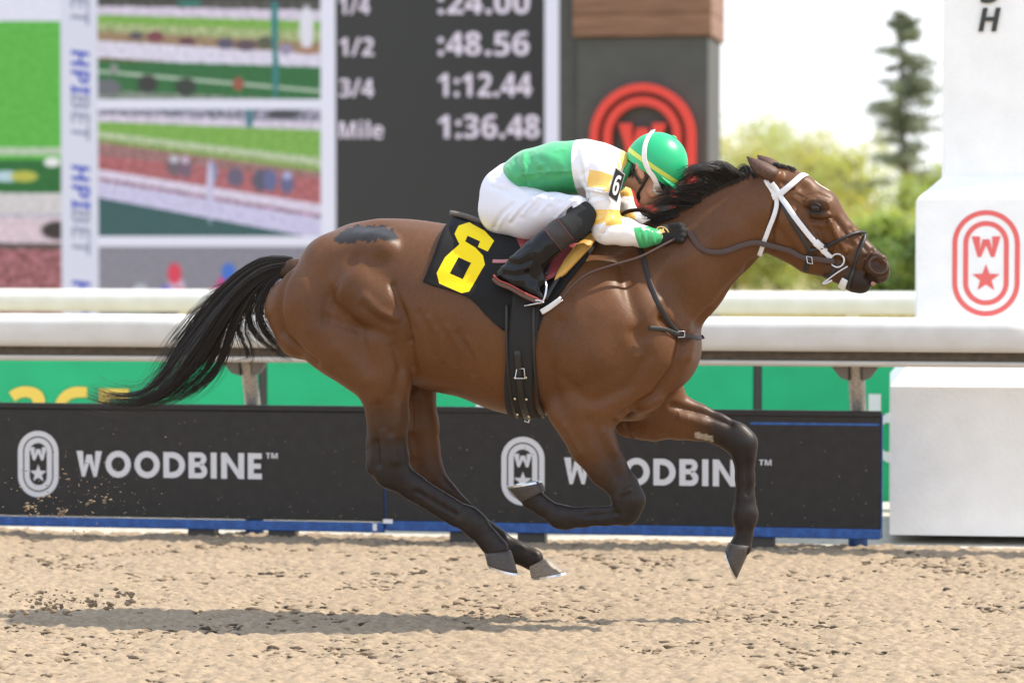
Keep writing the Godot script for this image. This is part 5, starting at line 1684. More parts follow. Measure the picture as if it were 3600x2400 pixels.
func hoof(root: Node3D, k: Array, half: float, m: Material) -> void:
	var rings := []
	var shoe_out := []
	for s in 7:
		var t := s / 6.0
		var bk: Vector3 = (k[0] as Vector3).lerp(k[2], t)
		var ft: Vector3 = (k[1] as Vector3).lerp(k[3], t)
		var mid := (bk + ft) * 0.5
		var ax := (ft - bk) * 0.5
		var hw := half * lerpf(0.84, 1.04, t)
		if s == 0:
			ax *= 0.96
			hw *= 0.95
		var ring := []
		for j in 24:
			var w := TAU * j / 24.0
			var cx := cos(w)
			# blunter at the heel
			var x := cx if cx > 0.0 else -pow(absf(cx), 0.65)
			ring.append(mid + ax * x + Vector3(0, 0, hw * sin(w)))
		rings.append(ring)
		shoe_out = ring
	var st := new_st()
	loft(st, rings)
	var h := obj("hoof", done(st), m, root)
	var axis: Vector3 = ((k[3] as Vector3) - (k[1] as Vector3)).lerp((k[2] as Vector3) - (k[0] as Vector3), 0.5).normalized()
	var c := ((k[2] as Vector3) + (k[3] as Vector3)) * 0.5
	var r2 := []
	for q: float in [0.0, 0.009]:
		var ring := []
		for p: Vector3 in shoe_out:
			ring.append(c + (p - c) * 1.02 + axis * q)
		r2.append(ring)
	for q: float in [0.009, 0.0]:
		var ring := []
		for p: Vector3 in shoe_out:
			ring.append(c + (p - c) * 0.72 + axis * q)
		r2.append(ring)
	st = new_st()
	st.set_smooth_group(-1)
	loft(st, r2, true, false)
	obj("horseshoe", done(st), M.steel, h)

func ear(root: Node3D, s: float) -> void:
	var base := Vector3(1.0563, 1.7433, 0.0500)
	var tip := Vector3(0.9435, 1.8235, 0.0600)
	if s < 0.0:
		tip = Vector3(0.9740, 1.8325, -0.0600)
		base = Vector3(1.0558, 1.7634, -0.0500)
	base.z = 0.055 * s
	tip.z = 0.062 * s
	var axis := tip - base
	var across := Vector3(axis.y, -axis.x, 0).normalized() * -1.0
	var rings := []
	var widths := [0.050, 0.057, 0.060, 0.058, 0.050, 0.038, 0.022, 0.003]
	var st := new_st()
	for i in 8:
		var t := i / 7.0
		var c := base + axis * t + across * 0.010 * sin(t * PI) * (1.0 if s > 0.0 else 0.6)
		var w: float = widths[i]
		var ring := []
		# a curled leaf, open towards the outer back
		for j in 17:
			var a := lerpf(-2.35, 2.35, j / 16.0)
			ring.append(c + across * -cos(a) * w * 0.62 + Vector3(0, 0, s) * sin(a) * w * 0.72)
		for j in 17:
			var a := lerpf(2.35, -2.35, j / 16.0)
			ring.append(c + across * -cos(a) * (w * 0.62 - 0.004) + Vector3(0, 0, s) * sin(a) * maxf(w * 0.72 - 0.004, 0.0005))
		rings.append(ring)
	loft(st, rings)
	var m := M.ear as StandardMaterial3D
	obj("ear", done(st), m, root)

# thin tapering hairs following guide curves, gathered into one mesh
var hv := PackedVector3Array()
var hn := PackedVector3Array()
var hc := PackedColorArray()
var ht := PackedInt32Array()
func strand(pts: Array, r: float, tint := 1.0) -> void:
	var n := pts.size()
	var col := Color(tint, tint * 0.96, tint * 0.92)
	for i in n:
		var t: Vector3 = ((pts[mini(i + 1, n - 1)] as Vector3) - (pts[maxi(i - 1, 0)] as Vector3)).normalized()
		var s := t.cross(Vector3(0.3, 0.2, 0.93)).normalized()
		var o := s.cross(t)
		var w := r * (1.0 - 0.85 * pow(float(i) / (n - 1), 1.6))
		var b := hv.size()
		for j in 3:
			var a := TAU * j / 3.0
			var d := s * cos(a) + o * sin(a)
			hv.append((pts[i] as Vector3) + d * w)
			hn.append(d)
			hc.append(col)
		if i > 0:
			for j in 3:
				var k := (j + 1) % 3
				ht.append(b - 3 + j); ht.append(b + k); ht.append(b + j)
				ht.append(b - 3 + j); ht.append(b - 3 + k); ht.append(b + k)

func hair_done() -> ArrayMesh:
	var m := commit(hv, ht, hn, hc)
	hv = PackedVector3Array()
	hn = PackedVector3Array()
	hc = PackedColorArray()
	ht = PackedInt32Array()
	return m

func build_tail(root: Node3D) -> void:
	# guides: points and the half spread there
	var guides := [
		[[Vector3(-0.9004, 1.4037, 0.0000), Vector3(-1.0252, 1.3747, 0.0000), Vector3(-1.1507, 1.2762, 0.0000), Vector3(-1.2529, 1.1426, 0.0000), Vector3(-1.3374, 1.0261, 0.0000), Vector3(-1.4161, 0.9209, 0.0000), Vector3(-1.5311, 0.8476, 0.0000), Vector3(-1.6706, 0.8393, 0.0000), Vector3(-1.7800, 0.8734, 0.0000)], [0.02, 0.045, 0.052, 0.068, 0.076, 0.068, 0.042, 0.04, 0.05], 800],
		[[Vector3(-0.9123, 1.3922, 0.0000), Vector3(-1.0371, 1.3458, 0.0000), Vector3(-1.1209, 1.2474, 0.0000), Vector3(-1.1751, 1.1315, 0.0000), Vector3(-1.2175, 1.0038, 0.0000), Vector3(-1.2958, 0.9103, 0.0000), Vector3(-1.4164, 0.8453, 0.0000), Vector3(-1.5373, 0.8208, 0.0000)], [0.02, 0.04, 0.042, 0.042, 0.038, 0.034, 0.03, 0.03], 340],
		[[Vector3(-0.9360, 1.3806, 0.0000), Vector3(-1.0051, 1.3344, 0.0000), Vector3(-1.0553, 1.2419, 0.0000), Vector3(-1.0437, 1.1495, 0.0000), Vector3(-0.9820, 1.0805, 0.0000), Vector3(-0.8955, 1.0119, 0.0000)], [0.02, 0.04, 0.05, 0.05, 0.035, 0.02], 380],
		[[Vector3(-0.9836, 1.3517, 0.0000), Vector3(-1.0792, 1.2476, 0.0000), Vector3(-1.1093, 1.1434, 0.0000), Vector3(-1.0798, 1.0568, 0.0000), Vector3(-1.0800, 1.0048, 0.0000), Vector3(-1.1517, 0.9927, 0.0000)], [0.02, 0.04, 0.04, 0.025, 0.02, 0.02], 70],
		[[Vector3(-1.0550, 1.3458, 0.0000), Vector3(-1.1506, 1.2936, 0.0000), Vector3(-1.2105, 1.2760, 0.0000), Vector3(-1.2703, 1.2932, 0.0000)], [0.02, 0.02, 0.015, 0.01], 30]]
	for g: Array in guides:
		var locks := maxi(3, int(g[2] / 42.0))
		for i in g[2]:
			# hairs cling together in locks, each with a bend of its own
			var lk: int = i % locks
			var lu := sin(lk * 2.399 + 0.7) * 0.5 + sin(lk * 5.13) * 0.42
			var lz := cos(lk * 3.71 + 1.0) * 0.85
			var u := lu + rng.randfn(0.0, 0.13)
			var zz := lz + rng.randfn(0.0, 0.16)
			var lump := 0.0
			var bend := sin(lk * 7.77) * 0.02
			var wild := rng.randf() < 0.2
			var stop := rng.randf_range(0.62, 1.0)
			var base := curve(g[0], 22)
			var pts := []
			var ph := rng.randf() * TAU
			for j in 22:
				var t := j / 21.0
				var x := t * stop * 21.0
				var k := mini(int(x), 20)
				var c: Vector3 = (base[k] as Vector3).lerp(base[k + 1], x - k)
				var tan2: Vector3 = ((base[k + 1] as Vector3) - (base[k] as Vector3)).normalized()
				var nor := Vector3(-tan2.y, tan2.x, 0)
				var wl: Array = g[1]
				var y := t * stop * (wl.size() - 1)
				var m := mini(int(y), wl.size() - 2)
				var w := lerpf(wl[m], wl[m + 1], y - m)
				var spread := (u + lump) * w * (1.35 if wild and t > 0.4 else 1.0)
				spread += bend * sin(t * 5.0 + lk) * t + sin(t * 7.0 + ph) * 0.003 * t + (0.045 * t * t * sin(ph) if wild else 0.0)
				pts.append(c + nor * spread + Vector3(0, 0, zz * w * 0.75 + sin(t * 5.0 + ph * 2.0) * 0.008 * t))
			strand(pts, rng.randf_range(0.0008, 0.0018), 2.2 if rng.randf() < 0.04 else rng.randf_range(0.6, 1.25))
	obj("tail", hair_done(), M.hair, root)

func build_mane(root: Node3D) -> void:
	var crest := curve([Vector3(0.9851, 1.7559, 0.0000), Vector3(0.9315, 1.7360, 0.0000), Vector3(0.8643, 1.7004, 0.0000), Vector3(0.7970, 1.6559, 0.0000), Vector3(0.7408, 1.6111, 0.0000), Vector3(0.6845, 1.5630, 0.0000), Vector3(0.6394, 1.5394, 0.0000)], 40)
	for i in 1900:
		var t := pow(rng.randf(), 0.85)
		var k := mini(int(t * 39.0), 38)
		var c: Vector3 = crest[k].lerp(crest[k + 1], t * 39.0 - k)
		c += Vector3(0, -0.012, rng.randf_range(-0.018, 0.03))
		var lock := floorf(t * 16.0 + rng.randf() * 0.7)
		var lr := absf(fmod(sin(lock * 12.9898) * 43758.5453, 1.0))
		var lq := absf(fmod(sin(lock * 78.233) * 9631.77, 1.0))
		var length := lerpf(0.085, 0.19, smoothstep(0.0, 0.4, t)) * lerpf(0.75, 1.25, lq) * rng.randf_range(0.8, 1.1)
		# the wind lifts the upper mane off the crest and throws the lower locks back over the rider's hands
		var lift := (0.11 * exp(-pow((t - 0.33) / 0.2, 2.0)) + 0.03) * lerpf(0.6, 1.25, lr) * rng.randf_range(0.75, 1.1)
		var fall := lerpf(0.01, 0.085, t) * (0.35 + lr) * rng.randf_range(0.6, 1.2)
		var zz := lerpf(-0.03, 0.085, lq) * rng.randf_range(0.6, 1.15)
		var pts := []
		var ph := lr * TAU
		for j in 11:
			var s := j / 10.0
			var p := c + Vector3(-length * (0.55 * s + 0.45 * s * s), lift * sin(minf(s * 1.35, 1.0) * PI * 0.5) - (fall + lift * 0.35) * s * s, zz * s)
			p += Vector3(0.008 * sin(s * 8.0 + ph * 2.0) * s, sin(s * 6.0 + ph) * 0.016 * s, cos(s * 5.0 + ph) * 0.014 * s)
			pts.append(p)
		strand(pts, rng.randf_range(0.0008, 0.0017), 2.4 if rng.randf() < 0.08 else rng.randf_range(0.6, 1.3))
	# short roots that cover the crest
	for i in 800:
		var t := rng.randf()
		var k := mini(int(t * 39.0), 38)
		var c: Vector3 = crest[k].lerp(crest[k + 1], t * 39.0 - k) + Vector3(0, -0.01, 0)
		var s := rng.randf_range(-0.6, 1.0)
		strand([c, c + Vector3(-0.02, 0.012, 0.016 * s), c + Vector3(-0.05, 0.004, 0.034 * s), c + Vector3(-0.085, -0.026, 0.045 * s)], 0.0018)
	obj("mane", hair_done(), M.hair, root)
	for i in 320:
		var t := rng.randf()
		var c := (Vector3(1.0599, 1.7823, 0.0000)).lerp(Vector3(1.1323, 1.7619, 0.0000), t) + Vector3(0, -0.004, rng.randf_range(-0.03, 0.035))
		var pts := []
		var h := rng.randf_range(0.6, 1.2)
		for j in 7:
			var s := j / 6.0
			pts.append(c + Vector3(-0.018 * s * h + 0.03 * s * s * (t - 0.3), 0.022 * sin(s * 2.6) * h, 0.014 * s * rng.randf_range(-1, 1)))
		strand(pts, 0.0014)
	obj("forelock", hair_done(), M.hair, root)

# =============================================================================================
# tack: lies on the horse's skin
# =============================================================================================
func skin_normal(p: Vector3) -> Vector3:
	var e := 0.004
	var n := Vector3(sdf(p + Vector3(e, 0, 0), all_list) - sdf(p - Vector3(e, 0, 0), all_list), sdf(p + Vector3(0, e, 0), all_list) - sdf(p - Vector3(0, e, 0), all_list), sdf(p + Vector3(0, 0, e), all_list) - sdf(p - Vector3(0, 0, e), all_list))
	return n.normalized()

func on_skin(q: Vector3, s: float, lift: float) -> Vector3:
	var z := surf_z(q.x, q.y, s)
	if z * s < 0.0:
		z = 0.0
	var p := Vector3(q.x, q.y, z)
	return p + skin_normal(p) * lift

# points follow the skin; `relax` lets the strap bridge hollows instead of sinking into them
func skin_strap(pts: Array, n: int, width: float, thick: float, s := 1.0, lift := 0.004, relax := 0) -> ArrayMesh:
	var line := curve(pts, n)
	var out := []
	for p: Vector3 in line:
		out.append(on_skin(p, s, lift))
	for k in relax:
		var nxt := out.duplicate()
		for i in range(1, n - 1):
			var m: Vector3 = ((out[i - 1] as Vector3) + (out[i + 1] as Vector3)) * 0.5
			if m.z * s > (out[i] as Vector3).z * s:
				nxt[i] = Vector3(out[i].x, out[i].y, m.z)
		out = nxt
	var sides := []
	for i in n:
		var t: Vector3 = ((out[mini(i + 1, n - 1)] as Vector3) - (out[maxi(i - 1, 0)] as Vector3)).normalized()
		var no := skin_normal(out[i]) if relax == 0 else Vector3(0, 0.1, s).normalized()
		sides.append(t.cross(no))
	return strap_mesh(out, sides, width, thick)

# a strap whose two halves meet on the middle line
func over_strap(pts: Array, n: int, width: float, thick: float, lift := 0.004) -> ArrayMesh:
	var half := curve(pts, n)
	var out := []
	for p: Vector3 in half:
		out.append(on_skin(p, 1.0, lift))
	var last: Vector3 = out[n - 1]
	var nl := skin_normal(last)
	out[n - 1] = Vector3(last.x, last.y, 0) + Vector3(nl.x, nl.y, 0).normalized() * 0.001
	for i in range(n - 2, -1, -1):
		out.append(Vector3(out[i].x, out[i].y, -out[i].z))
	var sides := []
	var m := out.size()
	for i in m:
		var t: Vector3 = ((out[mini(i + 1, m - 1)] as Vector3) - (out[maxi(i - 1, 0)] as Vector3)).normalized()
		sides.append(t.cross(skin_normal(out[i])))
	return strap_mesh(out, sides, width, thick)

# a sheet wrapped round the trunk; rows of [angle, x0, x1]
func wrap_sheet(rows: Array, nx: int, yc: float, lift: float, uv_box = null) -> ArrayMesh:
	var pts := []
	for r: Array in rows:
		var line := []
		for i in nx + 1:
			var x := lerpf(r[1], r[2], float(i) / nx)
			line.append(surf_round(x, yc, r[0], lift + (r[3] if r.size() > 3 else 0.0)))
		pts.append(line)
	var st := new_st()
	var n := rows.size()
	var put := func(p: Vector3) -> void:
		if uv_box != null:
			st.set_uv(Vector2((p.x - uv_box.position.x) / uv_box.size.x, 1.0 - (p.y - uv_box.position.y) / uv_box.size.y))
		st.add_vertex(p)
	for k in n - 1:
		for i in nx:
			for p: Vector3 in [pts[k][i], pts[k + 1][i + 1], pts[k][i + 1], pts[k][i], pts[k + 1][i], pts[k + 1][i + 1]]:
				put.call(p)
	# turned edges
	var rim := []
	for i in nx + 1:
		rim.append(pts[0][i])
	for k in range(1, n):
		rim.append(pts[k][nx])
	for i in range(nx - 1, -1, -1):
		rim.append(pts[n - 1][i])
	for k in range(n - 2, 0, -1):
		rim.append(pts[k][0])
	var c := Vector3((rows[0][1] + rows[0][2]) * 0.5, yc, 0)
	for i in rim.size():
		var a: Vector3 = rim[i]
		var b: Vector3 = rim[(i + 1) % rim.size()]
		var ia := a - Vector3(0, a.y - yc, a.z).normalized() * lift * 0.95
		var ib := b - Vector3(0, b.y - yc, b.z).normalized() * lift * 0.95
		for p: Vector3 in [a, b, ib, a, ib, ia]:
			put.call(p)
	return done(st)

# a patch laid on the near side: outline shrunk towards its middle ring by ring
func skin_patch(outline: Array, s: float, lift: float, thick: float) -> ArrayMesh:
	var mid := Vector3.ZERO
	for p: Vector3 in outline:
		mid += p / outline.size()
	var rings := []
	for k: float in [1.0, 0.985, 0.8, 0.55, 0.3, 0.08]:
		var ring := []
		for p: Vector3 in outline:
			var q := mid.lerp(p, k)
			ring.append(on_skin(q, s, lift + (thick if k < 1.0 else 0.0) + thick * 0.5 * (1.0 - k)))
		rings.append(ring)
	var st := new_st()
	loft(st, rings)
	return done(st)

func print_image(w: int, h: int, box: Rect2, base: Color, polys: Array) -> ImageTexture:
	var img := Image.create(w, h, true, Image.FORMAT_RGB8)
	img.fill(base)
	for pl: Array in polys:
		var poly := PackedVector2Array()
		for q: Vector2 in pl[0]:
			poly.append(Vector2((q.x - box.position.x) / box.size.x * w, (1.0 - (q.y - box.position.y) / box.size.y) * h))
		var b := Rect2(poly[0], Vector2.ZERO)
		for q in poly:
			b = b.expand(q)
		for y in range(maxi(0, int(b.position.y)), mini(h, int(b.end.y) + 1)):
			for x in range(maxi(0, int(b.position.x)), mini(w, int(b.end.x) + 1)):
				if Geometry2D.is_point_in_polygon(Vector2(x + 0.5, y + 0.5), poly):
					img.set_pixel(x, y, pl[1])
	img.generate_mipmaps()
	return ImageTexture.create_from_image(img)

func build_tack() -> void:
	# ---- bridle ----
	var b := thing("bridle", "white webbing bridle with black crossed noseband on the horse's head", "bridle", Vector3.ZERO)
	for s: float in [1.0, -1.0]:
		obj("cheekpiece", skin_strap([Vector3(1.0439, 1.7220, 0.0600), Vector3(1.0759, 1.6719, 0.0700), Vector3(1.1357, 1.5852, 0.0800), Vector3(1.2115, 1.4878, 0.0700), Vector3(1.2751, 1.4258, 0.0600)], 26, 0.021, 0.005, s, 0.006, 3), M.white_webbing, b)
		var cp := obj("buckle_sleeve", skin_strap([Vector3(1.2115, 1.4900, 0.0700), Vector3(1.2315, 1.4701, 0.0700), Vector3(1.2485, 1.4512, 0.0600)], 8, 0.029, 0.009, s, 0.008), M.white_webbing, b)
		obj("throatlatch", skin_strap([Vector3(1.0219, 1.7345, 0.0500), Vector3(1.0440, 1.6921, 0.0600), Vector3(1.0616, 1.6564, 0.0700), Vector3(1.0570, 1.6064, 0.0800), Vector3(1.0361, 1.5510, 0.0800), Vector3(1.0157, 1.4989, 0.0600), Vector3(0.9870, 1.4386, 0.0100)], 28, 0.018, 0.004, s, 0.005, 3), M.white_webbing, b)
		obj("noseband_cheek", skin_strap([Vector3(1.0827, 1.6430, 0.0700), Vector3(1.1402, 1.5431, 0.0800), Vector3(1.1884, 1.4612, 0.0700), Vector3(1.1838, 1.4179, 0.0500), Vector3(1.1723, 1.3764, 0.0100)], 20, 0.017, 0.005, s, 0.004, 2), M.black_leather, b)
		obj("noseband_tie", skin_strap([Vector3(1.1911, 1.4567, 0.0600), Vector3(1.2540, 1.4745, 0.0600), Vector3(1.2760, 1.4767, 0.0600)], 10, 0.014, 0.006, s, 0.005, 2), M.black_leather, b)
	obj("browband", over_strap([Vector3(1.0449, 1.6631, 0.0700), Vector3(1.0770, 1.6785, 0.0700), Vector3(1.1204, 1.7118, 0.0600), Vector3(1.1513, 1.7400, 0.0300), Vector3(1.1669, 1.7495, 0.0000)], 20, 0.024, 0.006, 0.006), M.white_webbing, b)
	# the figure-of-eight noseband is rolled leather
	var roll := []
	for p: Vector3 in curve([Vector3(1.2617, 1.4767, 0.0600), Vector3(1.3046, 1.4977, 0.0600), Vector3(1.3524, 1.5188, 0.0500), Vector3(1.3810, 1.5255, 0.0300)], 12):
		roll.append(on_skin(p, 1.0, 0.007))
	roll.append(Vector3(roll[11].x + 0.016, roll[11].y - 0.003, 0.0))
	var n := roll.size()
	var full := roll.duplicate()
	for i in range(n - 2, -1, -1):
		full.append(Vector3(roll[i].x, roll[i].y, -roll[i].z))
	obj("noseband_roll", tube_mesh(full, 0.0068, 10), M.black_leather, b)
	roll = []
	for p: Vector3 in curve([Vector3(1.3394, 1.3145, 0.0200), Vector3(1.3493, 1.3459, 0.0400), Vector3(1.3618, 1.3904, 0.0500), Vector3(1.3802, 1.4480, 0.0500), Vector3(1.3971, 1.4955, 0.0400)], 16):
		roll.append(on_skin(p, 1.0, 0.007))
	var top := Vector3(1.4038, 1.5167, 0.0000)
	roll.append(top + Vector3(0, 0, 0.014))
	n = roll.size()
	full = roll.duplicate()
	for i in range(n - 1, -1, -1):
		full.append(Vector3(roll[i].x, roll[i].y, -roll[i].z))
	obj("noseband_roll", tube_mesh(full, 0.0075, 10), M.black_leather, b)
	# bit
	for s: float in [1.0, -1.0]:
		var c := on_skin(Vector3(1.2977, 1.4169, 0.0500), s, 0.012)
		var ring := []
		for i in 24:
			var a := TAU * i / 24.0
			ring.append(c + Vector3(cos(a) * 0.026, sin(a) * 0.026, s * 0.004 * cos(a)))
		obj("bit_ring", tube_mesh(ring, 0.0045, 8, true), M.steel, b)
		var prong := []
		for p: Vector3 in curve([Vector3(1.3386, 1.3948, 0.0500), Vector3(1.3034, 1.3737, 0.0500), Vector3(1.2642, 1.3457, 0.0400), Vector3(1.2426, 1.3289, 0.0300), Vector3(1.2526, 1.3278, 0.0300), Vector3(1.2786, 1.3413, 0.0400)], 14):
			prong.append(Vector3(p.x, p.y, s * 0.065))
		obj("bit_prong", tube_mesh(prong, 0.0032, 7), M.steel, b)
		obj("bit_guard", skin_strap([Vector3(1.3305, 1.3459, 0.0400), Vector3(1.3223, 1.3291, 0.0300), Vector3(1.3129, 1.3122, 0.0200)], 8, 0.03, 0.004, s, 0.008), M.white_webbing, b)
		obj("chin_strap", skin_strap([Vector3(1.2868, 1.3903, 0.0500), Vector3(1.2752, 1.3624, 0.0400), Vector3(1.2463, 1.3588, 0.0200)], 10, 0.016, 0.005, s, 0.006), M.black_leather, b)
	# ---- reins ----
	var r := thing("reins", "brown leather reins running from the bit to the rider's gloves", "reins", Vector3.ZERO)
	obj("rein", skin_strap([Vector3(1.2906, 1.4114, 0.0600), Vector3(1.1915, 1.4324, 0.0800), Vector3(1.0956, 1.4657, 0.1000), Vector3(1.0123, 1.4867, 0.1100), Vector3(0.9700, 1.4900, 0.1200), Vector3(0.9200, 1.4767, 0.1300), Vector3(0.8612, 1.4546, 0.1300), Vector3(0.8023, 1.4501, 0.1400), Vector3(0.7599, 1.4678, 0.1400), Vector3(0.7343, 1.5033, 0.1400), Vector3(0.7097, 1.5288, 0.1400), Vector3(0.6874, 1.5344, 0.1400)], 48, 0.021, 0.0035, 1.0, 0.014, 12), M.brown_leather, r)
	obj("rein", skin_strap([Vector3(1.2906, 1.4114, 0.0600), Vector3(1.1915, 1.4324, 0.0800), Vector3(1.0956, 1.4657, 0.1000), Vector3(0.9700, 1.4900, 0.1200), Vector3(0.8612, 1.4656, 0.1300), Vector3(0.7599, 1.4900, 0.1400), Vector3(0.6872, 1.5457, 0.1000)], 40, 0.019, 0.006, -1.0, 0.014, 12), M.brown_leather, r)
	var loop_pts := curve([Vector3(0.4233, 1.5668, -0.0200), Vector3(0.4324, 1.5916, -0.0200), Vector3(0.4597, 1.6096, -0.0200), Vector3(0.5020, 1.6162, -0.0100), Vector3(0.5419, 1.6104, 0.0000), Vector3(0.5827, 1.5845, 0.0000), Vector3(0.6224, 1.5552, 0.0000)], 24)
	var sd := []
	for i in 24:
		sd.append(Vector3(0.3, 0.8, 0.45))
	obj("rein_loop", strap_mesh(loop_pts, sd, 0.017, 0.004), M.brown_leather, r)
	var bk := on_skin(Vector3(1.1904, 1.4280, 0.0800), 1.0, 0.03)
	obj("buckle", tube_mesh([bk + Vector3(-0.011, 0.016, 0), bk + Vector3(0.009, 0.012, 0), bk + Vector3(0.013, -0.014, 0), bk + Vector3(-0.007, -0.01, 0)], 0.0022, 6, true), M.steel, r)
	# ---- saddle cloth ----
	var cl := thing("saddle_cloth", "black saddle cloth with a big yellow number six", "saddle cloth", Vector3.ZERO)
	var yc: float = 1.1944
	var vt := [[1.5792, -0.2194, 0.3844], [1.5123, -0.2423, 0.3733], [1.4345, -0.2664, 0.3304], [1.3681, -0.2919, 0.2876], [1.3304, -0.3102, 0.2608], [1.3150, -0.2388, 0.2535], [1.2828, -0.1289, 0.2311], [1.2463, -0.0859, 0.2065], [1.2097, -0.0543, 0.1785], [1.1686, -0.0070, 0.1640], [1.1331, 0.0381, 0.1561]]
	var rows := []
	var xm: float = -0.0011
	for i in 67:
		var a := lerpf(-1.72, 1.72, i / 66.0)
		var y := surf_round(xm, yc, a, 0.008).y
		var k := 0
		while k < vt.size() - 2 and y < vt[k + 1][0]:
			k += 1
		var f := clampf((y - vt[k][0]) / (vt[k + 1][0] - vt[k][0]), 0.0, 1.0)
		rows.append([a, lerpf(vt[k][1], vt[k + 1][1], f), lerpf(vt[k][2], vt[k + 1][2], f), 0.024 * (1.0 - smoothstep(0.35, 1.0, absf(a))) + 0.0035 * sin(i * 0.9) * smoothstep(0.5, 1.2, absf(a))])
	var box := Rect2(-0.3649, 1.0987, 0.2463 - -0.3649, 1.6116 - 1.0987)
	var yellow := Color(0.95, 0.83, 0.14)
	var tex := print_image(768, 640, box, lin(0.017, 0.016, 0.016), [
		[[Vector2(-0.1754, 1.4811), Vector2(-0.2018, 1.5213), Vector2(-0.1966, 1.5549), Vector2(-0.1663, 1.5684), Vector2(-0.0926, 1.5346), Vector2(-0.0431, 1.4945), Vector2(-0.0610, 1.4522), Vector2(-0.1028, 1.4700), Vector2(-0.0979, 1.4922), Vector2(-0.1498, 1.5145), Vector2(-0.1550, 1.4922), Vector2(-0.1119, 1.4678), Vector2(-0.0783, 1.4367), Vector2(-0.0659, 1.4011), Vector2(-0.1195, 1.2966), Vector2(-0.1489, 1.2899), Vector2(-0.2408, 1.3275), Vector2(-0.2533, 1.3675), Vector2(-0.2257, 1.4299)], yellow],
		[[Vector2(-0.1735, 1.4299), Vector2(-0.1214, 1.4077), Vector2(-0.1489, 1.3444), Vector2(-0.2010, 1.3665)], lin(0.017, 0.016, 0.016)]])
	var cm := mat(Color.WHITE, 0.85, 0.0, 0.3)
	cm.albedo_texture = tex
	obj("cloth", wrap_sheet(rows, 26, yc, 0.009, box), cm, cl)
	for i in 5:
		var zz := lerpf(-0.10, -0.005, i / 4.0)
		var p0 := surf_round(-0.2539, yc, zz * 2.6, 0.046)
		var p1 := surf_round(-0.1927, yc, zz * 2.6, 0.050)
		var p2 := surf_round(-0.1177, yc, zz * 2.6, 0.040)
		obj("pad_roll", tube_mesh(curve([p0, p1, p2], 8), 0.012, 10), M.pad_grey, cl)
	# ---- girth ----
	var g := thing("girth", "wide black girth strapped round the horse's chest", "girth", Vector3.ZERO)
	rows = []
	for i in 49:
		var a := lerpf(1.25, TAU - 1.25, i / 48.0)
		var t := smoothstep(1.25, 2.9, minf(a, TAU - a))
		rows.append([a, lerpf(0.0561, 0.0016, t), lerpf(0.1651, 0.1160, t)])
	obj("band", wrap_sheet(rows, 8, yc, 0.014), M.black_cloth, g)
	for e: Array in [[0.0305, 0.0396], [0.1365, 0.1456]]:
		rows = []
		for i in 30:
			rows.append([lerpf(1.4, 2.95, i / 29.0), e[0], e[1]])
		obj("edge_binding", wrap_sheet(rows, 2, yc, 0.019), M.black_leather, g)
	rows = []
	for i in 20:
		rows.append([lerpf(1.95, 2.98, i / 19.0), 0.0648, 0.0897])
	obj("billet_strap", wrap_sheet(rows, 3, yc, 0.021), M.black_leather, g)
	for q: Vector2 in [Vector2(1818, 1317), Vector2(1855, 1316), Vector2(1816, 1386), Vector2(1855, 1388), Vector2(1822, 1440), Vector2(1858, 1448)]:
		pass
	for p: Vector3 in [Vector3(0.0627, 0.9706, 0.2400), Vector3(0.1044, 0.9721, 0.2400), Vector3(0.0517, 0.8910, 0.1900), Vector3(0.0959, 0.8892, 0.1900), Vector3(0.0463, 0.8287, 0.1200), Vector3(0.0874, 0.8201, 0.1200)]:
		var at := on_skin(p, 1.0, 0.022)
		obj("stud", ball(0.0055, 0.0055, 0.0055, 6), M.brass, g, at)
	var bp := on_skin(Vector3(0.0830, 0.9786, 0.2400), 1.0, 0.026)
	obj("buckle", tube_mesh([bp + Vector3(-0.02, -0.008, 0), bp + Vector3(0.02, -0.008, 0), bp + Vector3(0.016, 0.03, 0.004), bp + Vector3(-0.012, 0.03, 0.004)], 0.0028, 6, true), M.steel, g)
	obj("keeper_ring", tube_mesh([Vector3(0.0606, 0.7918, 0.0300), Vector3(0.0767, 0.7874, 0.0300), Vector3(0.0721, 0.7715, 0.0300), Vector3(0.0583, 0.7759, 0.0300)], 0.004, 6, true), M.steel, g)
	# ---- breast collar ----
	var bc := thing("breast_collar", "thin dark leather breast strap looped across the horse's chest", "strap", Vector3.ZERO)
	for s: float in [1.0, -1.0]:
		obj("neck_strap", skin_strap([Vector3(0.5272, 1.4655, 0.1200), Vector3(0.5469, 1.4144, 0.1500), Vector3(0.5729, 1.3302, 0.1600), Vector3(0.6200, 1.2293, 0.1600), Vector3(0.6547, 1.1681, 0.1500), Vector3(0.6893, 1.1299, 0.1300)], 26, 0.019, 0.005, s, 0.005, 2), M.black_leather, bc)
		obj("chest_strap", skin_strap([Vector3(0.5769, 1.1563, 0.1800), Vector3(0.6326, 1.1486, 0.1700), Vector3(0.6904, 1.1254, 0.1300), Vector3(0.7396, 1.1129, 0.0800), Vector3(0.7577, 1.1133, 0.0200)], 20, 0.017, 0.005, s, 0.007, 3), M.black_leather, bc)
	var bb := on_skin(Vector3(0.6904, 1.1276, 0.1300), 1.0, 0.014)
	obj("buckle", tube_mesh([bb + Vector3(-0.012, -0.012, 0), bb + Vector3(0.012, -0.010, 0), bb + Vector3(0.012, 0.012, 0), bb + Vector3(-0.012, 0.012, 0)], 0.0025, 6, true), M.steel, bc)
	# ---- saddle ----
	var sa := thing("racing_saddle", "small dark racing saddle with red flaps and yellow pad edge", "saddle", Vector3.ZERO)
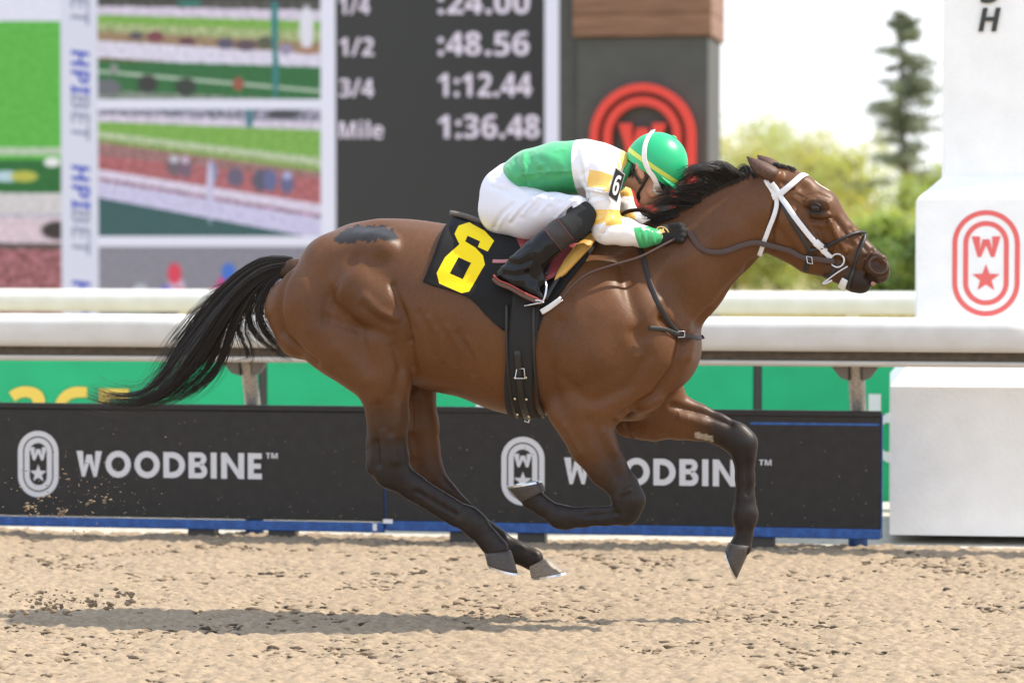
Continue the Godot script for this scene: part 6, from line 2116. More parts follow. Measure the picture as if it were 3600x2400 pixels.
	var seat := [
		[-0.116, 1.504, 0, 0.03, -0, 1.499, 0, 0.034, 3.2, 0.03, 0, 0],
		[-0, 1.499, 0, 0.034, 0.173, 1.515, 0, 0.039, 3.2, 0.03, 0, 0],
		[0.173, 1.515, 0, 0.039, 0.31, 1.533, 0, 0.034, 3.2, 0.03, 0, 0],
		[-0.127, 1.522, 0, 0.023, -0.092, 1.506, 0, 0.027, 3.6, 0.02, 0, 0],
	]
	for s: float in [1.0, -1.0]:
		obj("flap", skin_patch([Vector3(0.0353, 1.4789, 0.2000), Vector3(0.1224, 1.5034, 0.1800), Vector3(0.2466, 1.5011, 0.1800), Vector3(0.2917, 1.4900, 0.1800), Vector3(0.2948, 1.4567, 0.2000), Vector3(0.2698, 1.4013, 0.2200), Vector3(0.2225, 1.3404, 0.2400), Vector3(0.1832, 1.3237, 0.2400), Vector3(0.1438, 1.3569, 0.2400), Vector3(0.0874, 1.4123, 0.2400)], s, 0.028, 0.006), M.red_leather, sa)
		obj("pad_edge", skin_patch([Vector3(0.3599, 1.5122, 0.1700), Vector3(0.3535, 1.4767, 0.1800), Vector3(0.3307, 1.4367, 0.2000), Vector3(0.2979, 1.3902, 0.2200), Vector3(0.2606, 1.3482, 0.2400), Vector3(0.2196, 1.3206, 0.2500), Vector3(0.2263, 1.3439, 0.2500), Vector3(0.2489, 1.3902, 0.2300), Vector3(0.2851, 1.4423, 0.2100), Vector3(0.3232, 1.4900, 0.1800)], s, 0.030, 0.014), M.foam, sa)
		obj("flap_binding", skin_strap([Vector3(0.3029, 1.4956, 0.1800), Vector3(0.3015, 1.4567, 0.2000), Vector3(0.2754, 1.3957, 0.2200), Vector3(0.2297, 1.3295, 0.2500), Vector3(0.1864, 1.2575, 0.2600)], 20, 0.017, 0.012, s, 0.034), M.black_leather, sa)
		obj("girth_point", skin_strap([Vector3(-0.0361, 1.4055, 0.2500), Vector3(-0.0011, 1.4045, 0.2500), Vector3(0.0384, 1.4067, 0.2500)], 8, 0.017, 0.006, s, 0.014), M.pink_leather, sa)
		obj("stirrup_leather", skin_strap([Vector3(0.2079, 1.4900, 0.2200), Vector3(0.1960, 1.4236, 0.2500), Vector3(0.1802, 1.3407, 0.2700)], 12, 0.016, 0.005, s, 0.042), M.black_leather, sa)
		# stirrup iron round the boot
		var iron := []
		for p: Vector3 in curve([Vector3(0.1889, 1.3426, 0.3300), Vector3(0.1970, 1.3144, 0.3520), Vector3(0.1942, 1.2838, 0.3620), Vector3(0.1853, 1.2618, 0.3620), Vector3(0.1709, 1.2640, 0.3620), Vector3(0.1549, 1.2661, 0.3600)], 12):
			iron.append(Vector3(p.x, p.y, p.z * s))
		obj("stirrup_iron", tube_mesh(iron, 0.0042, 7), M.steel, sa)
		iron = []
		for p: Vector3 in curve([Vector3(0.1889, 1.3426, 0.3300), Vector3(0.1896, 1.3135, 0.3000), Vector3(0.1858, 1.2747, 0.2900), Vector3(0.1746, 1.2492, 0.2900)], 10):
			iron.append(Vector3(p.x, p.y, p.z * s))
		obj("stirrup_iron", tube_mesh(iron, 0.0042, 7), M.steel, sa)
		var tr := new_st()
		var o2 := Vector3(0.1468, 1.2499, 0.3250)
		for k in 3:
			for e in 2:
				pass
		for k in 4:
			var f := k / 3.0
			tube(tr, [Vector3(0.1834, 1.2567, s * lerpf(0.29, 0.36, f)), Vector3(0.1141, 1.2433, s * lerpf(0.29, 0.36, f))], 0.003, 5)
			var x := (Vector3(0.1834, 1.2567, 0.3300)).lerp(Vector3(0.1141, 1.2433, 0.3300), f)
			tube(tr, [Vector3(x.x, x.y, s * 0.288), Vector3(x.x, x.y, s * 0.362)], 0.003, 5)
		obj("stirrup_tread", done(tr), M.steel, sa)
	var keep := horse_prims
	obj("seat", body_mesh(seat, 0.008), M.black_leather, sa)
	take_rows(keep)

# =============================================================================================
# the rider
# =============================================================================================
func build_jockey() -> void:
	var o := thing("person", "jockey in green and white silks crouched low over the horse's neck", "person", Vector3.ZERO)
	# the body under the clothes, with the head on a finer grid
	var body := [
		[-0, 1.728, 0, 0.067, 0.081, 1.764, 0, 0.074, 1.75, 0.04, 0, 0],
		[0.081, 1.764, 0, 0.074, 0.184, 1.776, 0, 0.087, 1.8, 0.04, 0, 0],
		[0.184, 1.776, 0, 0.087, 0.298, 1.781, 0, 0.09, 1.8, 0.04, 0, 0],
		[0.298, 1.781, 0, 0.09, 0.367, 1.774, 0, 0.08, 1.7, 0.04, 0, 0],
		[0.367, 1.8, 0, 0.063, 0.426, 1.794, 0, 0.049, 1.2, 0.03, 0, 0],
		[0.35, 1.797, 0.12, 0.068, 0.383, 1.756, 0.175, 0.062, 0.9, 0.04, 0, 0],
		[0.315, 1.804, -0.12, 0.069, 0.332, 1.765, -0.175, 0.064, 0.9, 0.04, 0, 0],
		[0.381, 1.767, 0.18, 0.062, 0.4, 1.656, 0.215, 0.049, 0.95, 0.03, 0, 0],
		[0.4, 1.656, 0.215, 0.049, 0.413, 1.545, 0.225, 0.046, 0.95, 0.03, 0, 0],
		[0.417, 1.536, 0.225, 0.047, 0.484, 1.529, 0.195, 0.042, 0.95, 0.025, 0, 0],
		[0.484, 1.529, 0.195, 0.042, 0.548, 1.51, 0.155, 0.033, 0.95, 0.025, 0, 0],
		[0.548, 1.51, 0.155, 0.033, 0.594, 1.51, 0.125, 0.027, 0.95, 0.025, 0, 0],
		[0.347, 1.776, -0.18, 0.06, 0.396, 1.674, -0.2, 0.046, 0.95, 0.03, 0, 0],
		[0.396, 1.674, -0.2, 0.046, 0.44, 1.587, -0.2, 0.039, 0.95, 0.03, 0, 0],
		[0.442, 1.582, -0.2, 0.039, 0.507, 1.547, -0.15, 0.032, 0.95, 0.025, 0, 0],
		[0.507, 1.547, -0.15, 0.032, 0.57, 1.533, -0.1, 0.026, 0.95, 0.025, 0, 0],
		[-0.017, 1.672, 0, 0.081, -0.023, 1.621, 0, 0.078, 1.55, 0.04, 0, 0],
		[-0.008, 1.62, 0.07, 0.085, 0.09, 1.602, 0.125, 0.075, 0.92, 0.04, 0, 0],
		[0.09, 1.602, 0.125, 0.075, 0.203, 1.615, 0.19, 0.048, 0.92, 0.04, 0, 0],
		[0.203, 1.615, 0.19, 0.048, 0.301, 1.63, 0.245, 0.033, 0.92, 0.04, 0, 0],
		[-0.033, 1.621, -0.07, 0.086, 0.048, 1.605, -0.125, 0.077, 0.92, 0.04, 0, 0],
		[0.048, 1.605, -0.125, 0.077, 0.142, 1.619, -0.19, 0.049, 0.92, 0.04, 0, 0],
		[0.142, 1.619, -0.19, 0.049, 0.227, 1.637, -0.245, 0.034, 0.92, 0.04, 0, 0],
		[-0, 1.728, 0, 0.064, -0.035, 1.706, 0, 0.058, 1.62, 0.04, 0, 0],
		[0.412, 1.783, 0, 0.052, 0.497, 1.749, 0, 0.052, 1, 0.02, 0, 0],
		[0.303, 1.606, 0.243, 0.022, 0.285, 1.554, 0.27, 0.024, 0.95, 0.02, 0, 0],
		[0.285, 1.554, 0.27, 0.024, 0.239, 1.521, 0.29, 0.031, 0.95, 0.02, 0, 0],
		[0.239, 1.521, 0.29, 0.031, 0.143, 1.446, 0.3, 0.036, 0.95, 0.02, 0, 0],
		[0.143, 1.446, 0.3, 0.036, 0.071, 1.385, 0.31, 0.03, 0.95, 0.02, 0, 0],
		[0.071, 1.385, 0.31, 0.03, 0.112, 1.336, 0.315, 0.026, 0.95, 0.02, 0, 0],
		[0.229, 1.611, -0.243, 0.023, 0.202, 1.557, -0.27, 0.025, 0.95, 0.02, 0, 0],
		[0.202, 1.557, -0.27, 0.025, 0.147, 1.523, -0.29, 0.033, 0.95, 0.02, 0, 0],
		[0.147, 1.523, -0.29, 0.033, 0.042, 1.443, -0.3, 0.038, 0.95, 0.02, 0, 0],
		[0.042, 1.443, -0.3, 0.038, -0.037, 1.379, -0.31, 0.032, 0.95, 0.02, 0, 0],
		[-0.037, 1.379, -0.31, 0.032, 0.004, 1.327, -0.315, 0.028, 0.95, 0.02, 0, 0],
		[0.587, 1.511, 0.125, 0.027, 0.64, 1.526, 0.1, 0.029, 0.8, 0.015, 0, 0],
		[0.565, 1.533, -0.1, 0.027, 0.62, 1.547, -0.07, 0.029, 0.8, 0.015, 0, 0],
	]
	var head := [
		[0.412, 1.783, 0, 0.05, 0.503, 1.747, 0, 0.052, 1, 0.02, 0, 0],
		[0.554, 1.794, 0, 0.09, 0.594, 1.788, 0, 0.085, 0.82, 0.02, 0, 0],
		[0.56, 1.743, 0, 0.072, 0.546, 1.69, 0, 0.05, 0.85, 0.018, 0, 0],
		[0.546, 1.69, 0, 0.05, 0.535, 1.664, 0, 0.03, 0.85, 0.018, 0, 0],
		[0.592, 1.726, 0, 0.052, 0.571, 1.676, 0, 0.029, 0.95, 0.015, 0, 0],
		[0.623, 1.726, 0, 0.013, 0.619, 1.686, 0, 0.016, 0.9, 0.01, 0, 0],
		[0.592, 1.665, 0, 0.01, 0.585, 1.659, 0, 0.01, 2.2, 0.008, 0, 0],
		[0.576, 1.656, 0, 0.01, 0.569, 1.65, 0, 0.01, 2, 0.008, 0, 0],
		[0.601, 1.668, 0, 0.003, 0.571, 1.66, 0, 0.003, 7, -0.004],
		[0.523, 1.785, 0.081, 0.023, 0.534, 1.749, 0.078, 0.013, 0.5, 0.005],
		[0.527, 1.778, 0.098, 0.012, 0.535, 1.76, 0.094, 0.008, 0.8, -0.004],
		[0.614, 1.725, 0.036, 0.01, 0.61, 1.721, 0.042, 0.01, 1, -0.006],
		[0.584, 1.701, 0.045, 0.027, 0.572, 1.689, 0.045, 0.025, 0.7, 0.015],
		[0.502, 1.789, -0.081, 0.024, 0.513, 1.753, -0.078, 0.014, 0.5, 0.005],
		[0.502, 1.783, -0.098, 0.012, 0.51, 1.765, -0.094, 0.008, 0.8, -0.004],
		[0.605, 1.727, -0.036, 0.01, 0.6, 1.722, -0.042, 0.01, 1, -0.006],
		[0.572, 1.702, -0.045, 0.027, 0.561, 1.691, -0.045, 0.025, 0.7, 0.015],
	]
	var r := net(body, 0.011)
	var n := normals_of(r[0], r[1])
	var r2 := net(head, 0.0045)
	var n2 := normals_of(r2[0], r2[1])
	var v: PackedVector3Array = r[0]
	var t: PackedInt32Array = r[1]
	var base := v.size()
	v.append_array(r2[0])
	n.append_array(n2)
	for i: int in r2[1]:
		t.append(i + base)
	obj("body", commit(v, t, n), M.skin, o)
	all_list = PackedInt32Array(range(head.size()))
	# hair at the nape and round the ear
	rng.seed = 77
	for i in 420:
		var p := (Vector3(0.4644, 1.8165, 0.0000)).lerp(Vector3(0.4985, 1.7826, 0.0000), rng.randf()) + Vector3(rng.randfn() * 0.008, rng.randfn() * 0.010, 0)
		for s: float in [1.0, -1.0]:
			var q := on_skin(p, s, 0.002)
			strand([q, q + Vector3(-0.006, -0.014, s * 0.003), q + Vector3(-0.008, -0.03, s * 0.001)], 0.0016)
	obj("hair", hair_done(), M.black_hair, o)
	# ---- silks ----
	var jacket := [
		[-0, 1.728, 0, 0.079, 0.081, 1.764, 0, 0.088, 1.75, 0.04, 0, 0],
		[0.081, 1.764, 0, 0.088, 0.184, 1.776, 0, 0.104, 1.8, 0.04, 0, 0],
		[0.184, 1.776, 0, 0.104, 0.298, 1.781, 0, 0.107, 1.8, 0.04, 0, 0],
		[0.298, 1.781, 0, 0.107, 0.367, 1.774, 0, 0.095, 1.7, 0.04, 0, 0],
		[0.367, 1.8, 0, 0.074, 0.426, 1.794, 0, 0.059, 1.2, 0.03, 0, 0],
		[0.35, 1.797, 0.12, 0.08, 0.383, 1.756, 0.175, 0.073, 0.9, 0.04, 0, 0],
		[0.315, 1.804, -0.12, 0.082, 0.332, 1.765, -0.175, 0.076, 0.9, 0.04, 0, 0],
		[0.381, 1.767, 0.18, 0.073, 0.4, 1.656, 0.215, 0.059, 0.95, 0.03, 0, 0],
		[0.4, 1.656, 0.215, 0.059, 0.413, 1.545, 0.225, 0.055, 0.95, 0.03, 0, 0],
		[0.417, 1.536, 0.225, 0.056, 0.484, 1.529, 0.195, 0.05, 0.95, 0.025, 0, 0],
		[0.484, 1.529, 0.195, 0.05, 0.548, 1.51, 0.155, 0.039, 0.95, 0.025, 0, 0],
		[0.548, 1.51, 0.155, 0.039, 0.594, 1.51, 0.125, 0.032, 0.95, 0.025, 0, 0],
		[0.347, 1.776, -0.18, 0.071, 0.396, 1.674, -0.2, 0.055, 0.95, 0.03, 0, 0],
		[0.396, 1.674, -0.2, 0.055, 0.44, 1.587, -0.2, 0.046, 0.95, 0.03, 0, 0],
		[0.442, 1.582, -0.2, 0.046, 0.507, 1.547, -0.15, 0.038, 0.95, 0.025, 0, 0],
		[0.507, 1.547, -0.15, 0.038, 0.57, 1.533, -0.1, 0.031, 0.95, 0.025, 0, 0],
	]
	r = net(jacket, 0.0065)
	v = r[0]
	n = normals_of(v, r[1])
	sculpt(v, n, [
		[[Vector2(0.067, 1.841), Vector2(0.083, 1.768), Vector2(0.103, 1.688)], 0.0100, 0.0090, 0],
		[[Vector2(0.035, 1.813), Vector2(0.058, 1.779), Vector2(0.087, 1.724)], 0.0100, -0.0090, 0],
		[[Vector2(0.007, 1.780), Vector2(0.035, 1.746), Vector2(0.064, 1.702)], 0.0089, 0.0075, 0],
		[[Vector2(0.069, 1.755), Vector2(0.171, 1.763), Vector2(0.274, 1.767)], 0.0039, 0.0053, 0],
		[[Vector2(0.294, 1.812), Vector2(0.317, 1.745), Vector2(0.337, 1.679)], 0.0100, -0.0075, 0],
		[[Vector2(0.306, 1.856), Vector2(0.330, 1.789), Vector2(0.342, 1.723)], 0.0089, 0.0075, 0],
		[[Vector2(0.328, 1.656), Vector2(0.384, 1.667), Vector2(0.440, 1.674)], 0.0100, -0.0075, 0],
		[[Vector2(0.339, 1.701), Vector2(0.407, 1.692)], 0.0078, 0.0075, 0],
		[[Vector2(0.384, 1.501), Vector2(0.429, 1.545), Vector2(0.474, 1.562)], 0.0089, -0.0075, 0],
		[[Vector2(0.396, 1.545), Vector2(0.440, 1.579)], 0.0100, 0.0060, 0],
		[[Vector2(0.148, 1.835), Vector2(0.216, 1.812), Vector2(0.261, 1.745)], 0.0156, 0.0045, 0],
		[[Vector2(0.103, 1.813), Vector2(0.148, 1.746), Vector2(0.182, 1.690)], 0.0134, -0.0045, 0],
		[[Vector2(0.546, 1.529), Vector2(0.554, 1.479)], 0.0045, -0.0045, 0],
		[[Vector2(0.569, 1.532), Vector2(0.574, 1.481)], 0.0045, -0.0045, 0],
		[[Vector2(0.585, 1.532), Vector2(0.592, 1.484)], 0.0045, 0.0045, 0],
		[[Vector2(0.166, 1.788), Vector2(0.183, 1.782), Vector2(0.200, 1.758)], 0.0073, -0.0024, 0],
		[[Vector2(0.299, 1.736), Vector2(0.327, 1.735), Vector2(0.356, 1.749)], 0.0088, 0.0021, 0],
		[[Vector2(0.103, 1.829), Vector2(0.127, 1.804), Vector2(0.151, 1.782)], 0.0082, 0.0031, 0],
		[[Vector2(0.285, 1.702), Vector2(0.303, 1.700), Vector2(0.321, 1.707)], 0.0086, 0.0033, 0],
		[[Vector2(0.147, 1.793), Vector2(0.162, 1.792), Vector2(0.177, 1.774)], 0.0070, 0.0032, 0],
		[[Vector2(0.075, 1.809), Vector2(0.103, 1.777), Vector2(0.132, 1.760)], 0.0056, -0.0033, 0],
		[[Vector2(0.093, 1.845), Vector2(0.108, 1.848), Vector2(0.124, 1.833)], 0.0059, 0.0027, 0],
		[[Vector2(0.091, 1.835), Vector2(0.109, 1.819), Vector2(0.127, 1.810)], 0.0061, -0.0019, 0],
		[[Vector2(0.192, 1.751), Vector2(0.209, 1.744), Vector2(0.226, 1.753)], 0.0089, -0.0033, 0],
		[[Vector2(0.149, 1.705), Vector2(0.166, 1.695), Vector2(0.183, 1.694)], 0.0084, -0.0033, 0],
		[[Vector2(0.066, 1.709), Vector2(0.088, 1.718), Vector2(0.109, 1.716)], 0.0088, -0.0024, 0],
		[[Vector2(0.207, 1.845), Vector2(0.223, 1.852), Vector2(0.239, 1.850)], 0.0083, 0.0029, 0],
		[[Vector2(0.064, 1.724), Vector2(0.079, 1.708), Vector2(0.094, 1.702)], 0.0072, -0.0028, 0],
		[[Vector2(0.054, 1.745), Vector2(0.070, 1.734), Vector2(0.086, 1.723)], 0.0088, 0.0020, 0],
		[[Vector2(0.117, 1.738), Vector2(0.149, 1.744), Vector2(0.180, 1.766)], 0.0083, 0.0034, 0],
		[[Vector2(0.313, 1.751), Vector2(0.327, 1.761), Vector2(0.342, 1.762)], 0.0069, -0.0034, 0],
		[[Vector2(0.375, 1.646), Vector2(0.413, 1.660)], 0.0048, 0.0030, 0],
		[[Vector2(0.355, 1.597), Vector2(0.397, 1.593)], 0.0057, -0.0030, 0],
		[[Vector2(0.369, 1.575), Vector2(0.409, 1.583)], 0.0076, 0.0028, 0],
		[[Vector2(0.362, 1.570), Vector2(0.387, 1.567)], 0.0052, -0.0023, 0],
		[[Vector2(0.383, 1.576), Vector2(0.420, 1.592)], 0.0063, 0.0028, 0],
		[[Vector2(0.414, 1.663), Vector2(0.464, 1.652)], 0.0063, -0.0033, 0],
		[[Vector2(0.389, 1.519), Vector2(0.414, 1.527)], 0.0049, -0.0030, 0],
		[[Vector2(0.381, 1.591), Vector2(0.421, 1.609)], 0.0065, 0.0024, 0],
		[[Vector2(0.382, 1.610), Vector2(0.431, 1.612)], 0.0061, -0.0021, 0],
	])
	n = normals_of(v, r[1])
	var box := Rect2(-0.1010, 1.4341, 0.6625 - -0.1010, 1.9420 - 1.4341)
	var uv := PackedVector2Array()
	uv.resize(v.size())
	for i in v.size():
		uv[i] = Vector2((v[i].x - box.position.x) / box.size.x, 1.0 - (v[i].y - box.position.y) / box.size.y)
	var green := lin(0.035, 0.36, 0.125)
	var yellow := lin(0.84, 0.52, 0.11)
	var tex := print_image(816, 552, box, lin(0.80, 0.79, 0.80), [
		[[Vector2(-0.2016, 1.9949), Vector2(0.2574, 1.9913), Vector2(0.2689, 1.8124), Vector2(0.2871, 1.6345), Vector2(-0.2020, 1.3663)], green],
		[[Vector2(0.3490, 1.7703), Vector2(0.3965, 1.7630), Vector2(0.4388, 1.7474), Vector2(0.4233, 1.6969), Vector2(0.3833, 1.7014), Vector2(0.3387, 1.7027)], yellow],
		[[Vector2(0.3373, 1.6114), Vector2(0.3930, 1.6157), Vector2(0.4695, 1.6145), Vector2(0.4673, 1.5837), Vector2(0.4243, 1.5682), Vector2(0.3597, 1.5507)], yellow],
		[[Vector2(0.4098, 1.7033), Vector2(0.4769, 1.7191), Vector2(0.4769, 1.6733), Vector2(0.4099, 1.6735)], yellow],
		[[Vector2(0.4135, 1.5909), Vector2(0.4770, 1.5989), Vector2(0.4771, 1.5565), Vector2(0.4193, 1.5519)], yellow],
		[[Vector2(0.4326, 1.9048), Vector2(0.4982, 1.9044), Vector2(0.5050, 1.7410), Vector2(0.4583, 1.7240), Vector2(0.4582, 1.7686), Vector2(0.4464, 1.8137)], yellow],
		[[Vector2(0.5200, 1.5455), Vector2(0.6213, 1.5567), Vector2(0.6215, 1.4567), Vector2(0.5380, 1.4567)], green]])
	var silk := mat(Color.WHITE, 0.3, 0.0, 0.6)
	silk.albedo_texture = tex
	silk.rim_enabled = true
	silk.rim = 0.2
	obj("silks_jacket", commit(v, r[1], n, null, uv), silk, o)
	# ---- breeches, stockings, boots ----
	var breeches := [
		[-0.017, 1.672, 0, 0.104, -0.023, 1.621, 0, 0.1, 1.55, 0.04, 0, 0],
		[-0.008, 1.62, 0.07, 0.108, 0.09, 1.602, 0.125, 0.096, 0.92, 0.04, 0, 0],
		[0.09, 1.602, 0.125, 0.096, 0.203, 1.615, 0.19, 0.061, 0.92, 0.04, 0, 0],
		[0.203, 1.615, 0.19, 0.061, 0.301, 1.63, 0.245, 0.042, 0.92, 0.04, 0, 0],
		[-0.033, 1.621, -0.07, 0.11, 0.048, 1.605, -0.125, 0.099, 0.92, 0.04, 0, 0],
		[0.048, 1.605, -0.125, 0.099, 0.142, 1.619, -0.19, 0.063, 0.92, 0.04, 0, 0],
		[0.142, 1.619, -0.19, 0.063, 0.227, 1.637, -0.245, 0.044, 0.92, 0.04, 0, 0],
		[-0, 1.728, 0, 0.082, -0.035, 1.706, 0, 0.075, 1.62, 0.04, 0, 0],
	]
	obj("breeches", body_mesh(breeches, 0.007, [
		[[Vector2(-0.047, 1.546), Vector2(-0.010, 1.599), Vector2(0.035, 1.636)], 0.0090, -0.0071, 0],
		[[Vector2(-0.025, 1.556), Vector2(-0.004, 1.578), Vector2(0.021, 1.605)], 0.0070, 0.0036, 0],
		[[Vector2(0.032, 1.566), Vector2(0.066, 1.605), Vector2(0.108, 1.645)], 0.0082, -0.0073, 0],
		[[Vector2(0.032, 1.576), Vector2(0.072, 1.620), Vector2(0.120, 1.664)], 0.0085, 0.0074, 0],
		[[Vector2(0.076, 1.586), Vector2(0.098, 1.609), Vector2(0.125, 1.634)], 0.0089, -0.0045, 0],
		[[Vector2(0.083, 1.596), Vector2(0.129, 1.653), Vector2(0.185, 1.694)], 0.0096, 0.0084, 0],
		[[Vector2(0.131, 1.606), Vector2(0.180, 1.665), Vector2(0.238, 1.704)], 0.0101, -0.0057, 0],
		[[Vector2(0.165, 1.616), Vector2(0.212, 1.677), Vector2(0.269, 1.708)], 0.0063, 0.0035, 0],
		[[Vector2(0.193, 1.626), Vector2(0.227, 1.661), Vector2(0.267, 1.689)], 0.0073, -0.0062, 0],
		[[Vector2(0.202, 1.636), Vector2(0.233, 1.668), Vector2(0.270, 1.692)], 0.0088, 0.0086, 0],
		[[Vector2(0.239, 1.645), Vector2(0.287, 1.690), Vector2(0.345, 1.731)], 0.0111, -0.0075, 0],
		[[Vector2(-0.055, 1.708), Vector2(0.001, 1.691), Vector2(0.081, 1.668)], 0.0078, -0.0050, 0],
		[[Vector2(0.092, 1.668), Vector2(0.205, 1.657), Vector2(0.295, 1.650)], 0.0045, 0.0030, 0],
		[[Vector2(-0.027, 1.746), Vector2(0.024, 1.713), Vector2(0.075, 1.688)], 0.0067, 0.0040, 0],
		[[Vector2(0.238, 1.590), Vector2(0.272, 1.618), Vector2(0.295, 1.640)], 0.0056, -0.0050, 0],
		[[Vector2(0.216, 1.581), Vector2(0.255, 1.612), Vector2(0.286, 1.643)], 0.0056, 0.0050, 0],
	]), M.breeches, o)
	for s in 2:
		var st_rows := [
		[0.284, 1.625, 0.243, 0.037, 0.319, 1.609, 0.252, 0.038, 0.85, 0.02, 0, 0],
		[0.319, 1.609, 0.252, 0.038, 0.337, 1.592, 0.258, 0.04, 0.85, 0.02, 0, 0],
		[0.337, 1.592, 0.258, 0.04, 0.305, 1.558, 0.268, 0.051, 0.85, 0.02, 0, 0],
		[0.305, 1.558, 0.268, 0.051, 0.263, 1.532, 0.285, 0.051, 0.85, 0.02, 0, 0],
		[0.263, 1.532, 0.285, 0.051, 0.231, 1.514, 0.295, 0.044, 0.85, 0.02, 0, 0],
	] if s == 0 else [
		[0.209, 1.631, -0.243, 0.038, 0.243, 1.615, -0.252, 0.039, 0.85, 0.02, 0, 0],
		[0.243, 1.615, -0.252, 0.039, 0.26, 1.596, -0.258, 0.042, 0.85, 0.02, 0, 0],
		[0.26, 1.596, -0.258, 0.042, 0.223, 1.562, -0.268, 0.053, 0.85, 0.02, 0, 0],
		[0.223, 1.562, -0.268, 0.053, 0.174, 1.534, -0.285, 0.053, 0.85, 0.02, 0, 0],
		[0.174, 1.534, -0.285, 0.053, 0.137, 1.516, -0.295, 0.046, 0.85, 0.02, 0, 0],
	]
		obj("stocking", body_mesh(st_rows, 0.008), M.black_stretch, o)
		var boot_rows := [
		[0.24, 1.521, 0.295, 0.049, 0.193, 1.481, 0.3, 0.054, 0.85, 0.02, 0, 0],
		[0.193, 1.481, 0.3, 0.054, 0.149, 1.444, 0.305, 0.055, 0.85, 0.02, 0, 0],
		[0.149, 1.444, 0.305, 0.055, 0.105, 1.407, 0.31, 0.053, 0.85, 0.02, 0, 0],
		[0.105, 1.407, 0.31, 0.053, 0.068, 1.382, 0.31, 0.047, 0.85, 0.02, 0, 0],
		[0.023, 1.362, 0.31, 0.03, 0.08, 1.347, 0.315, 0.042, 0.95, 0.02, 0, 0],
		[0.08, 1.347, 0.315, 0.042, 0.133, 1.307, 0.32, 0.026, 0.95, 0.02, 0, 0],
		[0.133, 1.307, 0.32, 0.026, 0.169, 1.276, 0.325, 0.015, 0.95, 0.02, 0, 0],
		[0.144, 1.385, 0.31, 0.033, 0.167, 1.341, 0.315, 0.024, 0.8, 0.02, 0, 0],
	] if s == 0 else [
		[0.146, 1.523, -0.295, 0.051, 0.095, 1.481, -0.3, 0.057, 0.85, 0.02, 0, 0],
		[0.095, 1.481, -0.3, 0.057, 0.047, 1.441, -0.305, 0.058, 0.85, 0.02, 0, 0],
		[0.047, 1.441, -0.305, 0.058, -0.001, 1.403, -0.31, 0.056, 0.85, 0.02, 0, 0],
		[-0.001, 1.403, -0.31, 0.056, -0.04, 1.376, -0.31, 0.05, 0.85, 0.02, 0, 0],
		[-0.088, 1.355, -0.31, 0.032, -0.029, 1.338, -0.315, 0.044, 0.95, 0.02, 0, 0],
		[-0.029, 1.338, -0.315, 0.044, 0.024, 1.296, -0.32, 0.028, 0.95, 0.02, 0, 0],
		[0.024, 1.296, -0.32, 0.028, 0.061, 1.264, -0.325, 0.016, 0.95, 0.02, 0, 0],
		[0.04, 1.379, -0.31, 0.035, 0.063, 1.333, -0.315, 0.026, 0.8, 0.02, 0, 0],
	]
		var boot := obj("boot", body_mesh(boot_rows, 0.006, [
		[[Vector2(0.049, 1.429), Vector2(0.092, 1.425), Vector2(0.131, 1.457)], 0.0100, 0.0060, 0],
		[[Vector2(0.052, 1.406), Vector2(0.098, 1.399), Vector2(0.137, 1.418)], 0.0089, -0.0060, 0],
		[[Vector2(0.018, 1.390), Vector2(0.069, 1.379), Vector2(0.126, 1.395)], 0.0100, 0.0060, 0],
		[[Vector2(0.035, 1.365), Vector2(0.081, 1.356), Vector2(0.126, 1.368)], 0.0089, -0.0050, 0],
		[[Vector2(0.126, 1.490), Vector2(0.148, 1.434), Vector2(0.140, 1.379)], 0.0134, -0.0050, 0],
		[[Vector2(0.165, 1.457), Vector2(0.165, 1.379)], 0.0100, 0.0050, 0],
	]), M.black_patent, o)
		var sg := 1.0 if s == 0 else -1.0
		var line := curve([Vector3(-0.0150, 1.3507, 0.3100), Vector3(0.0098, 1.3287, 0.3100), Vector3(0.0555, 1.3112, 0.3150), Vector3(0.1124, 1.2805, 0.3200), Vector3(0.1748, 1.2544, 0.3250)], 16)
		var pts := []
		var sides := []
		for p: Vector3 in line:
			pts.append(Vector3(p.x, p.y, p.z * sg))
			sides.append(Vector3(0, 0, 1))
		obj("sole", strap_mesh(pts, sides, 0.075, 0.017), M.sole, boot)
		var piping := []
		for p: Vector3 in pts:
			piping.append(p + Vector3(0.003, 0.011, sg * 0.037))
		obj("welt", tube_mesh(piping, 0.0035, 6), M.red_trim, boot)
		var cuff := []
		var c0 := Vector3(0.2638, 1.5385, 0.2900)
		var c1 := Vector3(0.2136, 1.4977, 0.2970)
		c0.z *= sg
		c1.z *= sg
		var ax := (c1 - c0).normalized()
		var e1 := ax.cross(Vector3(0, 0, 1)).normalized()
		var e2 := e1.cross(ax)
		var rings := []
		for k in 9:
			var ring := []
			var f := k / 8.0
			for j in 28:
				var a := TAU * j / 28.0
				var rib := 0.0012 if (j % 2 == 0 and f > 0.12 and f < 0.9) else 0.0
				ring.append(c0.lerp(c1, f) + (e1 * cos(a) * (0.056 + 0.003 * f) + e2 * sin(a) * (0.049 + 0.003 * f)) * (1.0 + 0.02 * sin(a * 3.0 + f * 5.0)) + (e1 * cos(a) + e2 * sin(a)) * rib)
			rings.append(ring)
		var cs := new_st()
		loft(cs, rings, false, false)
		obj("boot_cuff", done(cs), M.cuff, boot)
		for f: float in [0.0, 1.0]:
			obj("cuff_piping", tube_mesh(rings[int(f * 8)], 0.0014, 5, true), M.dark_red, boot)
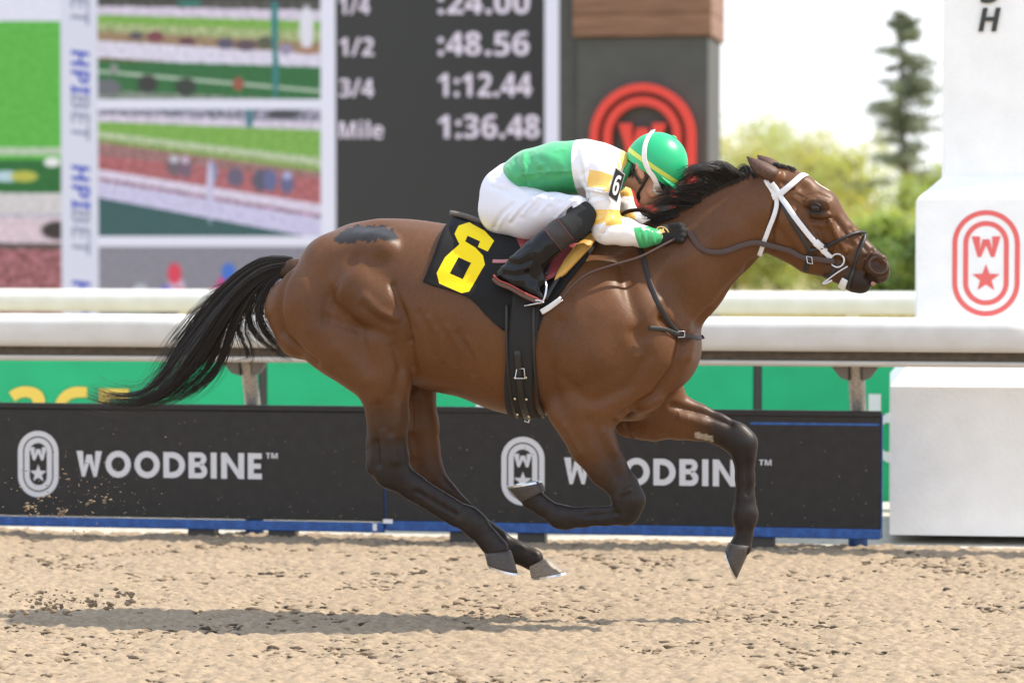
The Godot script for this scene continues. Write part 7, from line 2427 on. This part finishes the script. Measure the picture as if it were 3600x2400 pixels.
	# ---- gloves ----
	for s in 2:
		var glove_rows := [
		[0.587, 1.508, 0.12, 0.035, 0.619, 1.514, 0.11, 0.041, 0.62, 0.012, 0, 0],
		[0.619, 1.514, 0.11, 0.041, 0.654, 1.523, 0.1, 0.039, 0.62, 0.012, 0, 0],
		[0.653, 1.55, 0.11, 0.014, 0.688, 1.553, 0.124, 0.013, 1, 0.004, 0, 0],
		[0.688, 1.553, 0.124, 0.013, 0.696, 1.549, 0.098, 0.012, 1, 0.004, 0, 0],
		[0.696, 1.549, 0.098, 0.012, 0.672, 1.544, 0.082, 0.011, 1, 0.004, 0, 0],
		[0.659, 1.533, 0.11, 0.014, 0.694, 1.536, 0.124, 0.013, 1, 0.004, 0, 0],
		[0.694, 1.536, 0.124, 0.013, 0.703, 1.532, 0.098, 0.012, 1, 0.004, 0, 0],
		[0.703, 1.532, 0.098, 0.012, 0.678, 1.527, 0.082, 0.011, 1, 0.004, 0, 0],
		[0.659, 1.516, 0.11, 0.014, 0.694, 1.517, 0.124, 0.013, 1, 0.004, 0, 0],
		[0.694, 1.517, 0.124, 0.013, 0.703, 1.513, 0.098, 0.012, 1, 0.004, 0, 0],
		[0.703, 1.513, 0.098, 0.012, 0.678, 1.509, 0.082, 0.011, 1, 0.004, 0, 0],
		[0.653, 1.499, 0.11, 0.014, 0.688, 1.5, 0.124, 0.013, 1, 0.004, 0, 0],
		[0.688, 1.5, 0.124, 0.013, 0.696, 1.495, 0.098, 0.012, 1, 0.004, 0, 0],
		[0.696, 1.495, 0.098, 0.012, 0.672, 1.492, 0.082, 0.011, 1, 0.004, 0, 0],
		[0.611, 1.539, 0.095, 0.013, 0.652, 1.555, 0.085, 0.012, 1, 0.006, 0, 0],
		[0.652, 1.555, 0.085, 0.012, 0.679, 1.548, 0.09, 0.01, 1, 0.006, 0, 0],
	] if s == 0 else [
		[0.567, 1.533, -0.075, 0.035, 0.6, 1.54, -0.085, 0.042, 0.62, 0.012, 0, 0],
		[0.6, 1.54, -0.085, 0.042, 0.635, 1.549, -0.095, 0.04, 0.62, 0.012, 0, 0],
		[0.634, 1.576, -0.085, 0.015, 0.67, 1.579, -0.071, 0.014, 1, 0.004, 0, 0],
		[0.67, 1.579, -0.071, 0.014, 0.678, 1.575, -0.097, 0.012, 1, 0.004, 0, 0],
		[0.678, 1.575, -0.097, 0.012, 0.653, 1.569, -0.113, 0.011, 1, 0.004, 0, 0],
		[0.641, 1.559, -0.085, 0.015, 0.676, 1.562, -0.071, 0.014, 1, 0.004, 0, 0],
		[0.676, 1.562, -0.071, 0.014, 0.685, 1.557, -0.097, 0.012, 1, 0.004, 0, 0],
		[0.685, 1.557, -0.097, 0.012, 0.66, 1.552, -0.113, 0.011, 1, 0.004, 0, 0],
		[0.641, 1.541, -0.085, 0.015, 0.676, 1.543, -0.071, 0.014, 1, 0.004, 0, 0],
		[0.676, 1.543, -0.071, 0.014, 0.685, 1.538, -0.097, 0.012, 1, 0.004, 0, 0],
		[0.685, 1.538, -0.097, 0.012, 0.66, 1.534, -0.113, 0.011, 1, 0.004, 0, 0],
		[0.634, 1.524, -0.085, 0.015, 0.67, 1.525, -0.071, 0.014, 1, 0.004, 0, 0],
		[0.67, 1.525, -0.071, 0.014, 0.678, 1.52, -0.097, 0.012, 1, 0.004, 0, 0],
		[0.678, 1.52, -0.097, 0.012, 0.653, 1.517, -0.113, 0.011, 1, 0.004, 0, 0],
		[0.592, 1.565, -0.1, 0.014, 0.633, 1.581, -0.11, 0.012, 1, 0.006, 0, 0],
		[0.633, 1.581, -0.11, 0.012, 0.661, 1.574, -0.105, 0.01, 1, 0.006, 0, 0],
	]
		var g := obj("glove", body_mesh(glove_rows, 0.0042), M.black_stretch, o)
		if s == 0:
			all_list = PackedInt32Array(range(glove_rows.size()))
			var star := obj("glove_emblem", prism(PackedVector2Array([Vector2(-0.014, 0.002), Vector2(-0.005, 0.013), Vector2(0.003, 0.009), Vector2(0.013, 0.014), Vector2(0.011, 0.002), Vector2(0.015, -0.007), Vector2(0.003, -0.007), Vector2(-0.002, -0.014), Vector2(-0.007, -0.006)]), 0.002), M.gold, g, on_skin(Vector3(0.6171, 1.5299, 0.1500), 1.0, 0.001))
			star.rotation = Vector3(-0.5, 0.05, 0.2)
			var gp := []
			for p: Vector3 in curve([Vector3(0.5949, 1.4878, 0.1500), Vector3(0.5926, 1.5144, 0.1500), Vector3(0.5992, 1.5410, 0.1500), Vector3(0.6159, 1.5477, 0.1400), Vector3(0.6338, 1.5411, 0.1400), Vector3(0.6450, 1.5255, 0.1400)], 14):
				gp.append(on_skin(p, 1.0, 0.0015))
			obj("glove_piping", tube_mesh(gp, 0.0026, 6), M.gold, g)
	# ---- collar ----
	obj("collar", tube_mesh(neck_ring(Vector3(0.4622, 1.7580, 0.0000), 0.062, 0.060), 0.017, 10, true), M.collar_green, o)
	# ---- helmet ----
	build_helmet(o)
	# ---- arm number ----
	var plate := Node3D.new()
	plate.name = "arm_number"
	o.add_child(plate)
	var px := (Vector3(0.4722, 1.6947, 0.2620)) - (Vector3(0.4405, 1.7208, 0.2820))
	var py := (Vector3(0.4710, 1.7672, 0.2620)) - (Vector3(0.4407, 1.6550, 0.2750))
	plate.transform = Transform3D(Basis(px * 1.05, py, px.cross(py).normalized()), Vector3(0.4558, 1.7099, 0.2720))
	obj("plate", prism(PackedVector2Array([Vector2(-0.5, -0.5), Vector2(0.5, -0.5), Vector2(0.5, 0.5), Vector2(-0.5, 0.5)]), 0.006), M.steel, plate)
	obj("plate_face", prism(PackedVector2Array([Vector2(-0.44, -0.46), Vector2(0.44, -0.46), Vector2(0.44, 0.46), Vector2(-0.44, 0.46)]), 0.009), M.plate_black, plate)
	lettering("plate_digit", "6", 0.56, 0.68, Vector3(-0.29, -0.34, 0.009), M.print_white, plate, Vector3.ZERO, 0.0, 0.002)
	var arm_band := []
	for i in 24:
		var a := TAU * i / 24.0
		arm_band.append(Vector3(0.3950, 1.6870, 0.2120) + Vector3(cos(a) * 0.064, -sin(a) * 0.004 + cos(a) * -0.012, sin(a) * 0.062))
	obj("arm_band", tube_mesh(arm_band, 0.006, 8, true), M.elastic, o)
	# ---- whip ----
	var w := thing("riding_whip", "slim dark whip with a pale flap held along the horse's shoulder", "whip", Vector3.ZERO)
	var wp := curve([Vector3(0.6717, 1.5033, 0.1300), Vector3(0.6252, 1.4767, 0.1600), Vector3(0.5390, 1.4303, 0.2100), Vector3(0.4453, 1.4007, 0.2500), Vector3(0.3505, 1.3666, 0.2800), Vector3(0.2934, 1.3215, 0.3000), Vector3(0.2468, 1.2677, 0.3150)], 30)
	obj("shaft", tube_mesh(wp, 0.0055, 7), M.brown_leather, w)
	var fp := curve([Vector3(0.2512, 1.2721, 0.3150), Vector3(0.2219, 1.2501, 0.3200), Vector3(0.1966, 1.2324, 0.3220), Vector3(0.1720, 1.2180, 0.3220)], 10)
	var fs := []
	for i in 10:
		fs.append(Vector3(0.5, 0.8, 0.1))
	obj("flap", strap_mesh(fp, fs, 0.021, 0.006), M.white_webbing, w)

func neck_ring(c: Vector3, a: float, b: float) -> Array:
	var out := []
	var ax := Vector3(0.92, -0.38, 0)
	var e1 := Vector3(0.38, 0.92, 0)
	for i in 28:
		var w := TAU * i / 28.0
		out.append(c + e1 * cos(w) * a + Vector3(0, 0, sin(w) * b) + ax * 0.01 * cos(w))
	return out

func build_helmet(o: Node3D) -> void:
	var h := Node3D.new()
	h.name = "helmet"
	o.add_child(h)
	h.position = Vector3(0.5677, 1.7800, 0.0000)
	h.rotation.z = -0.6
	var q := 0.0011
	var a := 113.0 * q
	var b := 113.0 * q
	var c := 0.106
	var cy := 22.0 * q
	var ring_at := func(y: float, grow: float) -> Array:
		var t := clampf((y - cy) / b, -1.0, 1.0)
		var rr := sqrt(maxf(0.0, 1.0 - t * t))
		var out := []
		for j in 48:
			var w := TAU * j / 48.0
			var gore := 1.0 - 0.006 * pow(absf(cos(w * 3.0)), 12.0)
			out.append(Vector3(cos(w) * (a * rr + grow) * gore, y, sin(w) * (c * rr + grow) * gore))
		return out
	var st := new_st()
	var rings := []
	for i in 15:
		rings.append(ring_at.call(cy + b * cos(PI * 0.5 * i / 14.0) * 0.9995, 0.0))
	for i in 3:
		rings.append(ring_at.call(lerpf(cy, 16.0 * q, (i + 1) / 3.0), 0.0))
	rings.reverse()
	loft(st, rings, false, true)
	obj("cap_cover", done(st), M.cap_green, h)
	st = new_st()
	rings = []
	for i in 4:
		rings.append(ring_at.call(lerpf(1.0, 17.0, i / 3.0) * q, 0.0015))
	loft(st, rings, false, false)
	obj("cap_band", done(st), M.cap_yellow, h)
	st = new_st()
	rings = []
	for i in 4:
		rings.append(ring_at.call(lerpf(-22.0, 2.0, i / 3.0) * q, 0.0))
	loft(st, rings, false, false)
	obj("cap_skirt", done(st), M.cap_green, h)
	obj("button", ball(0.012, 0.006, 0.012, 8), M.cap_green, h, Vector3(0, cy + b, 0))
	# peak
	st = new_st()
	rings = []
	for k: float in [0.0, 0.35, 0.7, 1.0, 1.0, 0.7, 0.35, 0.0]:
		pass
	var top := []
	for layer in 2:
		for k in 5:
			var f := k / 4.0 if layer == 0 else 1.0 - k / 4.0
			var ring := []
			for j in 25:
				var w := lerpf(-1.25, 1.25, j / 24.0)
				var out := 42.0 * q * f * pow(maxf(cos(w * 1.2), 0.0), 0.8)
				ring.append(Vector3(cos(w) * (a * 0.955 + out), 2.0 * q - out * 0.42 - (0.004 if layer == 1 else 0.0), sin(w) * (c * 0.97 + out * 0.4)))
			rings.append(ring)
	for k in rings.size():
		var r0: Array = rings[k]
		var r1: Array = rings[(k + 1) % rings.size()]
		for j in 24:
			quad(st, r0[j], r0[j + 1], r1[j + 1], r1[j])
	obj("peak", done(st), M.cap_green, h)
	# goggle elastic round the cap: points in the cap's own side view
	var inv := h.transform.affine_inverse()
	var line := []
	var sd := []
	var guide := curve([Vector3(0.6027, 1.6840, 0.0900), Vector3(0.5824, 1.7409, 0.0900), Vector3(0.5633, 1.7689, 0.0900), Vector3(0.5463, 1.8135, 0.0900), Vector3(0.5463, 1.8692, 0.0900), Vector3(0.5581, 1.9104, 0.0600), Vector3(0.5663, 1.9327, 0.0000)], 22)
	for p: Vector3 in guide:
		var l := inv * p
		var d := 1.0 - pow(l.x / a, 2.0) - pow((l.y - cy) / b, 2.0)
		var z := c * sqrt(maxf(d, 0.0))
		line.append(Vector3(l.x, l.y, z + 0.004))
	for i in range(line.size() - 2, -1, -1):
		line.append(Vector3(line[i].x, line[i].y, -line[i].z))
	for i in line.size():
		var t: Vector3 = ((line[mini(i + 1, line.size() - 1)] as Vector3) - (line[maxi(i - 1, 0)] as Vector3)).normalized()
		var nn := Vector3(line[i].x / (a * a), (line[i].y - cy) / (b * b), line[i].z / (c * c)).normalized()
		sd.append(t.cross(nn))
	obj("goggle_elastic", strap_mesh(line, sd, 0.020, 0.003), M.elastic, h)
	# goggles over the eyes
	var gg := Node3D.new()
	gg.name = "goggles"
	o.add_child(gg)
	gg.position = Vector3(0.6006, 1.7170, 0.0000)
	gg.rotation.z = -0.42
	for s: float in [1.0, -1.0]:
		var lens := obj("lens", ball(0.022, 0.032, 0.036, 12), M.lens, gg, Vector3(0.006, 0.0, s * 0.034))
		lens.rotation.y = -s * 0.3
		var ring := []
		for i in 26:
			var w := TAU * i / 26.0
			ring.append(Vector3(0.004 + sin(w) * 0.021, cos(w) * 0.037, s * (0.052 - 0.016 * sin(w) + 0.006 * cos(w * 2.0))))
		obj("goggle_frame", tube_mesh(ring, 0.0058, 8, true), M.elastic, gg)
	# chin strap
	var cs := []
	for p: Vector3 in curve([Vector3(0.5686, 1.7667, 0.0880), Vector3(0.5549, 1.7445, 0.0860), Vector3(0.5352, 1.7113, 0.0720), Vector3(0.5143, 1.6760, 0.0500), Vector3(0.5214, 1.6408, 0.0000)], 18):
		cs.append(p)
	var m := cs.size()
	for i in range(m - 2, -1, -1):
		cs.append(Vector3(cs[i].x, cs[i].y, -cs[i].z))
	var cd := []
	for i in cs.size():
		cd.append(Vector3(0.8, 0.5, 0))
	obj("chin_strap", strap_mesh(cs, cd, 0.014, 0.004), M.black_leather, o)
	var cs2 := []
	for p: Vector3 in curve([Vector3(0.4928, 1.7807, 0.0760), Vector3(0.5066, 1.7515, 0.0780), Vector3(0.5287, 1.7180, 0.0740)], 8):
		cs2.append(p)
	var cd2 := []
	for i in cs2.size():
		cd2.append(Vector3(0.7, 0.7, 0))
	obj("harness_strap", strap_mesh(cs2, cd2, 0.012, 0.004), M.black_leather, o)
